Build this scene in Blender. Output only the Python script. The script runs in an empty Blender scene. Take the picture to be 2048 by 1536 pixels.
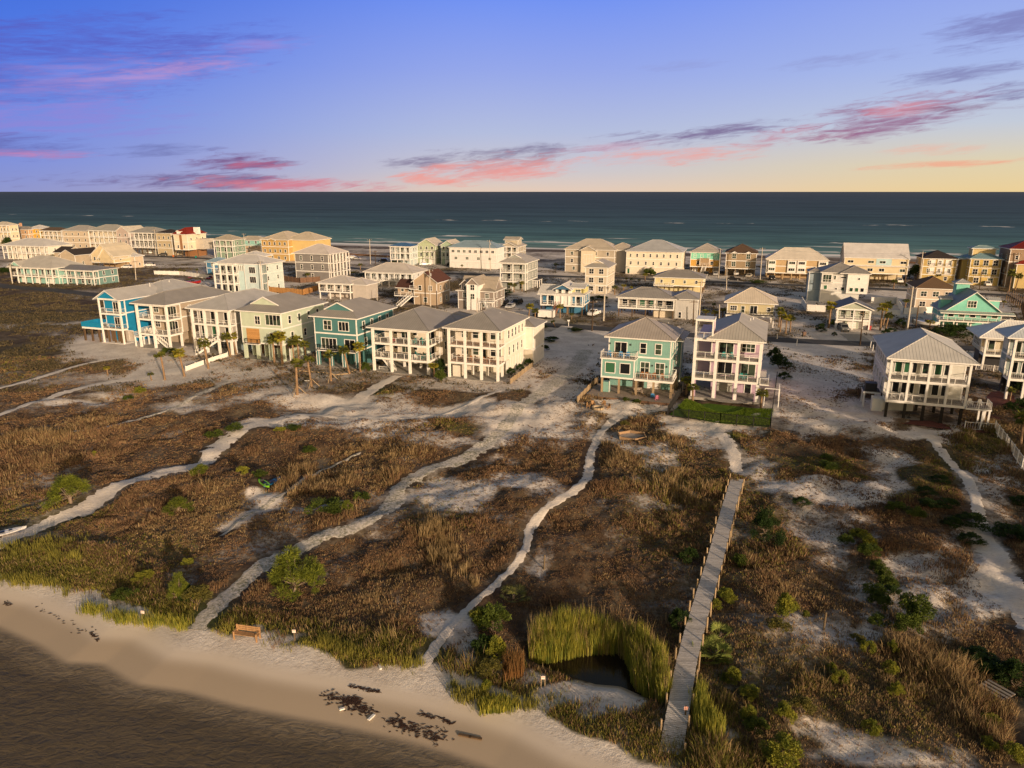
import bpy, math, random
import numpy as np
from mathutils import Vector, Matrix
sc = bpy.context.scene
C = sc.collection
PI = math.pi
rnd = random.Random(7)

# ------------------------------------------------------------------ camera
F = 1420.0; PITCH = math.radians(15.2); CAMH = 34.0      # focal length in photo pixels, tilt, flying height
cam = bpy.data.cameras.new('camera'); co = bpy.data.objects.new('camera', cam); C.objects.link(co)
cam.sensor_width = 36.0; cam.lens = F/2048*36.0; cam.clip_start = 0.5; cam.clip_end = 90000
co.location = (0, 0, CAMH); co.rotation_euler = (PI/2-PITCH, 0, 0)
sc.camera = co
sc.render.resolution_x = 1024; sc.render.resolution_y = 768
CP, SP = math.cos(PITCH), math.sin(PITCH)

def g(x, y, z=0.0):                                       # photo pixel -> point on the plane at height z
    dx = (x-1024)/F; dy = (768-y)/F
    t = (CAMH-z)/(SP-dy*CP)
    return (dx*t, (CP+dy*SP)*t)
def pr(X, Y, Z):
    rz = Z-CAMH; d = Y*CP-rz*SP; u = Y*SP+rz*CP
    return (1024+F*X/d, 768-F*u/d)

# ------------------------------------------------------------------ light and sky
SUN_EL = math.radians(10.5); SUN_H = (0.5, -0.866)
sun = bpy.data.lights.new('sun', 'SUN'); so = bpy.data.objects.new('sun', sun); C.objects.link(so)
sun.energy = 5.0; sun.angle = math.radians(0.5); sun.color = (1.0, 0.74, 0.50)
sd = Vector((SUN_H[0]*math.cos(SUN_EL), SUN_H[1]*math.cos(SUN_EL), math.sin(SUN_EL)))
so.rotation_euler = sd.to_track_quat('Z', 'Y').to_euler()
sc.view_settings.view_transform = 'Standard'; sc.view_settings.look = 'None'
sc.view_settings.exposure = 0.0; sc.view_settings.gamma = 1.0

def s2l(c):
    return tuple(((v/255)/12.92 if v <= 10.3 else ((v/255+0.055)/1.055)**2.4) for v in c)

class NT:                                                 # small node-tree helper
    def __init__(s, nt):
        s.nt = nt; nt.nodes.clear()
    def n(s, t, **k):
        nd = s.nt.nodes.new(t)
        for a, b in k.items():
            if a.startswith('i_'):
                key = a[2:]; key = int(key) if key.isdigit() else key.replace('_', ' ')
                s.set(nd, key, b)
            else: setattr(nd, a, b)
        return nd
    def set(s, nd, key, v):
        if isinstance(v, bpy.types.NodeSocket): s.nt.links.new(v, nd.inputs[key])
        else: nd.inputs[key].default_value = v
    def m(s, op, a, b=0.0, c=0.0, clamp=False):
        nd = s.nt.nodes.new('ShaderNodeMath'); nd.operation = op; nd.use_clamp = clamp
        s.set(nd, 0, a); s.set(nd, 1, b)
        if op in ('MULTIPLY_ADD', 'SMOOTH_MIN', 'SMOOTH_MAX', 'COMPARE'): s.set(nd, 2, c)
        return nd.outputs[0]
    def ss(s, v, a, b, lo=0.0, hi=1.0):                   # smoothstep map
        nd = s.nt.nodes.new('ShaderNodeMapRange'); nd.interpolation_type = 'SMOOTHSTEP'
        s.set(nd, 0, v); s.set(nd, 1, a); s.set(nd, 2, b); s.set(nd, 3, lo); s.set(nd, 4, hi)
        return nd.outputs[0]
    def mix(s, f, a, b, mode='MIX'):
        nd = s.nt.nodes.new('ShaderNodeMix'); nd.data_type = 'RGBA'; nd.blend_type = mode
        s.set(nd, 0, f)
        for k, v in ((6, a), (7, b)):
            s.set(nd, k, v if isinstance(v, bpy.types.NodeSocket) else (*v[:3], 1))
        return nd.outputs[2]
    def ramp(s, v, st, interp='LINEAR'):
        nd = s.nt.nodes.new('ShaderNodeValToRGB'); s.set(nd, 0, v); r = nd.color_ramp; r.interpolation = interp
        while len(r.elements) < len(st): r.elements.new(0.5)
        for e, (p, c) in zip(r.elements, st): e.position = p; e.color = (*c, 1)
        return nd.outputs[0]
    def noise(s, vec, scale, det=3.0, rough=0.5, dist=0.0, out=0):
        nd = s.n('ShaderNodeTexNoise'); s.set(nd, 'Vector', vec); s.set(nd, 'Scale', scale)
        s.set(nd, 'Detail', det); s.set(nd, 'Roughness', rough); s.set(nd, 'Distortion', dist)
        return nd.outputs[out]
    def vm(s, op, a, b=(0, 0, 0)):
        nd = s.nt.nodes.new('ShaderNodeVectorMath'); nd.operation = op; s.set(nd, 0, a); s.set(nd, 1, b); return nd.outputs[0]
    def comb(s, x, y, z=0.0):
        nd = s.nt.nodes.new('ShaderNodeCombineXYZ'); s.set(nd, 0, x); s.set(nd, 1, y); s.set(nd, 2, z); return nd.outputs[0]
    def sep(s, v):
        nd = s.nt.nodes.new('ShaderNodeSeparateXYZ'); s.set(nd, 0, v); return nd.outputs

world = bpy.data.worlds.new('World'); sc.world = world; world.use_nodes = True
def build_world():
    w = NT(world.node_tree)
    d = w.sep(w.n('ShaderNodeTexCoord').outputs['Generated'])
    x, y, z = d[0], d[1], d[2]
    hl = w.m('SQRT', w.m('MAXIMUM', w.m('SUBTRACT', 1.0, w.m('MULTIPLY', z, z)), 1e-4))
    az = w.m('DIVIDE', x, hl)                             # -0.585 .. 0.585 over the photographed part
    e = w.m('DIVIDE', z, 0.25, clamp=True)
    left = w.ramp(e, [(0, s2l((142, 150, 205))), (0.13, s2l((128, 145, 218))), (0.35, s2l((110, 138, 226))), (0.62, s2l((80, 122, 228))), (1, s2l((52, 100, 215)))])
    mid = w.ramp(e, [(0, s2l((228, 203, 184))), (0.10, s2l((206, 200, 204))), (0.3, s2l((180, 190, 222))), (0.6, s2l((150, 168, 234))), (1, s2l((104, 142, 244)))])
    right = w.ramp(e, [(0, s2l((236, 208, 152))), (0.12, s2l((226, 210, 172))), (0.3, s2l((196, 204, 218))), (0.55, s2l((168, 186, 234))), (1, s2l((138, 160, 238)))])
    c = w.mix(w.ss(az, -0.62, 0.0), left, mid)
    c = w.mix(w.ss(az, 0.05, 0.62), c, right)
    # streaky clouds: noise stretched along the horizon
    sv = w.comb(w.m('MULTIPLY', az, 8.0), w.m('MULTIPLY_ADD', az, -7.0, w.m('MULTIPLY', z, 62.0)), w.m('MULTIPLY', y, 0.6))
    n1 = w.noise(sv, 1.0, 6.0, 0.62, 0.6)
    n2 = w.noise(w.vm('ADD', sv, (7.3, 2.1, 4.0)), 0.8, 4.0, 0.6, 0.4)
    wav = w.noise(w.comb(w.m('MULTIPLY', az, 3.0), w.m('MULTIPLY', z, 16.0), 3.0), 1.0, 4.0, 0.6)
    fine = w.noise(w.comb(w.m('MULTIPLY', az, 34.0), w.m('MULTIPLY_ADD', az, -22.0, w.m('MULTIPLY', z, 230.0)), 1.0), 1.0, 5.0, 0.65, 0.8)
    def cloud(c, px, py, rx, ry, tilt, col, amt, nz=n1):
        ax = math.atan((px-1024)/F*1.0); cx = math.sin(math.atan2((px-1024), F*CP+(768-py)*SP))
        el = math.atan2((768-py)*CP-F*SP, math.hypot(F*CP+(768-py)*SP, px-1024)); cz = math.sin(el)
        sx = rx/F*0.9; sz = ry/F
        u = w.m('DIVIDE', w.m('SUBTRACT', az, cx), sx)
        v = w.m('DIVIDE', w.m('SUBTRACT', w.m('MULTIPLY_ADD', w.m('SUBTRACT', az, cx), -tilt, z), cz), sz)
        v = w.m('ADD', v, w.m('MULTIPLY_ADD', wav, 1.9, -0.95))
        r = w.m('ADD', w.m('MULTIPLY', u, u), w.m('MULTIPLY', v, v))
        k = w.m('SUBTRACT', 1.0, r)
        k = w.m('ADD', k, w.m('MULTIPLY_ADD', nz, 3.4, -1.75))
        k = w.m('ADD', k, w.m('MULTIPLY_ADD', fine, 2.6, -1.3))
        f = w.m('MULTIPLY', w.ss(k, -0.05, 1.5), amt)
        return w.mix(f, c, s2l(col))
    c = cloud(c, 170, 120, 330, 62, 0.16, (92, 92, 186), 0.7, n2)
    c = cloud(c, 120, 170, 330, 30, 0.2, (172, 150, 218), 0.5)
    c = cloud(c, 90, 235, 250, 38, 0.05, (150, 132, 212), 0.55)
    c = cloud(c, 20, 290, 150, 26, 0.0, (92, 88, 160), 0.6, n2)
    c = cloud(c, 520, 95, 110, 14, 0.15, (168, 150, 224), 0.5)
    c = cloud(c, 350, 140, 150, 14, 0.2, (186, 150, 208), 0.6)
    c = cloud(c, 60, 308, 110, 9, 0.0, (206, 140, 190), 0.7)
    c = cloud(c, 320, 300, 90, 14, 0.05, (98, 100, 160), 0.55, n2)
    c = cloud(c, 480, 322, 110, 20, 0.04, (122, 86, 134), 0.95, n2)
    c = cloud(c, 520, 330, 70, 10, 0.04, (196, 112, 140), 0.7)
    c = cloud(c, 380, 364, 330, 17, -0.01, (106, 90, 140), 0.95, n2)
    c = cloud(c, 590, 370, 240, 15, -0.02, (214, 128, 144), 0.95)
    c = cloud(c, 980, 322, 230, 28, 0.08, (112, 98, 138), 0.8, n2)
    c = cloud(c, 990, 336, 190, 26, 0.08, (236, 156, 150), 0.85)
    c = cloud(c, 1230, 292, 150, 9, 0.10, (206, 150, 170), 0.5, n2)
    c = cloud(c, 860, 362, 90, 13, -0.04, (240, 156, 146), 0.9)
    c = cloud(c, 1400, 266, 220, 18, 0.06, (124, 108, 150), 0.9, n2)
    c = cloud(c, 1590, 270, 130, 18, 0.08, (198, 118, 138), 0.9)
    c = cloud(c, 1340, 308, 200, 18, 0.06, (240, 160, 150), 0.7)
    c = cloud(c, 1780, 234, 160, 34, 0.1, (152, 106, 142), 0.95, n2)
    c = cloud(c, 1800, 222, 70, 14, 0.05, (216, 140, 154), 0.7)
    c = cloud(c, 1960, 216, 100, 8, 0.0, (142, 108, 138), 0.85)
    c = cloud(c, 1990, 62, 110, 30, 0.1, (118, 118, 176), 0.7, n2)
    c = cloud(c, 1900, 142, 110, 18, 0.1, (120, 118, 170), 0.7, n2)
    c = cloud(c, 2030, 185, 60, 20, 0.0, (116, 108, 156), 0.7)
    c = cloud(c, 1700, 118, 160, 12, 0.08, (140, 146, 200), 0.5, n2)
    c = cloud(c, 1350, 130, 90, 9, 0.08, (146, 156, 214), 0.5, n2)
    c = cloud(c, 1920, 328, 160, 8, 0.04, (242, 168, 140), 0.8)
    c = cloud(c, 1870, 300, 80, 10, 0.0, (238, 178, 158), 0.6)
    bg1 = w.n('ShaderNodeBackground', i_Color=c, i_Strength=1.0)
    sky = w.n('ShaderNodeTexSky'); sky.sky_type = 'NISHITA'; sky.sun_disc = False
    sky.sun_elevation = SUN_EL; sky.dust_density = 3.0; sky.ozone_density = 0.6; sky.sun_rotation = math.atan2(SUN_H[0], SUN_H[1])
    skc = w.mix(1.0, sky.outputs[0], (1.12, 0.98, 0.80), 'MULTIPLY')
    bg2 = w.n('ShaderNodeBackground', i_Color=skc, i_Strength=0.12)
    mx = w.n('ShaderNodeMixShader')
    # the dusk colours face the sea; overhead and behind, the plain physical sky takes over
    f = w.m('MAXIMUM', w.m('MAXIMUM', w.ss(z, 0.27, 0.55), w.ss(y, 0.35, -0.25)), w.m('MAXIMUM', w.ss(az, -0.62, -0.85), w.ss(az, 0.66, 0.88)))
    w.set(mx, 0, f); w.set(mx, 1, bg1.outputs[0]); w.set(mx, 2, bg2.outputs[0])
    w.set(w.n('ShaderNodeOutputWorld'), 0, mx.outputs[0])
build_world()

# ------------------------------------------------------------------ object helpers
def link(o, parent=None):
    C.objects.link(o)
    if parent is not None: o.parent = parent
    return o
def tag(o, label=None, cat=None, group=None, kind=None):
    if label: o['label'] = label
    if cat: o['category'] = cat
    if group: o['group'] = group
    if kind: o['kind'] = kind
    return o
def empty(name, loc, rz=0.0):
    o = bpy.data.objects.new(name, None); link(o); o.location = loc; o.rotation_euler = (0, 0, rz)
    o.empty_display_size = 0.2
    return o

class MB:
    """Collects polygons (with planar UVs in metres) for one mesh."""
    def __init__(s): s.v = []; s.f = []; s.mi = []; s.uv = []; s.mats = []
    def mid(s, m):
        if m not in s.mats: s.mats.append(m)
        return s.mats.index(m)
    def poly(s, pts, m, udir=None):
        b = len(s.v); s.v += [tuple(p) for p in pts]; s.f.append(tuple(range(b, b+len(pts)))); s.mi.append(s.mid(m))
        a, bb, c = Vector(pts[0]), Vector(pts[1]), Vector(pts[2])
        n = (bb-a).cross(c-a)
        if udir is not None:
            ud = Vector(udir).normalized(); vd = n.normalized().cross(ud)
            s.uv += [(Vector(p).dot(ud), Vector(p).dot(vd)) for p in pts]
        else:
            ax, ay, az_ = abs(n.x), abs(n.y), abs(n.z)
            if az_ >= ax and az_ >= ay: s.uv += [(p[0], p[1]) for p in pts]
            elif ax > ay: s.uv += [(p[1], p[2]) for p in pts]
            else: s.uv += [(p[0], p[2]) for p in pts]
    def box(s, x0, x1, y0, y1, z0, z1, m, top=None, T=None):
        P = [(x0, y0, z0), (x1, y0, z0), (x1, y1, z0), (x0, y1, z0), (x0, y0, z1), (x1, y0, z1), (x1, y1, z1), (x0, y1, z1)]
        if T: P = [T(*p) for p in P]
        for k, q in enumerate(((0, 3, 2, 1), (4, 5, 6, 7), (0, 1, 5, 4), (2, 3, 7, 6), (1, 2, 6, 5), (3, 0, 4, 7))):
            s.poly([P[i] for i in q], top if (top and k == 1) else m)
        return s
    def bar(s, a, b, r, m, n=6, r2=None):                 # tapered round bar between two points
        a = Vector(a); b = Vector(b); d = b-a
        if d.length < 1e-6: return s
        q = d.to_track_quat('Z', 'Y'); r2 = r if r2 is None else r2
        A = [a+q@Vector((r*math.cos(2*PI*i/n), r*math.sin(2*PI*i/n), 0)) for i in range(n)]
        B = [b+q@Vector((r2*math.cos(2*PI*i/n), r2*math.sin(2*PI*i/n), 0)) for i in range(n)]
        for i in range(n):
            j = (i+1) % n; s.poly([A[i], A[j], B[j], B[i]], m)
        s.poly(B, m); s.poly(A[::-1], m)
        return s
    def beam(s, a, b, w, h, m):                           # rectangular beam between two points
        a = Vector(a); b = Vector(b); d = (b-a)
        side = Vector((-d.y, d.x, 0))
        side = side.normalized() if side.length > 1e-6 else Vector((1, 0, 0))
        up = side.cross(d).normalized()*-1
        o = [side*w/2+up*h/2, side*-w/2+up*h/2, side*-w/2-up*h/2, side*w/2-up*h/2]
        A = [a+k for k in o]; B = [b+k for k in o]
        for i in range(4):
            j = (i+1) % 4; s.poly([A[i], B[i], B[j], A[j]], m)
        s.poly(A, m); s.poly(B[::-1], m)
        return s
    def build(s, name, parent=None, smooth=False):
        me = bpy.data.meshes.new(name); me.from_pydata(s.v, [], s.f)
        for m in s.mats: me.materials.append(m)
        me.polygons.foreach_set('material_index', s.mi)
        uvl = me.uv_layers.new(name='uv'); uvl.data.foreach_set('uv', [c for u in s.uv for c in u])
        if smooth: me.polygons.foreach_set('use_smooth', [True]*len(me.polygons))
        me.update()
        return link(bpy.data.objects.new(name, me), parent)

def npmesh(name, V, Fc, mat, attrs=None, parent=None, smooth=False):
    """Fast mesh from arrays; Fc is (n,3) or (n,4)."""
    me = bpy.data.meshes.new(name); n, k = Fc.shape
    me.vertices.add(len(V)); me.vertices.foreach_set('co', np.ascontiguousarray(V, np.float32).ravel())
    me.loops.add(n*k); me.loops.foreach_set('vertex_index', np.ascontiguousarray(Fc, np.int32).ravel())
    me.polygons.add(n); me.polygons.foreach_set('loop_start', np.arange(0, n*k, k, dtype=np.int32))
    try: me.polygons.foreach_set('loop_total', np.full(n, k, np.int32))
    except Exception: pass
    for a, vals in (attrs or {}).items():
        at = me.attributes.new(a, 'FLOAT', 'POINT'); at.data.foreach_set('value', np.ascontiguousarray(vals, np.float32))
    me.materials.append(mat)
    if smooth: me.polygons.foreach_set('use_smooth', np.ones(n, bool))
    me.update(calc_edges=True); me.validate()
    return link(bpy.data.objects.new(name, me), parent)

# ------------------------------------------------------------------ materials
def newmat(name):
    m = bpy.data.materials.new(name); m.use_nodes = True
    return m, NT(m.node_tree)
def finish(t, col, rough=0.7, spec=0.3, bump=None, bstr=0.3, bdist=0.02, metal=0.0, trans=0.0):
    p = t.n('ShaderNodeBsdfPrincipled'); t.set(p, 'Base Color', col if isinstance(col, bpy.types.NodeSocket) else (*col[:3], 1))
    t.set(p, 'Roughness', rough); t.set(p, 'Specular IOR Level', spec); t.set(p, 'Metallic', metal)
    if bump is not None:
        b = t.n('ShaderNodeBump', i_Strength=bstr, i_Distance=bdist); t.set(b, 'Height', bump); t.set(p, 'Normal', b.outputs[0])
    o = t.n('ShaderNodeOutputMaterial')
    if trans > 0:
        tr = t.n('ShaderNodeBsdfTranslucent'); t.set(tr, 0, col if isinstance(col, bpy.types.NodeSocket) else (*col[:3], 1))
        mx = t.n('ShaderNodeMixShader'); t.set(mx, 0, trans); t.set(mx, 1, p.outputs[0]); t.set(mx, 2, tr.outputs[0]); t.set(o, 0, mx.outputs[0])
    else: t.set(o, 0, p.outputs[0])
_mc = {}
def paint(c, rough=0.6, vary=0.12, spec=0.3):             # plain painted / moulded surface
    k = ('p', c, rough)
    if k in _mc: return _mc[k]
    m, t = newmat('painted_surface'); pos = t.n('ShaderNodeTexCoord').outputs['Object']
    n = t.noise(pos, 1.7, 4.0, 0.6)
    col = t.mix(t.ss(n, 0.3, 0.7), c, tuple(v*(1-vary) for v in c))
    finish(t, col, rough, spec); _mc[k] = m; return m
def siding(c, style='lap'):
    k = ('s', c, style)
    if k in _mc: return _mc[k]
    m, t = newmat('siding'); uv = t.sep(t.n('ShaderNodeUVMap').outputs[0]); pos = t.n('ShaderNodeTexCoord').outputs['Object']
    if style == 'lap':
        fr = t.m('FRACT', t.m('MULTIPLY', uv[1], 5.0)); h = t.m('SUBTRACT', 1.0, fr); dark = t.ss(fr, 0.0, 0.14, 1.0, 0.0)
    else:
        fr = t.m('FRACT', t.m('MULTIPLY', uv[0], 2.4)); a = t.m('ABSOLUTE', t.m('SUBTRACT', fr, 0.5)); h = t.ss(a, 0.1, 0.06); dark = t.ss(a, 0.13, 0.09, 0, 0.9)
        dark = t.m('MULTIPLY', dark, t.ss(a, 0.05, 0.08))
    n = t.noise(pos, 0.5, 5.0, 0.65)
    streak = t.noise(t.vm('MULTIPLY', pos, (2.5, 2.5, 0.25)), 1.2, 4.0, 0.6)
    col = t.mix(t.ss(n, 0.3, 0.75), c, tuple(v*0.86 for v in c))
    col = t.mix(t.m('MULTIPLY', t.ss(streak, 0.5, 0.8), 0.16), col, tuple(v*0.55 for v in c))
    col = t.mix(t.m('MULTIPLY', dark, 0.22), col, tuple(v*0.4 for v in c))
    finish(t, col, 0.6, 0.25, h, 0.5, 0.03); _mc[k] = m; return m
def roofing(c, style='seam'):
    k = ('r', c, style)
    if k in _mc: return _mc[k]
    m, t = newmat('roofing'); uv = t.sep(t.n('ShaderNodeUVMap').outputs[0]); pos = t.n('ShaderNodeTexCoord').outputs['Object']
    n = t.noise(pos, 0.35, 5.0, 0.65); col = t.mix(t.ss(n, 0.3, 0.7), c, tuple(v*0.84 for v in c))
    if style == 'seam':
        fr = t.m('ABSOLUTE', t.m('SUBTRACT', t.m('FRACT', t.m('MULTIPLY', uv[0], 2.2)), 0.5)); ln = t.ss(fr, 0.13, 0.05)
        pan = t.noise(t.comb(t.m('FLOOR', t.m('MULTIPLY', uv[0], 2.2)), 0.0, 0.0), 3.1, 0.0)
        col = t.mix(t.m('MULTIPLY', pan, 0.14), col, tuple(v*0.6 for v in c))
        col = t.mix(t.m('MULTIPLY', ln, 0.42), col, tuple(v*0.45 for v in c)); finish(t, col, 0.55, 0.12, ln, 0.6, 0.04)
    else:
        br = t.n('ShaderNodeTexBrick'); t.set(br, 'Vector', t.comb(uv[0], uv[1])); t.set(br, 'Scale', 3.0); t.set(br, 'Mortar Size', 0.03)
        t.set(br, 'Color1', (*c, 1)); t.set(br, 'Color2', (*[v*0.7 for v in c], 1)); t.set(br, 'Mortar', (*[v*0.4 for v in c], 1))
        col = t.mix(0.6, col, br.outputs[0]); finish(t, col, 0.85, 0.1, br.outputs[1], -0.4, 0.02)
    _mc[k] = m; return m
def wood(c, plank=7.0, ax=0, rough=0.8):
    k = ('w', c, plank, ax)
    if k in _mc: return _mc[k]
    m, t = newmat('wood'); uv = t.sep(t.n('ShaderNodeUVMap').outputs[0]); pos = t.n('ShaderNodeTexCoord').outputs['Object']
    q = t.m('MULTIPLY', uv[ax], plank); fr = t.m('ABSOLUTE', t.m('SUBTRACT', t.m('FRACT', q), 0.5)); gap = t.ss(fr, 0.43, 0.49)
    pn = t.noise(t.comb(t.m('FLOOR', q), 0.0, 0.0), 7.7, 0.0); n = t.noise(pos, 3.0, 5.0, 0.7)
    col = t.mix(t.ss(t.m('ADD', t.m('MULTIPLY', pn, 0.6), t.m('MULTIPLY', n, 0.4)), 0.3, 0.7), tuple(v*0.72 for v in c), tuple(min(1, v*1.15) for v in c))
    col = t.mix(t.m('MULTIPLY', gap, 0.8), col, tuple(v*0.2 for v in c))
    finish(t, col, rough, 0.15, gap, -0.5, 0.02); _mc[k] = m; return m
def leafmat(c1, c2, scale=0.6, trans=0.3, name='foliage', rough=0.7):
    m, t = newmat(name); pos = t.n('ShaderNodeNewGeometry').outputs['Position']
    a = t.n('ShaderNodeAttribute'); a.attribute_name = 'tint'
    n = t.noise(pos, scale, 3.0, 0.6)
    f = t.m('ADD', t.m('MULTIPLY', n, 0.55), t.m('MULTIPLY', a.outputs['Fac'], 0.45))
    finish(t, t.mix(t.ss(f, 0.25, 0.75), c1, c2), rough, 0.2, trans=trans); return m

WHITE = paint((0.78, 0.76, 0.73)); TRIM = paint((0.80, 0.79, 0.76), 0.5); CREAM = paint((0.66, 0.58, 0.45))
DARK = paint((0.03, 0.03, 0.035), 0.5); BLACK = paint((0.012, 0.012, 0.013), 0.4)
def glassmat(tint):
    m, t = newmat('window_glass'); pos = t.n('ShaderNodeTexCoord').outputs['Object']; oi = t.n('ShaderNodeObjectInfo')
    n = t.noise(t.vm('ADD', pos, oi.outputs['Location']), 0.55, 2.0)
    f = t.ss(t.m('ADD', n, t.m('MULTIPLY_ADD', oi.outputs['Random'], 0.4, -0.2)), 0.48, 0.6)
    col = t.mix(f, (0.012, 0.013, 0.015), tint)
    finish(t, col, 0.12, 0.4); return m
GLASS = glassmat((0.05, 0.07, 0.05)); GLASSG = glassmat((0.04, 0.13, 0.07)); GLASSD = glassmat((0.02, 0.022, 0.025))
CONC = paint((0.36, 0.34, 0.31), 0.9, 0.25); PILE = wood((0.13, 0.085, 0.05), 0.5); PILEP = wood((0.36, 0.27, 0.17), 0.5)
PLANK = wood((0.34, 0.28, 0.23), 7.0, 1); PLANKD = wood((0.17, 0.10, 0.065), 7.0); FENCEW = wood((0.42, 0.22, 0.08), 6.0)
DECKG = wood((0.17, 0.15, 0.14), 7.0)

# ------------------------------------------------------------------ terrain
def hash2(ix, iy, seed):
    h = (ix.astype(np.int64)*374761393 + iy.astype(np.int64)*668265263 + seed*974634777) & 0xffffffff
    h = ((h ^ (h >> 13))*1274126177) & 0xffffffff
    return ((h ^ (h >> 16)) & 0xffff)/65535.0
def vn(x, y, seed=0):
    ix = np.floor(x); iy = np.floor(y); fx = x-ix; fy = y-iy
    fx = fx*fx*(3-2*fx); fy = fy*fy*(3-2*fy)
    a = hash2(ix, iy, seed); b = hash2(ix+1, iy, seed); c = hash2(ix, iy+1, seed); d = hash2(ix+1, iy+1, seed)
    return (a*(1-fx)+b*fx)*(1-fy)+(c*(1-fx)+d*fx)*fy
def fbm(x, y, sc_, seed=0, o=4):
    r = 0; amp = 0.5; t = 0
    for i in range(o): r = r+amp*vn(x*sc_+i*17.3, y*sc_+i*5.1, seed+i); t += amp; amp *= 0.5; sc_ *= 2.1
    return r/t
def smst(v, a, b):
    t = np.clip((v-a)/(b-a), 0, 1); return t*t*(3-2*t)
def A(*v): return [np.atleast_1d(np.asarray(q, float)) for q in v]
def dpoly(X, Y, pts, closed=False):                       # distance to a polyline, and side/inside
    d = np.full(X.shape, 1e9); sgn = np.ones(X.shape)
    n = len(pts); inside = np.zeros(X.shape, bool)
    for i in range(n if closed else n-1):
        ax, ay = pts[i]; bx, by = pts[(i+1) % n]; ex, ey = bx-ax, by-ay
        t = np.clip(((X-ax)*ex+(Y-ay)*ey)/(ex*ex+ey*ey+1e-9), 0, 1)
        q = np.hypot(X-ax-t*ex, Y-ay-t*ey); cr = ex*(Y-ay)-ey*(X-ax)
        up = q < d-1e-9; sgn = np.where(up, np.sign(cr), sgn); d = np.minimum(d, q)
        if closed:
            c = ((ay > Y) != (by > Y)) & (X < (bx-ax)*(Y-ay)/(by-ay+1e-12)+ax); inside ^= c
    return d, (np.where(inside, -1, 1) if closed else sgn)
WZ = -0.65                                                # level of the bay
bay_edge = [g(x, y, WZ) for x, y in [(-900, 1150), (-400, 1190), (-120, 1225), (0, 1245), (90, 1285), (140, 1318), (215, 1322), (280, 1362), (380, 1376), (480, 1404), (560, 1420), (680, 1442), (800, 1468), (900, 1496), (990, 1528), (1080, 1580), (1250, 1660), (1500, 1800), (1900, 2100)]]
pond = [g(x, y, -0.9) for x, y in [(1062, 1312), (1110, 1300), (1165, 1286), (1240, 1286), (1252, 1310), (1264, 1345), (1286, 1368), (1300, 1392), (1280, 1392), (1240, 1374), (1190, 1370), (1140, 1354), (1090, 1336), (1066, 1324)]]
SEA_A = g(640, 486); SEA_B = g(1500, 506); SEAZ = -0.8
def sea_d(X, Y):                                          # metres inland of the ocean shore
    ex, ey = SEA_B[0]-SEA_A[0], SEA_B[1]-SEA_A[1]; L = math.hypot(ex, ey)
    return -(ex*(Y-SEA_A[1])-ey*(X-SEA_A[0]))/L + (np.sin(X*0.03)*3+np.sin(X*0.011+1)*5)
def height(X, Y):
    X, Y = A(X, Y)
    db, sb = dpoly(X, Y, bay_edge); D = db*sb            # + inland
    dune = np.clip(smst(D, 4, 18), 0, 1)*(1-smst(Y, 112, 128))
    h = dune*((fbm(X, Y, 0.09, 3)-0.5)*1.9+(fbm(X, Y, 0.32, 9, 3)-0.5)*0.95)+(1-dune)*(fbm(X, Y, 0.3, 5, 3)-0.5)*0.05*smst(D, 3, 9)
    h = h + np.where(Y > 128, (fbm(X, Y, 0.05, 21, 3)-0.5)*0.25, 0)
    shore = WZ+0.5*np.tanh(D*0.13/0.5)+0.15*smst(D, 3, 7)
    h = np.where(D < 9, shore*(1-smst(D, 4, 9))+h*smst(D, 4, 9), h)
    dp, sp_ = dpoly(X, Y, pond, True); P = dp*sp_
    h = h*smst(P, 0.5, 6)+(1-smst(P, 0.5, 6))*(-0.35)
    h = np.where(P < 1.5, np.minimum(h, -0.9+0.45*P), h)
    S = sea_d(X, Y)
    h = np.where(S < 25, np.minimum(h, SEAZ+0.045*S), h)
    return h
def gh(X, Y): return float(height(X, Y)[0])

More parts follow.
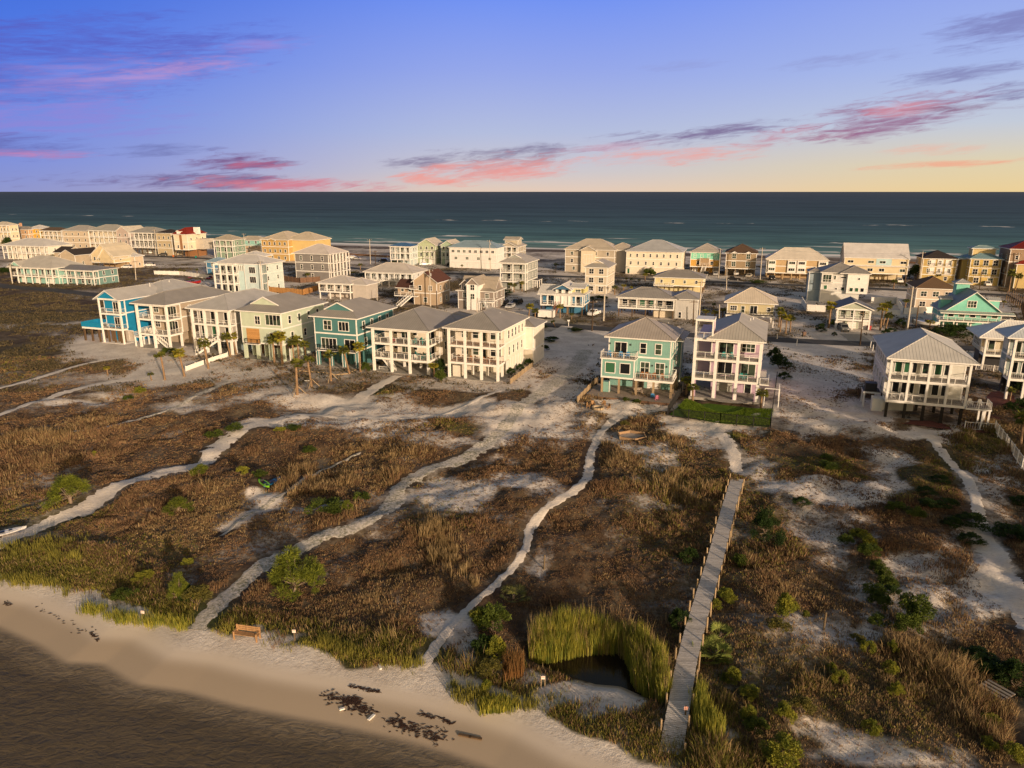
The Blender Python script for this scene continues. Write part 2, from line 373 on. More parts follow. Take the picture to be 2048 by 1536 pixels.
# pieces of open sand and of green, measured on the photo and laid on the ground: x, y, rx, ry, amount
SAND = [(250, 700, 170, 42, .95), (360, 742, 120, 26, .95), (600, 758, 190, 40, .62), (470, 790, 190, 16, .5), (720, 806, 160, 24, .85), (780, 840, 150, 32, .85), (960, 772, 180, 16, .8), (900, 812, 120, 16, .85), (960, 850, 70, 24, .7),
        (1000, 880, 50, 18, .5), (1090, 842, 90, 60, .8), (920, 985, 70, 40, .72), (1050, 970, 60, 45, .72), (1020, 925, 80, 18, .6), (1300, 930, 70, 50, .62), (1330, 985, 90, 30, .5), (1110, 740, 110, 60, .9), (1150, 690, 110, 40, .9), (1280, 815, 80, 24, .9),
        (1640, 730, 130, 80, .85), (1600, 830, 120, 50, .78), (1760, 955, 75, 50, .9), (1650, 975, 130, 18, .75), (1540, 940, 50, 26, .6), (1850, 868, 120, 18, .95), (1700, 830, 80, 40, .9), (1430, 855, 110, 18, .95), (1390, 880, 100, 24, .7), (1500, 900, 60, 30, .5),
        (1960, 1130, 70, 90, .8), (1850, 1110, 110, 40, .6), (1900, 1210, 120, 60, .72), (1820, 1270, 130, 26, .6), (1990, 1000, 60, 60, .6), (1960, 930, 70, 30, .55), (1680, 1490, 110, 34, .8), (1820, 1500, 90, 50, .45), (1640, 1250, 90, 50, .42), (1640, 1060, 60, 60, .4),
        (390, 815, 90, 14, .7), (130, 805, 60, 9, .6), (210, 740, 60, 20, .6), (90, 700, 130, 14, .4), (300, 680, 160, 30, .9), (550, 985, 35, 12, .9), (500, 1030, 60, 22, .6), (560, 1000, 60, 20, .6), (330, 1160, 60, 30, .35), (660, 1020, 50, 14, .5),
        (990, 1330, 36, 30, .7), (930, 1300, 24, 30, .8), (900, 1260, 30, 30, .7), (1140, 1402, 90, 26, 1.0), (1210, 1425, 60, 30, .9), (1400, 1480, 40, 20, .7), (1330, 1440, 40, 20, .5), (1060, 1378, 40, 20, .9), (520, 1275, 110, 18, .95), (590, 850, 120, 14, .75),
        (1200, 1010, 60, 30, .35), (640, 770, 120, 30, .45), (420, 760, 100, 12, .7), (1110, 1130, 40, 30, .55), (1230, 880, 40, 20, .7), (1950, 1060, 40, 30, .6), (60, 965, 40, 12, .2), (1180, 860, 40, 24, .7), (240, 790, 60, 12, .5), (740, 900, 60, 20, .5), (860, 880, 80, 18, .7)]
VEG = [(975, 935, 70, 12, .6), (900, 905, 50, 10, .5), (1085, 905, 40, 40, .45), (1000, 1010, 60, 16, .4), (960, 860, 30, 14, .5), (905, 850, 60, 16, .9), (1210, 935, 60, 30, .5), (640, 895, 130, 34, .6), (1650, 930, 90, 22, .6), (1860, 930, 60, 45, .8), (1960, 880, 60, 22, .8), (760, 788, 60, 18, .7), (1475, 870, 36, 14, 1.2), (1150, 900, 30, 20, .4), (60, 620, 180, 22, .9), (20, 700, 110, 40, 1.0), (120, 660, 90, 12, .5), (200, 735, 70, 14, .8), (60, 840, 60, 10, .6),
       (1030, 795, 40, 12, .8), (1120, 755, 50, 14, .5), (700, 790, 50, 12, .7), (1560, 870, 34, 30, .5), (1760, 850, 60, 10, .4), (1290, 870, 60, 16, .5), (870, 798, 70, 10, .8), (1090, 810, 30, 10, .4), (1760, 740, 30, 60, .5), (1430, 920, 36, 20, .6)]
GREEN = [(1475, 870, 30, 12, 1.), (905, 850, 55, 12, .7), (1860, 950, 80, 50, .5), (230, 1215, 150, 26, .9), (60, 1165, 90, 22, .8), (700, 1310, 170, 22, .7), (1640, 930, 60, 20, .6), (770, 785, 30, 8, .8), (1960, 885, 60, 20, .6), (60, 640, 160, 20, .35), (30, 730, 90, 40, .35), (1340, 1000, 100, 120, .25), (1000, 1400, 60, 20, .9), (1420, 1430, 30, 70, .7),
         (1600, 1400, 300, 100, .3), (880, 1010, 60, 60, .3), (400, 1250, 60, 12, .8), (1500, 1030, 100, 120, .3), (80, 1020, 120, 40, .5), (200, 1110, 160, 40, .35), (1110, 650, 60, 20, .6), (1040, 660, 40, 12, .7)]
def fields(X, Y):
    X, Y = A(X, Y)
    wx, wy = (fbm(X, Y, 0.16, 101, 4)-0.5)*9, (fbm(X, Y, 0.16, 131, 4)-0.5)*9
    d = (Y+wy)*CP+CAMH*SP; qx = 1024+F*(X+wx)/d; qy = 768-F*((Y+wy)*SP-CAMH*CP)/d
    def acc(L):
        r = np.zeros(X.shape)
        for (cx, cy, rx, ry, a) in L:
            q = ((qx-cx)/rx)**2+((qy-cy)/ry)**2; r = np.maximum(r, a*(1-smst(np.sqrt(q), 0.55, 1.55)))
        return r
    base = 0.12+smst(Y, 112, 140)*0.34+(fbm(X, Y, 0.045, 61, 4)-0.5)*1.15*smst(Y, 112, 150)
    base = np.where((Y > 110) & (X < -100), base*smst(X+0*Y, -175, -110)+0.1, base)
    base = np.where(Y > 330, 0.5, base)
    n = fbm(X, Y, 0.12, 31, 4); d = Y*CP+CAMH*SP; px = 1024+F*X/d; py = 768-F*(Y*SP-CAMH*CP)/d
    s = np.maximum(base, acc(SAND)*0.95)-acc(VEG)*0.75+(n-0.5)*0.75+(fbm(X, Y, 0.5, 37, 3)-0.5)*0.35
    db, sb = dpoly(X, Y, bay_edge); D = db*sb
    edge = 5.3+1.5*(fbm(X, Y, 0.25, 44, 2)-0.5)*2+smst(X, -14, -6)*(1-smst(X, -2, 4))*1.0
    beach = 1-smst(D, edge-0.8, edge+0.5)
    s = np.maximum(s, beach*1.3)
    S = sea_d(X, Y); s = np.maximum(s, (1-smst(S, 9, 14))*1.2)
    s = np.where((S > 12) & (S < 34), np.minimum(s, 0.15+0.4*(n-0.3)), s)
    gr = acc(GREEN)+np.where(D < 11, 0.7*(1-smst(D, 7, 11)), 0)
    wet = 1-smst(D, 1.0, 5.2)
    dp, sp_ = dpoly(X, Y, pond, True); wet = np.maximum(wet, 1-smst(dp*sp_, 0.1, 0.9))
    return np.clip(s, 0, 1.3), np.clip(gr, 0, 1), np.clip(wet, 0, 1), D, px, py

def sandcol(t, pos, wet=None):
    n1 = t.noise(pos, 0.25, 5.0, 0.6); n2 = t.noise(t.vm('MULTIPLY', pos, (1, 2.2, 1)), 2.2, 5.0, 0.7)
    c = t.mix(t.ss(n1, 0.3, 0.7), (0.80, 0.74, 0.68), (0.58, 0.525, 0.48))
    c = t.mix(t.ss(n2, 0.45, 0.75, 0, 0.6), c, (0.26, 0.20, 0.155))
    if wet is not None: c = t.mix(t.ss(wet, 0.0, 0.6), c, (0.68, 0.585, 0.48)); c = t.mix(t.ss(wet, 0.55, 1.0), c, (0.42, 0.34, 0.255))
    return c
def ground_mat():
    m, t = newmat('ground'); pos = t.n('ShaderNodeNewGeometry').outputs['Position']
    def at(nm): a = t.n('ShaderNodeAttribute'); a.attribute_name = nm; return a.outputs['Fac']
    s, gr, wet = at('sand'), at('green'), at('wet')
    na = t.noise(t.vm('MULTIPLY', pos, (1, 1.6, 1)), 0.9, 6.0, 0.68, 0.3); nb = t.noise(pos, 3.6, 5.0, 0.7)
    nf = t.m('ADD', t.m('MULTIPLY', na, 0.62), t.m('MULTIPLY', nb, 0.38))
    k = t.m('MULTIPLY', t.ss(t.m('SUBTRACT', s, nf), -0.36, 0.26), 1.0)
    nc = t.noise(pos, 0.16, 5.0, 0.6); nd = t.noise(pos, 1.4, 5.0, 0.7)
    litter = t.mix(t.ss(nc, 0.38, 0.64), (0.10, 0.066, 0.042), (0.165, 0.13, 0.085))
    litter = t.mix(t.ss(nd, 0.4, 0.7, 0, 0.7), litter, (0.055, 0.034, 0.022))
    litter = t.mix(t.ss(t.noise(pos, 0.45, 4.0, 0.6), 0.45, 0.62, 0, 0.65), litter, (0.038, 0.024, 0.017))
    litter = t.mix(t.m('MULTIPLY', gr, 0.75), litter, (0.045, 0.065, 0.014))
    c = t.mix(k, litter, sandcol(t, pos, wet))
    speck = t.ss(t.noise(pos, 7.0, 3.0, 0.8), 0.66, 0.74)
    c = t.mix(t.m('MULTIPLY', speck, 0.5), c, (0.06, 0.04, 0.025))
    h = t.m('ADD', t.m('MULTIPLY', nb, 0.6), t.m('MULTIPLY', t.noise(pos, 9.0, 3.0, 0.7), 0.25))
    bs = t.m('SUBTRACT', 1.0, t.ss(wet, 0.0, 0.5))
    p = t.n('ShaderNodeBsdfPrincipled'); t.set(p, 'Base Color', c); t.set(p, 'Roughness', 0.9); t.set(p, 'Specular IOR Level', 0.12)
    b = t.n('ShaderNodeBump', i_Distance=0.16); t.set(b, 'Strength', t.m('MULTIPLY', bs, 0.75)); t.set(b, 'Height', h); t.set(p, 'Normal', b.outputs[0])
    t.set(t.n('ShaderNodeOutputMaterial'), 0, p.outputs[0]); return m
def build_ground():
    ys = [6.0]
    while ys[-1] < 620: ys.append(ys[-1]*1.0062 if ys[-1] > 28 else ys[-1]*1.03)
    ys = np.array(ys); us = np.linspace(-1.7, 1.7, 760)
    us = np.sign(us)*np.abs(us)**1.25*1.0
    Yg, U = np.meshgrid(ys, us, indexing='ij'); Xg = Yg*U+0.0
    Xf, Yf = Xg.ravel(), Yg.ravel(); Z = height(Xf, Yf)
    s, gr, wet, D, px, py = fields(Xf, Yf)
    nr, nc = Yg.shape; i = np.arange(nr*nc).reshape(nr, nc)
    Fc = np.stack([i[:-1, :-1], i[:-1, 1:], i[1:, 1:], i[1:, :-1]], -1).reshape(-1, 4)
    o = npmesh('ground', np.stack([Xf, Yf, Z], -1), Fc, ground_mat(), dict(sand=s, green=gr, wet=wet), smooth=True)
    tag(o, kind='structure')
    # the same land further out on both sides and behind
    m = MB(); gm = bpy.data.materials['ground']
    m.poly([(-9000, -9000, -9.0), (9000, -9000, -9.0), (9000, 620, -9.0), (-9000, 620, -9.0)], gm)
    tag(m.build('seabed'), kind='structure')
build_ground()

# ------------------------------------------------------------------ water
def water_mats():
    m, t = newmat('bay_water'); pos = t.n('ShaderNodeNewGeometry').outputs['Position']
    a = t.n('ShaderNodeAttribute'); a.attribute_name = 'depth'; dep = a.outputs['Fac']
    pv = t.vm('MULTIPLY', pos, (1.0, 1.9, 1)); w1 = t.noise(pv, 1.1, 6.0, 0.6, 1.2); w2 = t.noise(pv, 0.35, 3.0, 0.5, 0.4)
    h = t.m('ADD', t.m('MULTIPLY', w1, 0.6), t.m('MULTIPLY', w2, 0.8))
    col = t.mix(t.ss(dep, 0.1, 1.1), (0.34, 0.27, 0.18), (0.125, 0.097, 0.062))
    col = t.mix(t.ss(w1, 0.35, 0.7, 0, 0.5), col, (0.062, 0.048, 0.032))
    b = t.n('ShaderNodeBump', i_Strength=1.0, i_Distance=0.16); t.set(b, 'Height', h)
    df = t.n('ShaderNodeBsdfDiffuse'); t.set(df, 0, col); t.set(df, 'Normal', b.outputs[0])
    gl = t.n('ShaderNodeBsdfGlossy'); gl.inputs['Roughness'].default_value = 0.18; gl.inputs[0].default_value = (0.75, 0.62, 0.5, 1); t.set(gl, 'Normal', b.outputs[0])
    mx = t.n('ShaderNodeMixShader'); t.set(mx, 0, 0.045); t.set(mx, 1, df.outputs[0]); t.set(mx, 2, gl.outputs[0])
    tr = t.n('ShaderNodeBsdfTransparent'); m2 = t.n('ShaderNodeMixShader'); t.set(m2, 0, t.ss(dep, -0.01, 0.62))
    t.set(m2, 1, tr.outputs[0]); t.set(m2, 2, mx.outputs[0]); t.set(t.n('ShaderNodeOutputMaterial'), 0, m2.outputs[0])
    s, t = newmat('sea_water'); pos = t.n('ShaderNodeNewGeometry').outputs['Position']; q = t.sep(pos)
    ex, ey = SEA_B[0]-SEA_A[0], SEA_B[1]-SEA_A[1]; L = math.hypot(ex, ey); nx, ny = -ey/L, ex/L
    out = t.m('ADD', t.m('MULTIPLY', t.m('SUBTRACT', q[0], SEA_A[0]), nx), t.m('MULTIPLY', t.m('SUBTRACT', q[1], SEA_A[1]), ny))
    along = t.m('ADD', t.m('MULTIPLY', q[0], ex/L), t.m('MULTIPLY', q[1], ey/L))
    wob = t.noise(pos, 0.012, 4.0, 0.6); o2 = t.m('ADD', out, t.m('MULTIPLY_ADD', wob, 60.0, -30.0))
    lg = t.m('LOGARITHM', t.m('MAXIMUM', o2, 1.0), 10.0)
    col = t.ramp(t.m('DIVIDE', lg, 4.0), [(0.0, (0.26, 0.32, 0.27)), (0.40, (0.17, 0.31, 0.31)), (0.53, (0.115, 0.235, 0.26)), (0.64, (0.080, 0.150, 0.20)), (0.76, (0.070, 0.112, 0.165)), (0.9, (0.080, 0.115, 0.175)), (1.0, (0.105, 0.135, 0.195))])
    wv = t.noise(t.comb(t.m('MULTIPLY', along, 0.012), t.m('MULTIPLY', out, 0.09)), 1.0, 6.0, 0.7, 0.4)
    wv2 = t.noise(t.comb(t.m('MULTIPLY', along, 0.0022), t.m('MULTIPLY', out, 0.012)), 1.0, 6.0, 0.75, 0.4)
    col = t.mix(t.ss(wv, 0.42, 0.68, 0, 0.55), col, (0.030, 0.060, 0.075)); col = t.mix(t.ss(wv2, 0.45, 0.62, 0, 0.5), col, (0.034, 0.052, 0.07))
    # breakers: broken white lines a few metres and some tens of metres off the sand
    fo = None; fn = t.noise(t.comb(t.m('MULTIPLY', along, 0.02), t.m('MULTIPLY', out, 0.03)), 1.0, 4.0, 0.6)
    lift = t.noise(t.comb(t.m('MULTIPLY', along, 0.006), 0.0, 5.0), 1.0, 3.0, 0.5)
    for dd, wd, th in ((6, 10.0, 0.36), (34, 11.0, 0.47), (68, 12.0, 0.53), (115, 12.0, 0.58), (420, 22.0, 0.60)):
        dlt = t.m('ABSOLUTE', t.m('SUBTRACT', t.m('ADD', out, t.m('MULTIPLY_ADD', lift, 26.0, -13.0)), float(dd)))
        f = t.m('MULTIPLY', t.ss(dlt, wd, wd*0.3), t.ss(fn, th, th+0.07)); fo = f if fo is None else t.m('MAXIMUM', fo, f)
    col = t.mix(fo, col, (0.85, 0.82, 0.80))
    b = t.n('ShaderNodeBump', i_Strength=0.35, i_Distance=0.5); t.set(b, 'Height', wv)
    df = t.n('ShaderNodeBsdfDiffuse'); t.set(df, 0, col); t.set(df, 'Normal', b.outputs[0])
    gl = t.n('ShaderNodeBsdfGlossy'); gl.inputs['Roughness'].default_value = 0.35; gl.inputs[0].default_value = (0.5, 0.6, 0.7, 1); t.set(gl, 'Normal', b.outputs[0])
    mx = t.n('ShaderNodeMixShader'); t.set(mx, 0, 0.03); t.set(mx, 1, df.outputs[0]); t.set(mx, 2, gl.outputs[0]); t.set(t.n('ShaderNodeOutputMaterial'), 0, mx.outputs[0])
    p_, t = newmat('pond_water'); pos = t.n('ShaderNodeNewGeometry').outputs['Position']
    finish(t, (0.016, 0.011, 0.008), 0.1, 0.35, t.noise(pos, 2.0, 3.0), 0.12, 0.03)
    return m, s, p_
BAYM, SEAM, PONDM = water_mats()
def build_water():
    xs = np.concatenate([[-3000, -900, -400], np.linspace(-200, 60, 300), [120, 400, 900, 3000]]); ys = np.concatenate([[-3000, -600, -100], np.linspace(0, 90, 150)])
    Yg, Xg = np.meshgrid(ys, xs, indexing='ij'); X, Y = Xg.ravel(), Yg.ravel(); Hh = height(X, Y)
    nr, nc = Yg.shape; i = np.arange(nr*nc).reshape(nr, nc)
    Fc = np.stack([i[:-1, :-1], i[:-1, 1:], i[1:, 1:], i[1:, :-1]], -1).reshape(-1, 4)
    keep = (np.minimum.reduce([Hh[Fc[:, k]] for k in range(4)]) < WZ+0.12) & ((X[Fc[:, 0]] < -5) | (Y[Fc[:, 0]] < 42)); Fc = Fc[keep]
    dep = np.minimum((WZ-Hh)*3.2, 3.0)
    o = npmesh('water', np.stack([X, Y, np.full(X.shape, WZ)], -1), Fc, BAYM, dict(depth=dep)); tag(o, kind='structure')
    ang = 40000; ex, ey = SEA_B[0]-SEA_A[0], SEA_B[1]-SEA_A[1]; L = math.hypot(ex, ey); ex /= L; ey /= L; nx, ny = -ey, ex
    m = MB()
    def Q(a, b): return (SEA_A[0]+ex*a+nx*b, SEA_A[1]+ey*a+ny*b, SEAZ)
    m.poly([Q(-ang, -14), Q(ang, -14), Q(ang, ang), Q(-ang, ang)], SEAM); tag(m.build('sea'), kind='structure')
    m = MB(); cx = sum(p[0] for p in pond)/len(pond); cy = sum(p[1] for p in pond)/len(pond)
    m.poly([(cx+(p[0]-cx)*1.35, cy+(p[1]-cy)*1.35, -0.98) for p in reversed(pond)][::-1], PONDM); tag(m.build('pond'), kind='structure')
build_water()

# ------------------------------------------------------------------ paths and roads
def catmull(p, n=8):
    q = [p[0]]+list(p)+[p[-1]]; r = []
    for i in range(1, len(q)-2):
        for k in range(n):
            t = k/n; a, b, c, d = q[i-1], q[i], q[i+1], q[i+2]
            r.append(tuple(0.5*((2*b[j])+(-a[j]+c[j])*t+(2*a[j]-5*b[j]+4*c[j]-d[j])*t*t+(-a[j]+3*b[j]-3*c[j]+d[j])*t**3) for j in range(len(a))))
    r.append(tuple(p[-1])); return r
def ribbon(name, pts, mat, w, lift=0.03, jit=0.25, n=10, nw=6):
    P = [(*g(x, y), (w if isinstance(w, (int, float)) else w[i])) for i, (x, y) in enumerate(pts)]
    P = catmull(P, n); V = []; Fc = []
    # resample densely enough for the ragged edge
    R = [P[0]]
    for a, b in zip(P, P[1:]):
        L = math.hypot(b[0]-a[0], b[1]-a[1]); k = max(1, int(L/0.45))
        for j in range(1, k+1): R.append(tuple(a[i]+(b[i]-a[i])*j/k for i in range(3)))
    P = R
    for i, (x, y, ww) in enumerate(P):
        a = P[max(0, i-1)]; b = P[min(len(P)-1, i+1)]; dx, dy = b[0]-a[0], b[1]-a[1]; L = math.hypot(dx, dy) or 1
        nx, ny = -dy/L, dx/L; j1 = jit*ww*(rnd.random()-0.5)*1.2; j2 = jit*ww*(rnd.random()-0.5)*1.2
        for k in range(nw+1):
            t = k/nw*2-1; o = t*(ww/2+(j1 if t < 0 else j2)*abs(t)); X, Y = x+nx*o, y+ny*o
            V.append((X, Y, o))
    Va = np.array(V); Z = height(Va[:, 0], Va[:, 1])+lift
    if lift > 0.02:
        Z = Z.reshape(-1, nw+1); Z[:, 0] -= 0.08; Z[:, -1] -= 0.08; Z = Z.ravel()
    Va[:, 2] = Z; c = nw+1; n_ = len(P)
    Fc = np.array([(i*c+k+1, i*c+k, (i+1)*c+k, (i+1)*c+k+1) for i in range(n_-1) for k in range(nw)])
    return tag(npmesh(name, Va, Fc, mat, smooth=True), kind='structure')
def path_mat(name, green):
    m, t = newmat(name); pos = t.n('ShaderNodeNewGeometry').outputs['Position']; c = sandcol(t, pos)
    c = t.mix(0.45, c, (0.66, 0.61, 0.56))
    if green:
        n = t.noise(pos, 0.45, 5.0, 0.65); n2 = t.noise(pos, 3.0, 5.0, 0.75)
        c = t.mix(t.m('MULTIPLY', t.ss(n2, 0.38, 0.62), t.ss(n, 0.3, 0.6, 0.25, 0.9)), c, (0.13, 0.135, 0.075))
    finish(t, c, 0.95, 0.1, t.noise(pos, 4.0, 5.0, 0.7), 0.7, 0.12); return m
PATHM = path_mat('path_sand', False); PATHG = path_mat('path_sand_weedy', True)
asph, _t = newmat('asphalt'); _p = _t.n('ShaderNodeNewGeometry').outputs['Position']
_c = _t.mix(_t.ss(_t.noise(_p, 0.3, 5.0, 0.6), 0.3, 0.7), (0.085, 0.085, 0.088), (0.06, 0.06, 0.064))
_c = _t.mix(_t.ss(_t.noise(_p, 0.12, 4.0, 0.7), 0.55, 0.75, 0, 0.5), _c, (0.28, 0.25, 0.22)); finish(_t, _c, 0.9, 0.1)
ribbon('path', [(-60, 1120), (0, 1087), (90, 1045), (160, 1018), (230, 978), (330, 943), (400, 925), (445, 882), (500, 856), (600, 832), (700, 804), (760, 770), (795, 752)], PATHM, [3.0, 3.0, 2.9, 2.9, 3.3, 3.2, 3.3, 3.6, 3.6, 3.6, 3.8, 2.8, 2.2])
ribbon('path', [(392, 1258), (450, 1195), (540, 1120), (640, 1080), (720, 1055), (785, 1005), (805, 965), (870, 930), (950, 900), (1010, 850), (1050, 805), (1100, 772), (1150, 735), (1170, 700)], PATHG, [1.8, 2.1, 2.3, 2.6, 2.7, 2.8, 2.5, 3.0, 2.9, 2.5, 2.8, 3.4, 4.0, 4.5])
ribbon('path', [(838, 1338), (880, 1282), (930, 1222), (1000, 1160), (1050, 1100), (1065, 1045), (1130, 1000), (1172, 962), (1182, 905), (1205, 855), (1250, 822)], PATHM, [1.4, 1.1, .95, .95, 1.0, 1.2, 1.4, 1.6, 1.4, 1.6, 2.0])
ribbon('path', [(-60, 848), (0, 830), (80, 802), (180, 772), (300, 752), (410, 732)], PATHM, [1.8, 1.8, 2.0, 2.2, 3.5, 4.5])
ribbon('path', [(-60, 792), (0, 777), (90, 752), (170, 728), (260, 712)], PATHM, [1.2, 1.2, 1.6, 1.4, 1.6])
ribbon('path', [(1474, 942), (1468, 905), (1440, 868), (1425, 846)], PATHM, [1.9, 2.2, 2.6, 2.2])
ribbon('path', [(1848, 858), (1888, 908), (1938, 968), (1962, 1040), (1995, 1120), (2045, 1215), (2100, 1300)], PATHM, [2.0, 1.6, 1.5, 1.8, 3.0, 2.4, 2.2])
ribbon('path', [(440, 1072), (500, 1030), (560, 992), (640, 935), (720, 902)], PATHG, [.5, .9, .8, .6, .5], jit=.6)
ribbon('path', [(130, 872), (230, 850), (330, 822), (400, 790), (460, 762)], PATHG, [.6, 1.0, 1.0, 1.2, 1.6], jit=.6)
ribbon('path', [(612, 826), (720, 832), (840, 832), (940, 806), (1000, 782)], PATHM, [1.2, 1.4, 1.2, 1.2, 1.0], jit=.4)
ribbon('driveway', [(1070, 688), (1100, 672), (1135, 652)], PATHM, [3.0, 3.0, 3.2], 0.02, .05)
ribbon('road', [(-500, 505), (-200, 540), (0, 571), (90, 579), (220, 592), (480, 614), (800, 634), (1100, 650), (1260, 661), (1400, 671), (1640, 684), (1780, 690), (2048, 702), (2400, 720)], asph, 6.0, 0.015, 0.0)
ribbon('road', [(-700, 470), (200, 508), (420, 518), (640, 532), (840, 545), (950, 548), (1200, 555), (1410, 563), (1620, 572), (1800, 580), (2048, 592), (2500, 612)], asph, 6.4, 0.016, 0.0)
for _a in ([(1890, 650), (1960, 672), (2048, 690)], [(590, 600), (560, 625), (545, 636)], [(1320, 640), (1325, 655), (1328, 664)], [(1700, 668), (1715, 678), (1722, 688)], [(1100, 632), (1110, 642), (1115, 650)]):
    ribbon('driveway', _a, CONC, 5.0, 0.012, 0.0)

# ------------------------------------------------------------------ grasses (nobody could count them)
def blades(name, pts, hts, wid, mat, nb=6, spread=0.25, lean=0.35, seed=1, parent=None):
    r = np.random.RandomState(seed); n = len(pts); P = np.repeat(pts, nb, 0); H = np.repeat(hts, nb)*r.uniform(0.55, 1.1, n*nb)
    W = np.repeat(np.broadcast_to(wid, n), nb)*r.uniform(0.7, 1.3, n*nb); a = r.uniform(0, 2*PI, n*nb); rr = np.sqrt(r.uniform(0, 1, n*nb))*spread*np.minimum(1.5, np.repeat(hts, nb)/0.6+0.3)
    tint = np.repeat(r.uniform(0, 1, n), nb)*0.7+r.uniform(0, .3, n*nb)
    bx = P[:, 0]+rr*np.cos(a); by = P[:, 1]+rr*np.sin(a); bz = P[:, 2]
    la = a+r.normal(0, 0.6, n*nb); lm = H*lean*r.uniform(0.3, 1.2, n*nb); fa = r.uniform(0, PI, n*nb); cx, cy = np.cos(fa)*W/2, np.sin(fa)*W/2
    mx, my, mz = bx+np.cos(la)*lm*0.35, by+np.sin(la)*lm*0.35, bz+H*0.6; tx, ty, tz = bx+np.cos(la)*lm, by+np.sin(la)*lm, bz+H*0.95
    V = np.stack([np.stack([bx-cx, by-cy, bz-0.03], -1), np.stack([bx+cx, by+cy, bz-0.03], -1), np.stack([mx+cx*.8, my+cy*.8, mz], -1), np.stack([mx-cx*.8, my-cy*.8, mz], -1), np.stack([tx, ty, tz], -1)], 1).reshape(-1, 3)
    i = np.arange(n*nb)*5; T = np.concatenate([np.stack([i, i+1, i+2], -1), np.stack([i, i+2, i+3], -1), np.stack([i+3, i+2, i+4], -1)])
    return npmesh(name, V, T, mat, dict(tint=np.repeat(tint, 5)), parent)
DRY = leafmat((0.31, 0.19, 0.105), (0.08, 0.05, 0.032), 0.17, 0.25, 'dry_grass'); TANG = leafmat((0.42, 0.31, 0.16), (0.20, 0.14, 0.065), 0.3, 0.3, 'tan_grass')
OLIVE = leafmat((0.32, 0.29, 0.06), (0.12, 0.125, 0.03), 0.2, 0.35, 'olive_grass'); REED = leafmat((0.46, 0.42, 0.07), (0.12, 0.16, 0.028), 1.3, 0.4, 'reeds')
PATHS = [o for o in C.objects if o.name.startswith(('path', 'driveway', 'road'))]
def on_path(X, Y, margin=0.25):
    r = np.zeros(X.shape, bool)
    for o in PATHS:
        v = np.empty(len(o.data.vertices)*3, np.float32); o.data.vertices.foreach_get('co', v); v = v.reshape(-1, 7, 3)
        c = v[::2, 3, :2]; w = np.hypot(v[::2, 0, 0]-v[::2, 6, 0], v[::2, 0, 1]-v[::2, 6, 1])/2+margin
        for (cx, cy), ww in zip(c, w):
            r |= (X-cx)**2+(Y-cy)**2 < ww*ww
    return r
def scatter():
    r = np.random.RandomState(5); N = 520000
    Y = 30+(r.uniform(0, 1, N)**0.8)*118; U = r.uniform(-0.84, 0.84, N); X = Y*U
    s, gr, wet, D, px, py = fields(X, Y)
    clump = fbm(X, Y, 0.22, 77, 4); dens = np.clip(1.15-s*1.2, 0.02, 1)*(0.45+0.55*smst(clump, 0.3, 0.6))
    ok = (D > 5.0) & (r.uniform(0, 1, N) < dens) & (px > -120) & (px < 2170) & (py < 1600)
    dp, sp_ = dpoly(X, Y, pond, True); ok &= dp*sp_ > 0.6
    dens2 = np.where(Y > 112, 0.7, 1.0); ok &= r.uniform(0, 1, N) < dens2*np.clip(0.5+60/Y*0.5, 0, 1)
    X, Y, s, gr, D, clump, px, py = [q[ok] for q in (X, Y, s, gr, D, clump, px, py)]
    k = ~on_path(X, Y, 0.55); X, Y, s, gr, D, clump, px, py = [q[k] for q in (X, Y, s, gr, D, clump, px, py)]
    lawn = (px > 1330) & (px < 1560) & (py > 770) & (py < 856); house = (Y > 100) & (py < 790-0*px) & (px > 1190) & (px < 1560)
    cl = np.zeros(n0 := len(X), bool)
    for (ax, ay, ar) in ((529, 968, 1.9), (544, 962, 1.9), (1264, 868, 2.6), (1196, 818, 2.4), (494, 1272, 1.6), (288, 1234, .8), (1990, 1376, 1.3), (1647, 1258, .8), (2, 1068, 2.4), (1086, 1370, .6), (590, 1278, .7)):
        gx, gy = g(ax, ay); cl |= (X-gx)**2+(Y-gy)**2 < ar*ar
    k = ~(lawn | house | cl | in_house(X, Y)); X, Y, s, gr, D, clump, px, py = [q[k] for q in (X, Y, s, gr, D, clump, px, py)]
    Z = height(X, Y); n = len(X); P = np.stack([X, Y, Z], -1); q = r.uniform(0, 1, n)
    big = fbm(X, Y, 0.06, 91, 3); h = (0.11+0.62*smst(clump, 0.42, 0.75)*np.clip(1.15-s, 0.2, 1)*smst(fbm(X, Y, 0.7, 63, 3), 0.3, 0.62))*r.uniform(0.5, 1.4, n); h = np.where(Y > 105, h*0.6, h)*(0.55+1.1*smst(big, 0.35, 0.68)); h = np.where((gr > .3) & (D < 12), np.maximum(h, .3)*1.5, h)
    isg = q < gr*0.85; ist = (~isg) & (q > 0.93-0.35*smst(big, 0.5, 0.7)); isd = ~(isg | ist)
    wd = 0.034+0.0007*np.maximum(0, Y-40)
    for nm, mk, mt, sd_ in (('dune_grass', isd, DRY, 11), ('tan_grass', ist, TANG, 12), ('green_grass', isg, OLIVE, 13)):
        o = blades(nm, P[mk], h[mk]*(0.9 if nm != 'tan_grass' else 1.25), wd[mk], mt, 6, 0.3, 0.42, sd_)
        tag(o, kind='stuff')
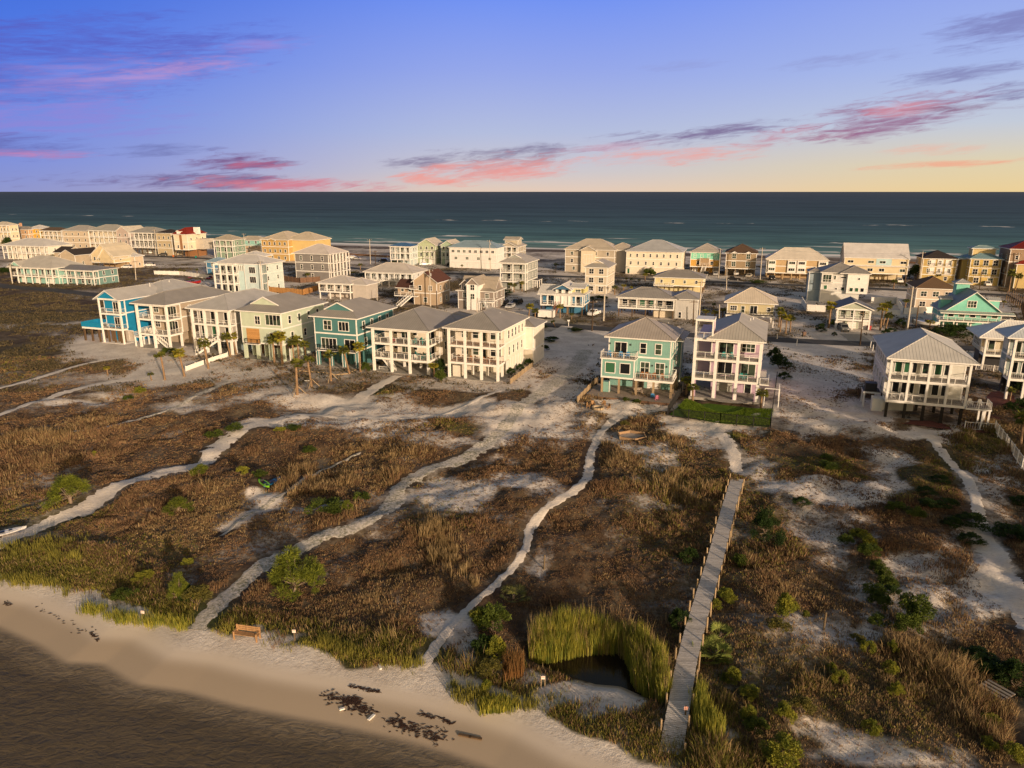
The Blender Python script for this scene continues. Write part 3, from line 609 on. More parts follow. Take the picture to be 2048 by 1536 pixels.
def weeds():
    r = np.random.RandomState(15); N = 110000; Y = r.uniform(120, 345, N); X = Y*r.uniform(-.8, .8, N); s = fields(X, Y)[0]
    k = (r.uniform(0, 1, N) < np.clip(0.75-s, 0.0, 1)*1.3) & (fbm(X, Y, .15, 55, 3) > .42); X, Y = X[k], Y[k]; k = ~(on_path(X, Y, .8) | in_house(X, Y)); X, Y = X[k], Y[k]
    tag(blades('weeds', np.stack([X, Y, height(X, Y)], -1), r.uniform(.15, .5, len(X)), .22, OLIVE2, 5, .8, .6, 16), kind='stuff')
OLIVE2 = leafmat((0.13, 0.10, 0.055), (0.05, 0.045, 0.025), 0.1, 0.2, 'weeds')
def in_poly(X, Y, pts): return dpoly(X, Y, pts, True)[1] < 0
def reed_bed(name, pix, n, h0, h1, mat, seed, wid=0.05, zoff=0.0, nb=5, soft=1.2):
    pts = [g(x, y) for x, y in pix]; r = np.random.RandomState(seed)
    x0, x1 = min(p[0] for p in pts), max(p[0] for p in pts); y0, y1 = min(p[1] for p in pts), max(p[1] for p in pts)
    X = r.uniform(x0, x1, n*4); Y = r.uniform(y0, y1, n*4); k = in_poly(X, Y, pts); X, Y = X[k], Y[k]; e = dpoly(X, Y, pts, True)[0]; k = (e > (fbm(X, Y, .9, seed+3, 3)-.25)*soft) | (r.uniform(0, 1, len(X)) < .06); X, Y = X[k][:n], Y[k][:n]
    P = np.stack([X, Y, np.maximum(height(X, Y), -1.0)+zoff], -1); h = r.uniform(h0*.8, h1, len(X))*(0.6+0.75*fbm(X, Y, 0.7, seed, 3))
    return tag(blades(name, P, h, wid, mat, nb, 0.16, 0.14, seed+1), kind='stuff')
reed_bed('reeds', [(1058, 1306), (1066, 1268), (1110, 1252), (1180, 1246), (1240, 1256), (1290, 1285), (1332, 1330), (1342, 1385), (1328, 1408), (1298, 1382), (1268, 1350), (1258, 1312), (1238, 1288), (1170, 1290), (1110, 1304)], 4200, 1.6, 2.4, REED, 50, 0.045, soft=.6)
reed_bed('reeds', [(1378, 1400), (1400, 1380), (1440, 1440), (1452, 1478), (1420, 1490), (1390, 1460)], 620, 1.2, 1.9, REED, 60, .04)
reed_bed('reeds', [(955, 1425), (1040, 1418), (1035, 1398), (960, 1396)], 500, 0.6, 1.0, REED, 61)
reed_bed('reed_stalks', [(1058, 1306), (1060, 1262), (1110, 1246), (1180, 1240), (1250, 1252), (1300, 1282), (1338, 1330), (1346, 1385), (1328, 1408), (1298, 1382), (1268, 1350), (1258, 1312), (1238, 1288), (1170, 1290)], 900, 1.8, 2.9, TANG, 57, 0.03, nb=3, soft=.3)
RUST = leafmat((0.30, 0.15, 0.055), (0.15, 0.10, 0.04), 0.7, 0.35, 'rusty_grass')
reed_bed('rusty_reeds', [(1005, 1330), (1052, 1318), (1050, 1352), (1012, 1368)], 300, .9, 1.9, RUST, 62, .035)
for _k, _q in enumerate(([(-20, 1168), (90, 1178), (140, 1205), (150, 1190), (90, 1150), (-20, 1145)], [(150, 1222), (240, 1250), (380, 1262), (385, 1240), (240, 1222), (170, 1200)], [(620, 1300), (740, 1334), (830, 1348), (850, 1325), (740, 1295), (640, 1272)], [(870, 1372), (940, 1420), (1040, 1424), (1100, 1404), (1000, 1385), (900, 1350)], [(1120, 1402), (1190, 1412), (1260, 1455), (1330, 1492), (1330, 1470), (1250, 1420)])):
    reed_bed('shore_grass', _q, (360, 700, 620, 420, 160)[_k], .45, 1.0, (OLIVE, REED, OLIVE, OLIVE, TANG)[_k], 90+_k, 0.035, soft=1.5)
for _k, _q in enumerate(([(1040, 1255), (1240, 1235), (1330, 1290), (1240, 1248), (1100, 1248)], [(850, 1010), (930, 1080), (960, 1180), (880, 1160), (820, 1080)], [(-40, 1160), (120, 1150), (170, 1195), (60, 1170)], [(150, 1215), (400, 1235), (380, 1255), (250, 1248)], [(0, 1090), (180, 1070), (160, 1130), (0, 1130)])):
    reed_bed('tall_dry_grass', _q, (400, 1500, 260, 520, 600)[_k], .45, 1.2, (RUST, TANG, OLIVE, OLIVE, OLIVE)[_k], 70+_k, 0.04, soft=6.0)

# ------------------------------------------------------------------ houses
def fit(tl, yb, trx, side, yaw):                          # place a house from its eave corner, foot line and end of the front
    dx = (tl[0]-1024)/F; dy = (768-tl[1])/F; k = (768-yb)/F
    Y = CAMH*(CP+k*SP)/(SP-k*CP); t = Y/(CP+dy*SP); X = dx*t; Z = CAMH-(SP-dy*CP)*t
    ca, sa = math.cos(yaw), math.sin(yaw); b = (CAMH-Z)*SP
    def solve(X, Y, ux, uy, px):
        q = (px-1024)/F; return (q*(Y*CP+b)-X)/(ux-q*uy*CP)
    w = solve(X, Y, ca, sa, trx); d = side
    if isinstance(side, tuple):
        d = solve(X+ca*w, Y+sa*w, -sa, ca, side[1]) if side[0] == 'R' else solve(X, Y, -sa, ca, side[1])
    return X, Y, Z, w, d

FOOT = []
def in_house(X, Y):
    r = np.zeros(X.shape, bool)
    for (x, y, a, w, d) in FOOT:
        u = (X-x)*math.cos(a)+(Y-y)*math.sin(a); v = -(X-x)*math.sin(a)+(Y-y)*math.cos(a); r |= (u > -.6) & (u < w+.6) & (v > -.8) & (v < d)
    return r
class House:
    def __init__(s, name, label, tl, yb, trx, side=12, yaw=-20, wall=(.7, .68, .62), style='lap', trim=None, cat='house', near=True, levels=3, w=None, d=None, encl=None):
        yr = math.radians(yaw); X, Y, Z, w0, d0 = fit(tl, yb, trx, side, yr)
        s.w = w or w0; s.d = d or (d0 if 4 < d0 < 40 else 14); s.ze = Z; s.yaw = yr; s.near = near
        s.zg = gh(X+s.w*0.5, Y); FOOT.append((X, Y, yr, s.w, s.d))
        s.root = tag(empty(name, (X, Y, s.zg), yr), label, cat, None)
        s.wm = siding(wall, style) if not isinstance(wall, bpy.types.Material) else wall
        s.tm = trim or TRIM; s.em = siding(encl, style) if encl else s.wm; s.rm = None
        s.W = MB(); s.T = MB(); s.n = levels; s.L = [s.ze*i/levels for i in range(levels+1)]
        if levels == 3: s.L = [0, s.ze*.335, s.ze*.675, s.ze]
        s.cx = 0
    def at(s, x, y, z=0.0):
        ca, sa = math.cos(s.yaw), math.sin(s.yaw); o = s.root.location
        return (o.x+ca*x-sa*y, o.y+sa*x+ca*y, o.z+z)
    def block(s, x0, x1, y0, y1, z0, z1, mat=None, trim=True, belts=()):
        s.W.box(x0, x1, y0, y1, z0, z1, mat or s.wm)
        if trim:
            t = 0.16; e = 0.035
            for (x, y) in ((x0, y0), (x1, y0), (x0, y1), (x1, y1)):
                ax0, ax1 = (x-e, x+t) if x == x0 else (x-t, x+e); ay0, ay1 = (y-e, y+t) if y == y0 else (y-t, y+e)
                s.T.box(ax0, ax1, ay0, ay1, z0+.003, z1-.003, s.tm)
            for zb in belts:
                s.T.box(x0-.05, x1+.05, y0-.05, y1+.05, zb-.14, zb+.14, s.tm)
    def roof(s, kind, x0, x1, y0, y1, z, pitch=.42, ov=.6, col=(.30, .29, .28), style='seam', f=.55, name='roof', gm=None, th=.2):
        rm = roofing(col, style); m = MB(); fm = s.tm; gm = gm or s.wm
        sw = kind in ('gs',) or (kind in ('hip',) and (x1-x0) > (y1-y0))
        if sw: T = lambda x, y, zz: (y, x, zz); a0, a1, b0, b1 = y0, y1, x0, x1
        else: T = lambda x, y, zz: (x, y, zz); a0, a1, b0, b1 = x0, x1, y0, y1
        flip = sw
        def P(pts, mat, ud=None):
            q = [T(*p) for p in pts]; q = q[::-1] if flip else q
            if ud is not None: ud = T(*ud)
            m.poly(q, mat, ud)
        A0, A1 = a0-ov, a1+ov; W = A1-A0; c = (A0+A1)/2
        if kind in ('hip', 'dutch'):
            B0, B1 = b0-ov, b1+ov; zt = z+th; h = pitch*W/2; r0, r1 = B0+W/2, B1-W/2
            if r1 < r0: r0 = r1 = (B0+B1)/2
            for (p, q) in (((A0, B0), (A1, B0)), ((A1, B0), (A1, B1)), ((A1, B1), (A0, B1)), ((A0, B1), (A0, B0))):
                P([(*p, z), (*q, z), (*q, zt), (*p, zt)], fm)
            P([(A0, B0, z), (A0, B1, z), (A1, B1, z), (A1, B0, z)], fm)
            P([(A1, B1, zt), (A0, B1, zt), (c, r1, zt+h)], rm, (1, 0, 0))
            if kind == 'hip':
                P([(A0, B0, zt), (A1, B0, zt), (c, r0, zt+h)], rm, (1, 0, 0))
                P([(A1, B0, zt), (A1, B1, zt), (c, r1, zt+h)]+([(c, r0, zt+h)] if r1 > r0 else []), rm, (0, 1, 0))
                P([(A0, B1, zt), (A0, B0, zt), (c, r0, zt+h)]+([(c, r1, zt+h)] if r1 > r0 else []), rm, (0, 1, 0))
                for p in ((A0, B0), (A1, B0), (A0, B1), (A1, B1)):
                    q = (c, r0 if p[1] == B0 else r1, zt+h+.02); m.bar(T(p[0], p[1], zt+.01), T(*q), .07, rm, 5)
                if r1 > r0: m.bar(T(c, r0, zt+h+.02), T(c, r1, zt+h+.02), .08, rm, 5)
            else:
                yf = B0+f*W/2; hf = f*h; g_ = (1-f)*W/2; o = .35
                P([(A0, B0, zt), (A1, B0, zt), (c+g_, yf, zt+hf), (c-g_, yf, zt+hf)], rm, (1, 0, 0))
                P([(A1, B0, zt), (A1, B1, zt), (c, r1, zt+h), (c, yf-o, zt+h), (c+g_+.0, yf-o*.0, zt+hf)], rm, (0, 1, 0))
                P([(A0, B1, zt), (A0, B0, zt), (c-g_, yf, zt+hf), (c, yf-o, zt+h), (c, r1, zt+h)], rm, (0, 1, 0))
                P([(c-g_, yf+.02, zt+hf), (c+g_, yf+.02, zt+hf), (c, yf+.02, zt+h)], gm)
                for sg in (-1, 1): m.beam(T(c+sg*g_, yf-.02, zt+hf), T(c, yf-o, zt+h), .14, .2, fm)
        else:
            B0, B1 = b0-ov, b1+ov; h = pitch*W/2; dz = pitch*ov; zt = z+th
            # eave tips sit a little below the wall top so that the slope passes over it
            e0 = zt-dz
            for sg in (-1, 1):
                E = A0 if sg < 0 else A1
                p = [(E, B0, e0), (E, B1, e0), (c, B1, e0+h), (c, B0, e0+h)]
                if sg > 0: P(p, rm, (0, 1, 0)); P([(v[0], v[1], v[2]-th) for v in p[::-1]], fm)
                else: P(p[::-1], rm, (0, 1, 0)); P([(v[0], v[1], v[2]-th) for v in p], fm)
                P([(E, B0, e0-th), (E, B1, e0-th), (E, B1, e0), (E, B0, e0)], fm)
                for B in (B0, B1): P([(E, B, e0-th), (c, B, e0+h-th), (c, B, e0+h), (E, B, e0)], fm)
            zz = z-.01
            for B, dr in ((b0, 1), (b1, -1)):
                tri = [(a0, B, zz), (a1, B, zz), (c, B, e0+h-th)]
                q = [T(*p) for p in tri]; s.W.poly(q if (dr > 0) != flip else q[::-1], gm)
            m.bar(T(c, B0, e0+h+.02), T(c, B1, e0+h+.02), .07, rm, 5)
        return m.build(name, s.root)
    def finish(s):
        if s.W.f: s.W.build('wall', s.root)
        if s.T.f: s.T.build('trim', s.root)
    def window(s, face, a, z, w, h, bars=1, hb=1, plane=0.0, door=False, glass=None, tm=None):
        """face F/B/L/R; a = centre along the face, z = sill, plane = coordinate of the wall."""
        T = {'F': lambda u, n, v: (u, plane-n, v), 'B': lambda u, n, v: (u, plane+n, v), 'R': lambda u, n, v: (plane+n, u, v), 'L': lambda u, n, v: (plane-n, u, v)}[face]
        m = MB(); tm = tm or s.tm; fr = .13; x0, x1 = a-w/2, a+w/2; gl = glass or GLASS
        def bx(mm, u0, u1, v0, v1, n1, mat, n0=-.02):
            P = [(u0, n0, v0), (u1, n0, v0), (u1, n1, v0), (u0, n1, v0), (u0, n0, v1), (u1, n0, v1), (u1, n1, v1), (u0, n1, v1)]; P = [T(*p) for p in P]
            for q in ((0, 3, 2, 1), (4, 5, 6, 7), (0, 1, 5, 4), (2, 3, 7, 6), (1, 2, 6, 5), (3, 0, 4, 7)): mm.poly([P[i] for i in (q if face in 'BL' or True else q)], mat)
        bx(m, x0-fr, x0, z-fr, z+h+fr, .07, tm); bx(m, x1, x1+fr, z-fr, z+h+fr, .07, tm)
        bx(m, x0, x1, z+h, z+h+fr, .071, tm)
        if not door: bx(m, x0, x1, z-fr, z, .085, tm)
        for k in range(1, bars+1):
            u = x0+w*k/(bars+1); bx(m, u-.035, u+.035, z, z+h, .055, tm)
        if hb: bx(m, x0, x1, z+h*.5-.03, z+h*.5+.03, .05, tm)
        nm = 'door' if door else 'window'
        if s.near:
            o = m.build(nm, s.root); p = MB(); bx(p, x0, x1, z, z+h, .02, gl); p.build('pane', o)
        else:
            bx(m, x0, x1, z, z+h, .02, gl); o = m.build(nm, s.root)
        return o
    def row(s, face, lv, n, w=1.0, h=1.4, a0=None, a1=None, plane=None, sill=.85, bars=0, hb=1, z=None, glass=None):
        L = s.d if face in 'LR' else s.w
        a0 = .1*L if a0 is None else a0; a1 = .9*L if a1 is None else a1
        if plane is None: plane = {'F': 0, 'B': s.d, 'L': 0, 'R': s.w}[face]
        for i in range(n):
            a = a0+(a1-a0)*((i+.5)/n); s.window(face, a, (s.L[lv] if z is None else z)+sill, w, h, bars, hb, plane, glass=glass)
    def col(s, x, y, z0, z1, r=.2, mat=None):
        m = MB(); m.box(x-r, x+r, y-r, y+r, z0, z1, mat or s.tm); m.build('column', s.root)
    def rail(s, pts, z, mat=None, sp=.28, hh=1.0, thick=.03, post=1.8, cable=False):
        m = MB(); mt = mat or s.tm
        for a, b in zip(pts, pts[1:]):
            L = math.hypot(b[0]-a[0], b[1]-a[1])
            if L < .3: continue
            m.beam((*a, z+hh), (*b, z+hh), .08, .06, mt); m.beam((*a, z+.12), (*b, z+.12), .03, .03, mt)
            k = max(1, round(L/post))
            for i in range(k+1):
                x, y = a[0]+(b[0]-a[0])*i/k, a[1]+(b[1]-a[1])*i/k; m.box(x-.04, x+.04, y-.04, y+.04, z, z+hh+.03, mt)
            if cable:
                for q in (.3, .48, .66, .84): m.beam((*a, z+q), (*b, z+q), .015, .015, mt)
            elif s.near:
                k = max(1, int(L/sp))
                for i in range(k):
                    x, y = a[0]+(b[0]-a[0])*(i+.5)/k, a[1]+(b[1]-a[1])*(i+.5)/k; m.box(x-.011, x+.011, y-.011, y+.011, z+.12, z+hh, mt)
            else:
                m.beam((*a, z+.55), (*b, z+.55), .02, .05, mt)
        m.build('railing', s.root)
    def deck(s, x0, x1, y0, y1, z, th=.42, top=None):
        m = MB(); m.box(x0, x1, y0, y1, z-th, z, s.tm, top=top or DECKG); m.build('deck', s.root)
    def porch(s, x0, x1, y0, d, lv, n, top, side='R', cable=False, zf=None, r=.2, ground=True, deckm=None, nos=1, railm=None):
        """Open porch: slabs at the given levels, n bays of columns up to height top."""
        for k in lv:
            z = s.L[k]; s.deck(x0-.02, x1+.02, y0-.02, y0+d-.003, z, top=deckm)
            pts = [(x0+.12, y0+d), (x0+.12, y0+.12), (x1-.12, y0+.12), (x1-.12, y0+d)]
            s.rail(pts, z, cable=cable, mat=railm)
        z0 = -.4 if ground else s.L[lv[0]]
        for i in range(n+1): s.col(x0+r-.04+(x1-x0-2*r+.08)*i/n, y0+r-.04, z0, top-.003, r)
        for sx in (x0, x1):
            for k in range(1, nos):
                s.col(sx+(r-.04 if sx == x0 else -r+.04), y0+d*k/nos, z0, top-.003, r)
        s.T.box(x0+.01, x1-.01, y0+.01, y0+.2, top-.4, top-.004, s.tm); s.T.box(x1-.2, x1-.01, y0+.2, y0+d-.003, top-.4, top-.004, s.tm); s.T.box(x0+.01, x0+.2, y0+.2, y0+d-.003, top-.4, top-.004, s.tm)
    def stairs(s, a, b, w=1.1, rail=True, mat=None):
        """a top (x,y,z), b foot (x,y,z)."""
        m = MB(); mt = mat or s.tm; a = Vector(a); b = Vector(b); d = b-a; dh = Vector((d.x, d.y, 0)); L = dh.length; dh.normalize(); sd_ = Vector((-dh.y, dh.x, 0))*w/2
        m.beam(a+sd_, b+sd_, .08, .3, mt); m.beam(a-sd_, b-sd_, .08, .3, mt); n = max(3, int(abs(d.z)/.19))
        for i in range(n):
            p = a+d*((i+.5)/n); m.beam(p-sd_, p+sd_, .27, .05, mt)
        if rail:
            for q in (1, -1): m.beam(a+sd_*q+Vector((0, 0, .95)), b+sd_*q+Vector((0, 0, .95)), .07, .07, mt)
            for i in range(0, n+1, 2):
                for q in (1, -1):
                    p = a+d*(i/n)+sd_*q; m.box(p.x-.03, p.x+.03, p.y-.03, p.y+.03, p.z, p.z+.95, mt)
        m.build('staircase', s.root)
    def garage(s, face, a, w=2.6, h=2.2, plane=0.0, mat=None, z=0.05):
        m = MB(); mt = mat or s.tm
        T = {'F': lambda x, y, zz: (x, plane-y, zz), 'R': lambda x, y, zz: (plane+y, x, zz), 'L': lambda x, y, zz: (plane-y, x, zz)}[face]
        for k in range(4): m.box(a-w/2, a+w/2, -.02, .04, z+h*k/4+.02, z+h*(k+1)/4-.015, mt, T=T)
        m.box(a-w/2, a+w/2, -.02, .025, z, z+h, paint((.3, .29, .28)), T=T); m.build('garage_door', s.root)
    def piles(s, x0, x1, y0, y1, nx, ny, z1, r=.17, mat=None):
        for i in range(nx):
            for j in range(ny):
                x = x0+(x1-x0)*i/max(1, nx-1); y = y0+(y1-y0)*j/max(1, ny-1); m = MB(); m.box(x-r, x+r, y-r, y+r, -.5, z1, mat or PILE); m.build('pile', s.root)
    def pad(s, x0, x1, y0, y1, mat=None, z=.07): m = MB(); m.box(x0, x1, y0, y1, -.4, z, mat or CONC); m.build('slab', s.root)
    def vents(s, pts):
        for (x, y, z) in pts: m = MB(); m.bar((x, y, z-.5), (x, y, z+.4), .07, TRIM); m.build('vent_pipe', s.root)

fr = dict(A=(140, 540, 5.689), B=(440, 570, 5.689), C=(720, 580, 5.389), D=(1150, 610, 4.551), E=(1680, 600, 5.12), Z=(0, 420, 4.096), Y=(400, 440, 4.096), X=(800, 440, 4.096), W=(1200, 440, 4.096), V=(1600, 460, 4.571))
def fit_args(f, x, y, yb, xr, side):
    a, b, k = fr[f]
    if isinstance(side, tuple): side = (side[0], a+side[1]/k)
    return dict(tl=(a+x/k, b+y/k), yb=b+yb/k, trx=a+xr/k, side=side)
GREYR = (.31, .295, .28); LGREY = (.47, .46, .45); WHITR = (.66, .64, .61); BRNR = (.11, .075, .055); TANR = (.40, .35, .29); DKR = (.06, .05, .048)
DOORS = dict(door=True)

# --- first row, facing the bay
def blue_house():
    h = House('beach_house', 'bright blue three-storey house with gabled porch at the left end of the bay row', **fit_args('A', 310, 320, 825, 548, 24), wall=(.010, .22, .42), style='lap')
    w, d, L = h.w, 22, h.L; p = 1.5
    h.block(0, w, p, d, L[1], h.ze, belts=(L[2],)); h.block(.3, w-.3, p+1.5, d-.3, -.3, L[1], trim=False)
    h.porch(0, w, 0, p, (1, 2), 1, h.ze, cable=True, r=.15); h.pad(-.2, w+.2, -.3, p+2, WHITE)
    h.roof('gf', 0, w, 0, d*.55, h.ze, .55, .7, LGREY); h.roof('hip', -1.5, w+1.8, d*.5, d+2, h.ze-.15, .42, .6, LGREY)
    h.window('F', w*.62, L[2]+.15, 2.2, 2.2, 2, 0, p, door=True); h.window('F', w*.6, L[1]+.15, 2.2, 2.2, 2, 0, p, door=True)
    h.row('R', 2, 3, .8, 1.2, 10, 20); h.row('R', 1, 2, .8, 1.2, 10, 18)
    m = MB()                                              # lower sun deck wrapping to the left
    for q in ((-6.2, -.02, -.15, .0), (-6.2, -6.05, .0, 4.2), (-6.2, -.02, 4.2, 4.35)): m.box(q[0], q[1], q[2], q[3], L[1]-.1, L[1]+1.0, h.wm)
    m.build('parapet', h.root); h.deck(-6.15, -.03, -.1, 4.3, L[1]-.12); h.piles(-5.9, -1.2, .2, 3.9, 3, 2, L[1]-.5); h.piles(1.2, w-1.4, .6, 1.6, 3, 2, L[1]-.4)
    h.window('F', w*.75, .1, 2.6, 2.4, 1, 0, p+1.5, door=True, glass=paint((.5, .45, .4))); h.vents([(w*.7, 11, h.ze+1.9), (w*.7, 17, h.ze+1.9)])
    h.finish(); return h
def porch_house(label, fa, depth, wall, roofc, bays, p=4.2, style='lap', encl=None, cable=False, nos=1, side_win=(4, 3), extra=None, fw=None, deckm=None, yaw=-20, ov=.75, pitch=.42, r=.22, glass=GLASS, levels=3, name='beach_house', ground_set=3.0, side_y=None):
    h = House(name, label, **fa, wall=wall, style=style, encl=encl, yaw=yaw, levels=levels)
    w, d, L = h.w, depth, h.L; h.d = d
    h.block(0, w, p, d, L[1], h.ze, belts=tuple(L[2:-1])); h.block(.3, w-.3, p+ground_set, d-.3, -.3, L[1], h.em, trim=False)
    h.porch(0, w, 0, p, tuple(range(1, levels)), bays, h.ze, cable=cable, nos=nos, r=r, deckm=deckm); h.pad(-.3, w+.3, -.5, d)
    h.roof('hip', 0, w, 0, d, h.ze, pitch, ov, roofc)
    for k in range(1, levels):
        for (f, ww, hh, b) in (fw or ((.17, 1.0, 1.5, 0), (.42, 2.2, 2.2, 1), (.78, 2.2, 2.2, 2))):
            h.window('F', w*f, L[k]+(.12 if hh > 1.9 else .8), ww, hh, b, 0 if hh > 1.9 else 1, p, door=hh > 1.9, glass=glass)
    for k, n in zip((2, 1), side_win):
        if k < levels: h.row('R', k, n, .75, 1.5, p+1, d-1, sill=.8); h.row('L', k, n, .75, 1.3, p+1, d-1)
    if extra: extra(h, w, d, p, L)
    h.finish(); return h
def tan_x(h, w, d, p, L):
    h.stairs((w*.3, 1.2, L[1]), (w*.85, 1.2, 0)); h.piles(p*.3, w-.4, p-.2, d-1, 3, 3, L[1]-.4, .2, h.tm); h.window('R', p*.55, .3, 2.4, 2.4, 0, 0, w-.3+.001, glass=paint((.48, .42, .36))) if False else None
    h.deck(-2.0, -.05, .3, 3.0, L[1]-1.0, .2); h.rail([(-1.9, 3.0), (-1.9, .4), (-.1, .4)], L[1]-1.0); h.piles(-1.8, -.3, .5, 2.8, 2, 2, L[1]-1.2, .12, h.tm)
def grey_x(h, w, d, p, L): h.stairs((w*.72, -.5, L[1]), (w*.22, -1.8, 0), 1.0); h.piles(.6, w-.5, p-.2, d-1, 3, 3, L[1]-.4, .2, h.tm); h.garage('F', w*.3, 3.0, 2.3, p+3, DARK)
def w1_x(h, w, d, p, L):
    h.stairs((1.2, 1.6, L[1]-.1), (3.6, 1.6, 0)); h.piles(.6, w-.5, p-.1, d-1, 4, 3, L[1]-.4, .2, h.tm)
    h.block(w-.2, w+3.2, 9, 22, L[1], h.ze-1.3, belts=(L[2],)); h.block(w+.1, w+2.9, 9.3, 21.7, -.3, L[1], trim=False)
    h.roof('hip', w-6, w+3.2, 9, 22, h.ze-1.3, .42, .6, GREYR); h.garage('F', w*.42, 3.2, 2.3, p+3); h.rail([(.6, 1.2), (4.4, 1.2)], .06, hh=.6)
def w2_x(h, w, d, p, L):
    h.piles(.6, w-.5, p-.1, p+2.5, 4, 2, L[1]-.4, .2, h.tm)
    h.block(w-2.5, w+1.8, d-.1, d+7, 0, L[2]+1.2, belts=(L[1],)); h.roof('hip', w-3, w+1.8, d, d+7, L[2]+1.2, .42, .5, GREYR)
    for k in range(7): h.T.box(w-.27, w-.2, p+3.4+k*1.5, p+3.75+k*1.5, -.2, L[1]-.1, h.tm)
    m = MB(); m.box(.5, 2.1, .9, 2.4, .05, 2.2, siding((.66, .62, .55), 'bb')); m.build('shower_enclosure', h.root); h.vents([(w*.7, d*.6, h.ze+1.5)])
H1 = blue_house()
H2 = porch_house('beige three-storey house with white double porch, second from the left in the bay row', fit_args('A', 735, 385, 880, 1085, 20), 20, (.42, .35, .27), GREYR, 2, 4.0, extra=tan_x, fw=((.2, 1.3, 1.5, 1), (.68, 3.2, 2.2, 3)))
H3 = porch_house('grey three-storey house with glass-railed porches and long white stair, third in the bay row', fit_args('A', 1365, 435, 930, 1800, 20), 20, (.40, .38, .35), LGREY, 3, 1.9, encl=(.22, .28, .32), cable=True, extra=grey_x, fw=((.15, 1.4, 2.2, 1), (.45, 1.8, 2.2, 1), (.8, 1.8, 2.2, 1)), glass=GLASSG)
def closed_house(label, fa, depth, wall, style, frontw, kind, col, gable=None, sidew=(4, 3), col_mat=None, x=None):
    h = House('beach_house', label, **fa, wall=wall, style=style); w, d, L = h.w, depth, h.L; h.d = d
    h.block(0, w, 0, d, L[1], h.ze, belts=(L[2], L[1]+.16)); h.block(.3, w-.3, 5, d-.2, -.3, L[1], trim=False); h.pad(-.4, w+.4, -.6, d)
    h.roof(kind, 0, w, 0, d, h.ze, .46, .75, col, f=.4)
    for (lv, f, ww, hh, b, hb) in frontw: h.window('F', w*f, L[lv]+(.15 if hh > 2.1 else .75), ww, hh, b, hb, 0, door=hh > 2.1)
    h.row('R', 2, sidew[0], .8, 1.5, 1, d-1); h.row('R', 1, sidew[1], .8, 1.5, 1, d-1); h.row('L', 2, 3, .8, 1.5, 1, d-1)
    cm = col_mat or h.wm
    for i in range(4):
        for j in range(2): h.col(.3+(w-.6)*i/3, .35+j*2.6, -.4, L[1]-.02, .3, cm); 
    if x: x(h, w, d, L)
    h.finish(); return h
def green_x(h, w, d, L):
    m = MB(); m.box(w*.12, w*.44, -.06, -.01, L[1]+.1, L[2]-.3, wood((.5, .27, .1), 6.0, 1)); m.build('shutter_panel', h.root); h.rail([(w*.12, -.02), (w*.12, -.8), (w*.44, -.8), (w*.44, -.02)], L[1]+.05, BLACK)
    h.deck(w*.11, w*.45, -.85, -.01, L[1]+.05, .15); m = MB(); m.box(.6, w*.4, 4.9, 4.95, 0, L[1]-.4, PLANKD); m.build('screen', h.root)
def teal_x(h, w, d, L):
    h.deck(w*.1, w*.56, -1.0, -.06, L[1]+.1, .18); h.rail([(w*.1, -.05), (w*.1, -.95), (w*.56, -.95), (w*.56, -.05)], L[1]+.1, BLACK, cable=False)
    h.deck(w*.66, w*.98, -1.0, -.06, L[1]+.1, .18); h.rail([(w*.66, -.05), (w*.66, -.95), (w*.98, -.95), (w*.98, -.05)], L[1]+.1, BLACK)
    for i in range(4):
        for e in (-1, 1): h.T.box(.3+(w-.6)*i/3+e*.3-.06, .3+(w-.6)*i/3+e*.3+.06, .0, .06, -.3, L[1]-.1, h.tm)
H4 = closed_house('pale green three-storey house with brown shutter panel over square columns in the bay row', fit_args('B', 225, 290, 830, 690, ('R', 1170)), 15, (.50, .58, .47), 'lap', [(2, .42, 1.2, 1.6, 1, 1), (2, .8, 3.6, 2.05, 3, 0), (1, .8, 2.2, 1.7, 2, 0)], 'dutch', GREYR, x=green_x)
H5 = closed_house('teal three-storey house with white trim and striped columns in the bay row', fit_args('B', 1065, 355, 908, 1548, ('R', 1960)), 14.5, (.075, .20, .21), 'bb', [(2, .32, 1.7, 1.8, 1, 1), (2, .7, 2.2, 1.7, 2, 0), (1, .33, 3.4, 2.2, 3, 0), (1, .82, 2.2, 2.2, 1, 0)], 'dutch', GREYR, x=teal_x)
H6 = porch_house('white three-storey house with deep double porch and teal patio chairs in the bay row', fit_args('C', 120, 405, 870, 730, 16), 16, (.74, .68, .58), GREYR, 3, 5.0, extra=w1_x, fw=((.2, .8, 1.4, 0), (.38, 1.6, 2.2, 1), (.56, .8, 1.5, 0), (.84, 1.6, 2.2, 1)), cable=True)
H7 = porch_house('white three-storey house with brown-decked double porch at the right end of the bay row', fit_args('C', 940, 410, 942, 1490, ('R', 1780)), 15, (.76, .71, .62), GREYR, 3, 3.4, extra=w2_x, fw=((.2, 1.2, 1.4, 0), (.42, 1.1, 1.4, 0), (.58, .9, 2.2, 0), (.82, 2.0, 1.8, 1)), cable=True, deckm=wood((.30, .15, .08), 7.0), side_win=(5, 4))
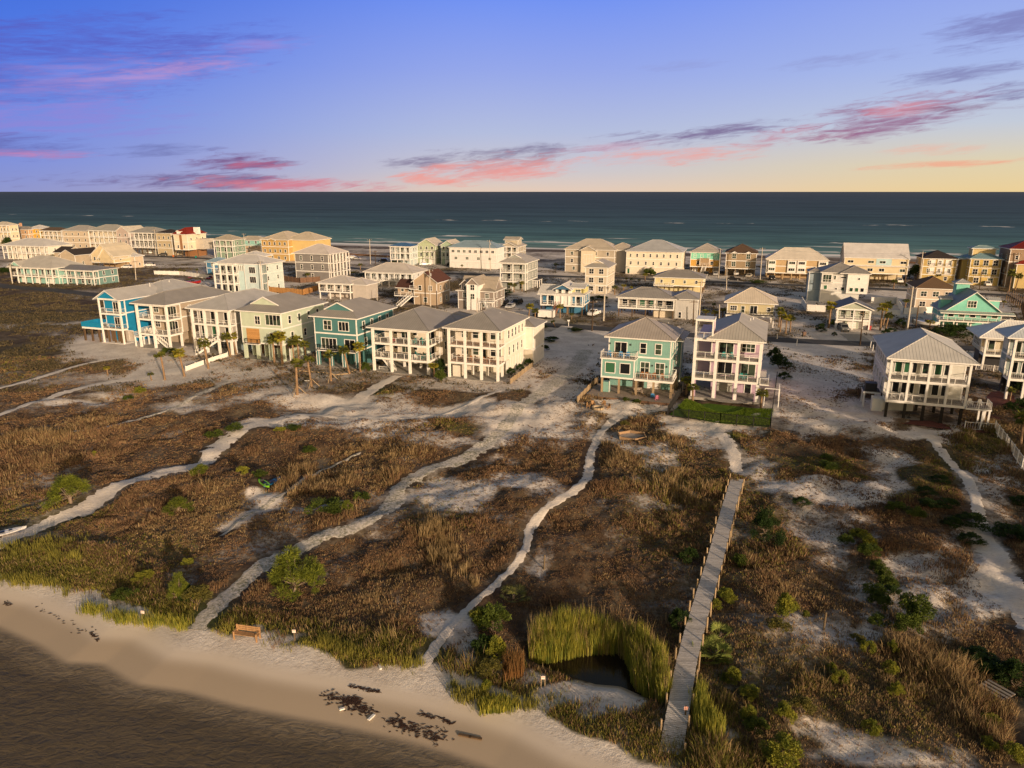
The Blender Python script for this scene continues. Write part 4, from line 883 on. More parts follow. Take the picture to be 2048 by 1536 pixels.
def aqua_house():
    h = House('beach_house', 'aqua board-and-batten house with white railed balconies and a timber ground deck', **fit_args('D', 310, 297, 785, 880, 10), wall=(.21, .40, .36), style='bb')
    w, L = h.w, h.L; d = 10.5
    h.block(0, w, 0, d, L[1], h.ze, belts=(L[2],)); h.block(-.7, w*.47, -2.2, .05, L[1], L[2]-.05, belts=()); h.T.box(-.75, w*.47+.05, -2.25, .05, L[1]-.3, L[1]-.002, h.tm)
    h.T.box(-.8, w*.47+.1, -2.3, -.05, L[2]-.3, L[2]-.052, h.tm)
    h.deck(-.9, w*.48+.1, -2.5, -.06, L[2], .16); h.rail([(-.8, -.1), (-.8, -2.4), (w*.48, -2.4), (w*.48, -.1)], L[2])
    h.deck(w*.475, w+.9, -2.4, -.06, L[1], .35); h.rail([(w*.49, -2.3), (w+.8, -2.3), (w+.8, 2.4), (w+.05, 2.4)], L[1]); h.deck(w+.06, w+.9, -.05, 2.5, L[1], .35)
    h.roof('hip', 0, w, 0, d, h.ze, .45, .7, (.40, .36, .33)); h.roof('hip', w*.5, w+1.0, 5, d+2.5, h.ze-.9, .45, .5, (.40, .36, .33))
    h.block(w*.6, w+.6, d-.1, d+2.2, 0, h.ze-.9)
    h.window('F', w*.2, L[2]+.12, 2.0, 2.2, 1, 0, 0, door=True); h.window('F', w*.56, L[2]+.7, .95, 1.7, 0, 1, 0); h.window('F', w*.8, L[2]+.7, .95, 1.7, 0, 1, 0)
    h.window('F', w*.08, L[1]+.7, 1.6, 1.7, 0, 0, -2.2, glass=GLASSG); h.window('F', w*.32, L[1]+.7, 1.6, 1.7, 0, 0, -2.2, glass=GLASSD); h.window('F', w*.6, L[1]+.5, 1.4, 1.9, 1, 1, 0); h.window('F', w*.84, L[1]+.5, 1.4, 1.9, 1, 1, 0)
    h.row('R', 2, 3, .8, 1.4, 1, d-1); h.row('R', 1, 2, .8, 1.4, 2, d-1)
    for i in range(5): h.col(-.5+(w+1.1)*i/4, -2.0, -.3, L[1]-.36, .17, PILEP)
    for i in range(3): h.col(w+.5, 1+i*3, -.3, L[1]-.36, .17, PILEP)
    h.block(-.3, w-.2, 3.0, d-.3, -.3, L[1]-.01, trim=False); h.garage('F', w*.72, 2.4, 2.3, 3.0, WHITE); h.garage('F', w*.46, 2.0, 2.2, 3.0, paint((.10, .075, .05)))
    m = MB(); m.box(-.45, .75, -1.9, -.9, .3, 2.1, h.wm); m.box(-.5, -.4, -1.95, -1.85, .1, 2.3, h.tm); m.box(.7, .8, -1.95, -1.85, .1, 2.3, h.tm); m.build('shower_enclosure', h.root)
    m = MB(); m.box(-2.4, w+1.4, -5.2, 3.0, -.1, .3, PLANKD, top=PLANK); m.build('ground_deck', h.root)
    m = MB(); m.box(w+.04, w+.9, 5, 6.0, 2.9, 3.9, DARK); m.build('air_conditioner', h.root)
    for (x, z) in ((.25, L[2]+1.9), (w*.36, L[2]+1.9), (w*.72, L[1]+1.8), (w*.95, L[1]+1.8)):
        m = MB(); m.box(x-.09, x+.09, -.2, -.02, z, z+.28, DARK); m.build('wall_lamp', h.root)
    h.finish(); return h
H8 = aqua_house()
def lilac_house():
    h = House('beach_house', 'lilac three-storey house with white porches and an open roof tower beside the fenced lawn', **fit_args('D', 1235, 330, 862, 1710, 14), wall=(.50, .36, .48), style='bb')
    w, L = h.w, h.L; d = 17.5; p = 2.8; x0 = -2.6
    h.block(0, w, p, d, L[1], h.ze, belts=(L[2],)); h.block(x0+.2, 0, p+2, d-4, L[1], h.ze, belts=(L[2],))
    h.porch(x0, w, 0, p, (1, 2), 3, h.ze, cable=True, r=.24); h.roof('hip', -.1, w, 0, d, h.ze, .5, .55, (.42, .40, .37))
    h.block(.2, w-.3, p+2.2, d-.2, -.3, L[1]-.01, trim=False); h.garage('F', w*.3, 2.7, 2.4, p+2.2, paint((.42, .42, .38))); h.window('F', w*.78, .1, 1.0, 2.1, 0, 0, p+2.2, door=True)
    z = h.ze                                             # roof tower
    h.deck(x0-.1, .4, 0, 3.6, z+.05, .3, WHITE)
    for (x, y) in ((x0, .1), (.1, .1), (x0, 3.3), (.1, 3.3)): h.col(x+.12, y+.12, z+.05, z+3.2, .13)
    m = MB()
    for q in ((x0-.02, .4, 0, .25), (x0-.02, .4, 3.3, 3.55), (x0-.02, .22, .25, 3.3), (.16, .4, .25, 3.3)): m.box(q[0], q[1], q[2], q[3], z+2.9, z+3.25, h.tm)
    m.build('tower_frame', h.root); h.rail([(x0+.1, 3.3), (x0+.1, .12), (.2, .12)], z+.05, cable=True)
    m = MB(); m.box(.12, .3, .3, 3.4, z+.05, z+2.9, h.wm); m.build('tower_wall', h.root)
    for lv in (2, 1):
        h.window('F', w*.3, L[lv]+.12, 2.2, 2.2, 1, 0, p, door=True)
    h.window('F', w*.73, L[2]+1.0, 2.0, 1.3, 2, 1, p); h.window('F', w*.76, L[1]+.12, 2.2, 2.2, 1, 0, p, door=True)
    h.row('R', 2, 4, .7, 1.3, 4, d-1); h.row('R', 1, 3, .7, 1.3, 4, d-1)
    for i in range(4): h.col(x0+.3+(w-x0-.6)*i/3, .3, -.3, L[1]-.43, .32, siding((.50, .36, .48), 'bb'))
    h.deck(w+.03, w+1.5, -.3, 2.6, L[1]-.15, .2); h.rail([(w+.1, -.2), (w+1.4, -.2), (w+1.4, 2.6)], L[1]-.15, cable=True)
    m = MB()
    for (x, y) in ((w+1.0, -1.8), (w+3.2, -1.8), (w+3.2, 2.0)): m.box(x-.06, x+.06, y-.06, y+.06, 0, 3.0, h.tm)
    m.beam((w+1.0, -1.8, 3.0), (w+3.2, -1.8, 3.0), .1, .1, h.tm); m.beam((w+3.2, -1.8, 3.0), (w+3.2, 2.0, 3.0), .1, .1, h.tm); m.build('frame', h.root)
    m = MB(); m.box(w+.04, w+1.0, 4, 5.2, 3.4, 4.4, paint((.3, .3, .31))); m.build('air_conditioner', h.root)
    h.pad(x0-.3, w+.4, -.4, d); m = MB(); n = 20; c = (w*.42, -.4)
    pts = [(c[0]+3.4*math.cos(PI+PI*i/n), c[1]+1.6*math.sin(PI+PI*i/n), .05) for i in range(n+1)]; m.poly(pts, CONC); m.build('patio', h.root)
    h.vents([(w*.7, d*.6, h.ze+1.7), (w*.75, d*.75, h.ze+1.5)]); h.finish(); return h
H9 = lilac_house()
def right_house():
    h = House('beach_house', 'white house on dark piles with five-bay double porch, rightmost of the bay row', **fit_args('E', 530, 578, 1200, 1365, 12), wall=(.62, .62, .58), style='lap')
    w, L = h.w, h.L; d = 17; p = 3.2
    h.block(0, w, p, d, L[1], h.ze, belts=(L[2],)); h.porch(0, w, 0, p, (1, 2), 4, h.ze, cable=True, r=.16, ground=False); h.roof('hip', 0, w, 0, d, h.ze, .46, .75, (.56, .55, .53))
    h.piles(.3, w-.4, .2, 5.5, 5, 2, L[1]-.42, .19, wood((.03, .027, .024), .5)); h.block(.3, w*.45, 5, d-.3, -.3, L[1]-.01, trim=False); h.pad(-.5, w+.5, -.4, d, CONC)
    for lv, gl in ((2, GLASSG), (1, GLASSD)):
        for (f, ww, b) in ((.15, 1.0, 0), (.27, 1.0, 0), (.36, .6, 0), (.5, .9, 0), (.66, 1.0, 0), (.78, 1.0, 0)): h.window('F', w*f, L[lv]+.5, ww*.85, 1.8, 0, 0, p, glass=gl)
    h.row('L', 2, 5, .7, 1.4, 4, d-1, plane=0); h.row('L', 1, 4, .7, 1.4, 4, d-1, plane=0)
    h.deck(w+.03, w+3.4, -.2, 2.4, L[1]-.2, .25); h.rail([(w+.1, -.1), (w+3.3, -.1), (w+3.3, 2.4)], L[1]-.2); h.piles(w+2.4, w+3.2, .1, 2.2, 2, 2, L[1]-.45, .12, h.tm)
    h.deck(-2.6, -.06, 5, 8, L[1]-.3, .25); h.piles(-2.4, -.4, 5.2, 7.8, 2, 2, L[1]-.5, .12, h.tm); m = MB(); m.box(-2.3, -.6, 5.5, 7.0, L[1]-.3, L[1]+1.0, DARK); m.build('air_conditioner', h.root)
    m = MB(); m.box(-1.6, -.1, 1.2, 3.2, .9, 2.9, h.wm); m.build('storage_box', h.root); h.finish(); return h
H10 = right_house()
def edge_house(label, fa, wall, roofc, ze_l=3):
    h = House('beach_house', label, **fa, wall=wall, levels=ze_l); w, L = h.w, h.L; d = 9 if ze_l == 2 else 6; p = 3; h.d = d
    h.block(0, w, p, d, L[1], h.ze, belts=tuple(L[2:-1])); h.porch(0, w, 0, p, tuple(range(1, ze_l)), 4, h.ze, r=.18); h.roof('hip', -.5, w, 0, d, h.ze, .5, .9, roofc)
    for lv in range(1, ze_l): h.row('F', lv, 5, 1.0, 1.9, .5, w-.5, plane=p, sill=.3, hb=0); h.row('L', lv, 4, .8, 1.4, 4, d-1, plane=0)
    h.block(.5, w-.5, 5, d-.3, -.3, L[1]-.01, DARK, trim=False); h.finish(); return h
H11 = edge_house('cream house with white ribbed hip roof above a railed porch at the right edge', fit_args('E', 1500, 390, 720, 2400, 14), (.60, .54, .42), (.80, .79, .77), 2)
H12 = edge_house('grey-green house cut off by the right edge, with pale blue roof', fit_args('E', 1800, 400, 1010, 2500, 14), (.30, .36, .35), (.55, .60, .66), 3)

# --- simpler houses further back: one recipe, described house by house
def back_house(label, fa, wall, roofc, roof='hip', lv=3, yaw=-18, fw=None, sw=(2, 2), porch=None, open_=False, style='lap', rs='seam', pitch=.42, d=None, gar=0, ov=.6, belts=True, extra=None, cat='house', name='house', encl=None, pile=None, near=False, trim=None, ww=(1.0, 1.4), bars=0, glass=None, inset=0.0):
    h = House(name, label, **fa, wall=wall, style=style, yaw=yaw, levels=lv, near=near, d=d, cat=cat, encl=encl, trim=trim); w, L = h.w, h.L; d = h.d
    p = porch[0] if porch else 0
    base = L[1] if open_ else -.4
    h.block(0, w, p, d, base, h.ze, belts=tuple(L[1:-1]) if belts else ())
    if open_:
        if open_ != 'full': h.block(.5, w-.5, max(p, d*.45), d-.4, -.4, L[1]-.01, h.em, trim=False)
        h.piles(.25, w-.25, .25, d-.3, max(3, int(w/3.2)+1), 3, L[1]-.01, .15, pile or PILE)
        h.T.box(-.03, w+.03, max(p, .0)-.03, d+.03, L[1]-.22, L[1]-.004, h.tm)
    if porch: h.porch(0, w, 0, p, porch[2] if len(porch) > 2 else tuple(range(1, lv)), porch[1], h.ze, r=.15, ground=not open_)
    kw = {}
    h.roof(roof, 0, w, 0, d, h.ze, pitch, ov, roofc, rs)
    for k in range(1 if (open_ or gar) else 0, lv):
        n = fw[k] if fw and k < len(fw) else max(2, int(w/3)); 
        if n: h.row('F', k, n, ww[0], ww[1] if not porch else 1.9, plane=p, bars=bars, sill=.85 if not porch else .3, a0=.4, a1=w-.4, glass=glass)
        for fc in 'RL': h.row(fc, k, sw[min(k, len(sw))-1] if sw else 0, .8, 1.3, a0=p+.5, a1=d-.5, glass=glass)
    for i in range(gar): h.garage('F', w*(i+.5)/gar, min(2.6, w/gar*.8), 2.2, p if not open_ else max(p, d*.45), WHITE)
    if extra: extra(h, w, d, p, L)
    h.finish(); return h
fa = fit_args
# between the two roads
back_house('turquoise house with grey roof, front gable and white porch at the left edge', fa('Z', 75, 465, 595, 420, 14), (.27, .50, .46), (.50, .48, .44), lv=2, porch=(2.5, 6), pitch=.5, extra=lambda h, w, d, p, L: (h.roof('gf', 1, 6, -.2, 8, h.ze+.6, .6, .4, (.5, .48, .44)), h.block(1, 6, .2, 8, h.ze, h.ze+.6, trim=False)), gar=3)
back_house('low blue-green house with flat grey hip roof beside the turquoise one', fa('Z', 390, 485, 600, 760, ('R', 870)), (.16, .28, .27), (.26, .25, .24), lv=2, porch=(2.2, 5, (1,)), pitch=.2, d=11, extra=lambda h, w, d, p, L: h.piles(1, w, -1.2, -1.2, 4, 1, 2.4, .08, WHITE))
back_house('beige bungalow with dark shingle gables behind the low blue-green house', fa('Z', 490, 365, 460, 610, ('R', 725)), (.48, .40, .30), DKR, 'gf', 1, yaw=-18, rs='shingle', pitch=.5, fw=[3], gar=0, d=15, extra=lambda h, w, d, p, L: (h.block(-7, .01, 3, 13, -.3, h.ze+.6, trim=False), h.roof('gs', -7.4, .0, 3, 13, h.ze+.6, .45, .4, DKR, 'shingle')))
back_house('large white house with white hip roof near the left edge', fa('Z', 15, 290, 400, 360, 14), (.72, .68, .60), WHITR, lv=2, fw=[7, 7], pitch=.38, d=16, porch=(2.2, 9, (1,)))
def cream_x(h, w, d, p, L):
    h.roof('gf', w*.38, w, -.8, d+.3, h.ze-1.0, 1.15, .5, (.62, .55, .43)); h.block(w*.42, w-.3, -.5, d, L[1], h.ze+.1, trim=False)
    for k in range(3): h.window('F', w*(.52+.17*k), h.ze-.2+.3*(k == 1), .7, 1.0, 0, 0, -.5)
back_house('cream beach house with steep white gables on brown piles', fa('Z', 745, 370, 480, 930, ('R', 1110)), (.62, .52, .34), (.62, .55, .43), 'gf', 2, open_=True, pitch=.75, d=13, fw=[0, 4], extra=cream_x, encl=(.4, .28, .16))
back_house('small white-roofed shed behind the white-gabled cream house', fa('Z', 1000, 380, 470, 1100, 6), (.6, .5, .38), WHITR, lv=1, d=5, fw=[1], sw=(1,))
def w4_x(h, w, d, p, L):
    x0 = w*.47
    h.block(x0, w*.62, -.35, 3, 0, h.ze, siding((.50, .66, .68))); h.block(w*.64, w, -.8, 2.9, 0, h.ze, siding((.56, .68, .70)))
    for k in (1, 2): h.window('F', w*.82, L[k]+.3, 2.4, 2.0, 2, 0, -.8, glass=GLASSD); 
    for k in range(3): h.window('F', w*(.5+.045*k), L[2]+.9, .3, 1.8, 0, 0, -.35)
    h.roof('hip', w*.1, w*.5, d*.75, d+6, h.ze+1.4, .4, .6, WHITR); h.block(w*.15, w*.45, d*.8, d+5, 0, h.ze+1.4, siding((.35, .50, .62)))
back_house('white and pale blue house with three stacked porch floors behind the grey row house', fa('Y', 145, 352, 580, 500, ('R', 625)), (.60, .70, .68), WHITR, lv=3, porch=None, pitch=.38, d=12, fw=[0, 0, 0], extra=lambda h, w, d, p, L: (w4_x(h, w, d, p, L), h.porch(0, w*.46, -2.6, 2.6, (1, 2), 3, h.ze, r=.22), [h.row('F', k, 3, 1.5, 2.0, .3, w*.45, glass=GLASSD, sill=.2, hb=0) for k in (0, 1, 2)]), ov=.8)
back_house('deep blue cottage behind the white and pale blue house', fa('Y', 50, 345, 440, 150, 8), (.08, .22, .38), (.3, .42, .5), lv=2, d=8, fw=[1, 1])
def g3_x(h, w, d, p, L): h.piles(w+.5, w+1.7, .5, d-.5, 2, 6, h.ze-.05, .14, WHITE); [h.deck(w+.06, w+1.9, .2, d, z, .3) for z in (L[1], L[2])]; h.rail([(w+1.8, .3), (w+1.8, d)], L[2])
back_house('square grey three-storey house with white hip roof standing alone', fa('Y', 775, 275, 485, 1050, ('R', 1200)), (.215, .205, .20), (.66, .60, .56), lv=3, pitch=.45, ov=.9, fw=[1, 3, 3], extra=g3_x, d=13, ww=(.8, 1.7))
def pw_x(h, w, d, p, L): h.block(w-.01, w+5, 1.2, d-1, -.3, h.ze-.3, siding((.50, .46, .42)), trim=False); h.roof('hip', w-2.5, w+5, 1.2, d-1, h.ze-.3, .4, .6, (.62, .57, .52))
back_house('small white-roofed house on white posts with an open red-brown porch', fa('Y', 970, 515, 640, 1230, 11), (.58, .52, .46), (.62, .57, .52), lv=2, porch=(2.6, 4, (1,)), pitch=.35, open_=True, pile=WHITE, d=10, extra=pw_x)
back_house('low white house with pale hip roof on posts behind the tan house', fa('Y', 1350, 425, 540, 1740, 8), (.58, .60, .62), (.60, .55, .50), lv=2, porch=(2.0, 8, (1,)), open_=True, pitch=.45, d=12, pile=WHITE, extra=lambda h, w, d, p, L: h.stairs((w*.4, 0, L[1]), (w*.28, -3.4, 0)))
def tr_x(h, w, d, p, L):
    h.block(-6.0, -.02, 1, 7, 2.6, 5.0, trim=False); h.roof('gs', -6.0, .6, .6, 7.5, 5.0, .55, .5, (.10, .05, .04), 'shingle'); h.piles(-5.7, -.5, 1.2, 6.5, 3, 2, 2.6, .14)
    h.deck(-6.2, 1.6, -1.2, .95, 2.7, .25); h.rail([(-6.1, -1.1), (0, -1.1)], 2.7); h.stairs((-.6, -1.2, 2.7), (-2.4, -6.2, 0), 1.6); h.deck(-.8, 1.6, -1.4, -.05, 4.9, .2); h.rail([(-.7, -1.3), (1.5, -1.3)], 4.9); h.row('F', 1, 2, .9, 1.3, -5.6, -.6, plane=1, z=2.9)
back_house('tan house with dark red roofs and a long white staircase', fa('X', 110, 500, 690, 300, 7), (.44, .34, .24), (.13, .06, .045), 'gf', 2, rs='shingle', pitch=.7, d=10, fw=[1, 2], extra=tr_x)
def tau_x(h, w, d, p, L):
    z = h.ze; g2 = siding((.26, .22, .195))
    h.block(w*.3, w*.62, -1.6, 5, 0, z+2.2, WHITE); h.roof('gf', w*.3, w*.62, -1.6, 8, z+2.2, .95, .4, TANR); h.block(w*.08, w*.3, .6, 6, z, z+1.9, g2); h.roof('gf', w*.06, w*.3, .6, 7, z+1.9, .9, .35, TANR)
    h.roof('gs', .5, w-.5, 1.5, d-1, z+.2, 1.0, .5, TANR)
    for (x, zz) in ((w*.46, z+.6), (w*.46, L[1]+.6), (w*.19, z+.5)): h.window('F', x, zz, 1.2 if x > w*.3 else 1.0, 1.5, 1, 1, -1.6 if x > w*.3 else .6)
    h.deck(w*.62, w+.3, -2, 0, L[1], .3); h.rail([(w*.63, -1.9), (w+.2, -1.9), (w+.2, 0)], L[1]); h.stairs((w*.8, -1.9, L[1]), (w*1.05, -5, 0)); h.piles(w*.66, w+.1, -1.8, -.3, 3, 2, L[1]-.3, .12, WHITE)
back_house('taupe house with steep grey gables and an arched white bay', fa('X', 475, 580, 725, 770, ('R', 850)), (.26, .22, .195), TANR, 'hip', 2, pitch=.25, d=9.5, fw=[2, 3], extra=tau_x, ww=(1.1, 1.3), bars=1)
def gg_x(h, w, d, p, L): h.deck(w+.05, w+2.2, 8, 14, L[1]-.4, .2); h.piles(w+.3, w+2, 8.2, 13.8, 2, 3, L[1]-.5, .12, WHITE)
back_house('grey-green three-storey house with two front porches and a gabled grey roof', fa('X', 820, 350, 570, 1030, ('R', 1140)), (.32, .34, .32), (.42, .40, .37), 'dutch', 3, porch=(2.6, 2), d=15, fw=[2, 2, 2], sw=(3, 3), extra=gg_x, near=True, pitch=.5)
def by_x(h, w, d, p, L):
    z = h.ze; yl = siding((.62, .56, .24)); bl = siding((.06, .16, .28))
    h.block(w*.36, w*.72, .2, 6, L[1], z+1.6, WHITE); h.roof('gf', w*.34, w*.74, -.8, 8, z+1.6, .5, .4, WHITR, gm=bl); h.block(w*.72, w-.1, 1.2, 7, z-.2, z+1.9, yl, trim=False); h.roof('gs', w*.7, w, 1.0, 7.5, z+1.9, .25, .4, WHITR)
    h.roof('gs', -.5, w*.35, -.5, 8, z, .5, .3, WHITR); h.window('F', w*.86, z+.4, 1.4, 1.0, 1, 1, 1.2); h.row('F', 1, 2, .9, 1.9, w*.38, w*.7, plane=.2, z=z-.3, sill=.1); h.stairs((w*.42, -.1, L[1]), (w*.36, -3.6, 0), 1.4, mat=wood((.35, .16, .1)))
back_house('blue and yellow cottage with white porches and gable on posts', fa('X', 1150, 605, 770, 1500, ('R', 1550)), (.06, .20, .34), WHITR, 'hip', 2, porch=(2.2, 6, (1,)), open_=True, pitch=.3, d=9, extra=by_x, pile=PILE)
back_house('cream three-storey house with grey gabled roof and small corner balconies', fa('X', 1520, 390, 600, 1700, 14), (.56, .50, .40), (.36, .34, .31), 'dutch', 3, d=14, fw=[2, 2, 2], sw=(4, 4), near=True, pitch=.5, ww=(1.5, 1.6), bars=1, extra=lambda h, w, d, p, L: (h.deck(0, w*.5, -1.6, -.06, L[1], .2), h.rail([(.1, -.1), (.1, -1.5), (w*.5, -1.5)], L[1]), h.piles(.1, w*.5, -1.4, -1.4, 2, 1, L[1]-.2, .1, WHITE)))
def ll_x(h, w, d, p, L):
    h.block(w-.01, w+6.3, .6, d, -.3, h.ze+.1, siding((.50, .49, .47))); h.roof('hip', w-1, w+6.3, .2, d+.2, h.ze+.1, .4, .5, (.34, .32, .30)); h.window('F', w+1.6, .3, .7, 1.6, 0, 1, .6); h.block(w*.62, w-.02, 2, d-.4, -.3, L[1]-.02, CREAM, trim=False)
back_house('long low grey-roofed house on brown piles with open porch beside the road', fa('W', 150, 635, 790, 610, 12), (.44, .40, .35), (.34, .32, .30), lv=2, porch=(2.0, 3, (1,)), open_='full', pitch=.36, d=11, extra=ll_x, near=True, fw=[0, 6], ww=(1.4, 1.9), glass=GLASSG)
back_house('long pale yellow house with grey roof on brown piles', fa('W', 450, 470, 590, 850, 10), (.66, .58, .34), (.30, .28, .26), lv=2, open_=True, pitch=.36, d=11, fw=[0, 4], ww=(.7, 1.0), extra=lambda h, w, d, p, L: (h.deck(-.2, w*.4, -1.5, -.05, L[1], .25), h.rail([(-.1, -.1), (-.1, -1.4), (w*.4, -1.4)], L[1])))
back_house('pale yellow house with cream hip roof and dark railing on white posts', fa('W', 1045, 675, 850, 1430, 12), (.54, .48, .31), (.66, .58, .48), lv=2, pitch=.5, ov=.9, d=11, open_='full', fw=[0, 0], sw=(2, 2), pile=WHITE, near=True, extra=lambda h, w, d, p, L: (h.deck(-.2, w+.2, -2.4, -.05, L[1], .3), h.rail([(-.1, -.1), (-.1, -2.3), (w+.1, -2.3), (w+.1, -.1)], L[1], BLACK), h.piles(0, w, -2.2, -2.2, 4, 1, L[1]-.3, .12, WHITE), h.window('F', w*.14, L[1]+.9, 1.6, 1.1, 2, 1, 0), h.window('F', w*.34, L[1]+.4, .8, 1.6, 0, 1, 0), h.window('F', w*.57, L[1]+.1, 1.7, 2.1, 1, 0, 0, door=True), h.window('F', w*.89, L[1]+.9, .8, 1.0, 0, 1, 0)))
def w3_x(h, w, d, p, L):
    bl = siding((.30, .37, .42)); h.block(-3.6, -.02, 2, 9, -.3, h.ze-.2, bl); h.roof('hip', -3.6, 0, 2, 9, h.ze-.2, .45, .4, GREYR); h.block(w*.66, w+2.2, -1, d*.7, L[1], h.ze, WHITE); h.roof('hip', w*.5, w+2.2, -1, d*.7, h.ze, .42, .6, GREYR)
    h.window('F', w*.14, L[2]+.2, 2.4, 2.2, 2, 0, 0, door=True); h.window('F', w*.34, L[2]+1, .5, 1.2, 0, 0, 0); h.window('F', w*.56, L[2]+1.5, 1.4, .4, 0, 0, 0); h.window('F', w*.12, L[1]+1, .9, 1.2, 0, 0, 0, glass=GLASSG); h.window('F', w*.4, L[1]+1.0, .5, .5, 0, 0, 0); h.window('F', w*.57, L[1]+.7, .9, 1.1, 0, 0, 0, glass=GLASSG)
    for k in range(3): h.window('F', w*(.78+.14*k), L[1]+.7, .9, 1.1, 0, 0, -1, glass=GLASSG)
    h.window('F', w*.95, L[2]+1.2, .5, .6, 0, 0, -1); h.rail([(.1, -.9), (w*.3, -.9)], L[2]); h.deck(0, w*.3, -1, -.06, L[2], .2)
back_house('white and slate-blue three-storey house with grey ribbed roof inside a white wall', fa('V', 205, 390, 655, 560, 12), (.62, .62, .60), GREYR, lv=3, d=13, fw=[0, 0, 0], sw=(2, 2), extra=w3_x, near=True)
back_house('small sage cottage with three garage doors and a dark gable roof beside the road', fa('V', 345, 715, 905, 655, 10), (.42, .46, .38), (.16, .16, .16), 'gf', 2, d=9, pitch=.42, fw=[0, 3], gar=3, porch=(1.8, 2, (1,)), near=True)
back_house('beige two-storey house with broad brown shingle roof behind the turquoise cottage', fa('V', 1070, 535, 720, 1430, 10), (.54, .46, .38), (.17, .11, .07), lv=2, rs='shingle', pitch=.5, d=13, fw=[3, 3], ww=(1.5, 1.4), bars=1)
def tc_x(h, w, d, p, L):
    z = h.ze; h.deck(-1.5, w+2, -2.5, -.05, L[1]+.1, .25); h.rail([(-1.4, 2), (-1.4, -2.4), (w+1.9, -2.4), (w+1.9, 0)], L[1]+.1); h.piles(-1.2, w+1.8, -2.2, -2.2, 6, 1, L[1]-.2, .12, WHITE)
    h.roof('gs', -1.2, w+2.0, -2.4, .4, z-.2, .2, .2, (.36, .42, .38)); h.window('F', w*.46, z+1.2, 1.9, 1.6, 2, 1, 0); h.row('F', 1, 5, 1.2, 1.4, .4, w-.3)
    h.block(w*.3, w*.3+3, 8, 11, z+2, z+6.2, trim=False); h.roof('hip', w*.3, w*.3+3, 8, 11, z+6.2, .5, .5, (.38, .40, .42))
    for (x, y) in ((-.2, 4), (w-2.2, 4)): h.block(x, x+2.4, y, y+2.2, z, z+2.6, trim=False); h.roof('gs', x, x+2.4, y, y+2.2, z+2.6, .4, .3, (.38, .40, .42))
back_house('bright turquoise cottage with one big front gable, arched window and wrap-around porch', fa('V', 1320, 740, 890, 1850, 10), (.20, .55, .46), (.30, .32, .34), 'gf', 2, pitch=.78, d=12, fw=[0, 0], sw=(1, 1), extra=tc_x, near=True, open_=True, pile=WHITE)
# along the sea, from left to right
back_house('cream four-square house at the far left edge by the sea', fa('Z', -60, 125, 290, 50, ('R', 145)), (.68, .58, .42), (.62, .56, .46), lv=3, porch=(2, 3, (1, 2)), fw=[0, 4, 4])
back_house('orange-tan brick house with chimney by the sea at the far left', fa('Z', 95, 160, 275, 230, ('R', 310)), (.50, .33, .19), (.34, .31, .27), lv=3, fw=[0, 3, 3], extra=lambda h, w, d, p, L: h.block(1, 2.2, 5, 6.2, h.ze, h.ze+4, siding((.55, .32, .2)), trim=False))
back_house('mustard yellow house with white roof by the sea at the far left', fa('Z', 230, 155, 275, 320, ('R', 430)), (.56, .36, .06), WHITR, lv=3, fw=[0, 2, 2])
back_house('beige house with wide dark brown roof by the sea at the far left', fa('Z', 325, 170, 285, 500, ('R', 590)), (.52, .44, .32), (.13, .095, .07), lv=3, rs='shingle', porch=(2, 5, (1, 2)), fw=[0, 4, 4])
back_house('long beige apartment block with grey roof by the sea', fa('Z', 510, 170, 310, 720, 13), (.50, .42, .32), (.42, .40, .36), lv=3, fw=[4, 4, 4], cat='apartment block', name='apartment_block')
back_house('white apartment block with stacked white balconies by the sea', fa('Z', 722, 168, 320, 960, 14), (.60, .54, .42), (.42, .41, .36), lv=3, porch=(2.2, 6, (1, 2)), fw=[4, 6, 6], cat='apartment block', name='apartment_block')
back_house('pinkish beige house with white front gable between the balcony blocks', fa('Z', 950, 175, 330, 1050, 14), (.46, .38, .34), (.66, .60, .50), 'gf', 3, pitch=.6, fw=[1, 2, 2])
back_house('grey apartment block with four columns of white-framed balconies by the sea', fa('Z', 1060, 185, 360, 1275, 12), (.27, .27, .25), (.36, .35, .32), lv=3, porch=(2.4, 6, (1, 2)), fw=[0, 6, 6], cat='apartment block', name='apartment_block', open_=True)
back_house('tan house with flat dark roof left of the red-roofed house', fa('Z', 1275, 190, 370, 1400, 11), (.46, .38, .25), DKR, lv=3, rs='shingle', pitch=.3, fw=[1, 3, 3])
def red_x(h, w, d, p, L):
    h.block(w*.3, w*.5, -.3, 2, h.ze, h.ze+1.6, WHITE); h.roof('gf', w*.28, w*.52, -.4, 4, h.ze+1.6, .5, .3, (.25, .03, .015)); h.block(w*.9, w*1.25, d*.45, d*.55, h.ze, h.ze+3.6, WHITE); h.block(w, w+5, d*.4, d, L[1], h.ze-2.5, siding((.52, .47, .40)), trim=False)
    h.T.box(w*.42, w*.6, -.1, .0, L[1], h.ze-.1, wood((.3, .16, .08), 4))
back_house('white house with a bright dark-red roof and brown ground floor by the sea', fa('Z', 1420, 200, 385, 1530, 15), (.70, .62, .48), (.24, .028, .014), lv=3, pitch=.65, fw=[0, 2, 1], sw=(3, 3), open_=True, encl=(.30, .15, .07), extra=red_x, d=14)
back_house('green house with beige roof right of the red-roofed house', fa('Z', 1745, 245, 395, 1900, 10), (.24, .33, .26), (.50, .44, .34), lv=3, fw=[1, 3, 3], porch=(1.6, 3, (2,)))
back_house('small aqua and tan house by the sea beside the big yellow block', fa('Y', 310, 165, 280, 490, 8), (.28, .54, .48), (.54, .48, .38), lv=3, fw=[1, 3, 3], extra=lambda h, w, d, p, L: h.W.box(-.01, w+.01, -.02, 5, 0, L[2]-.5, siding((.50, .38, .26))))
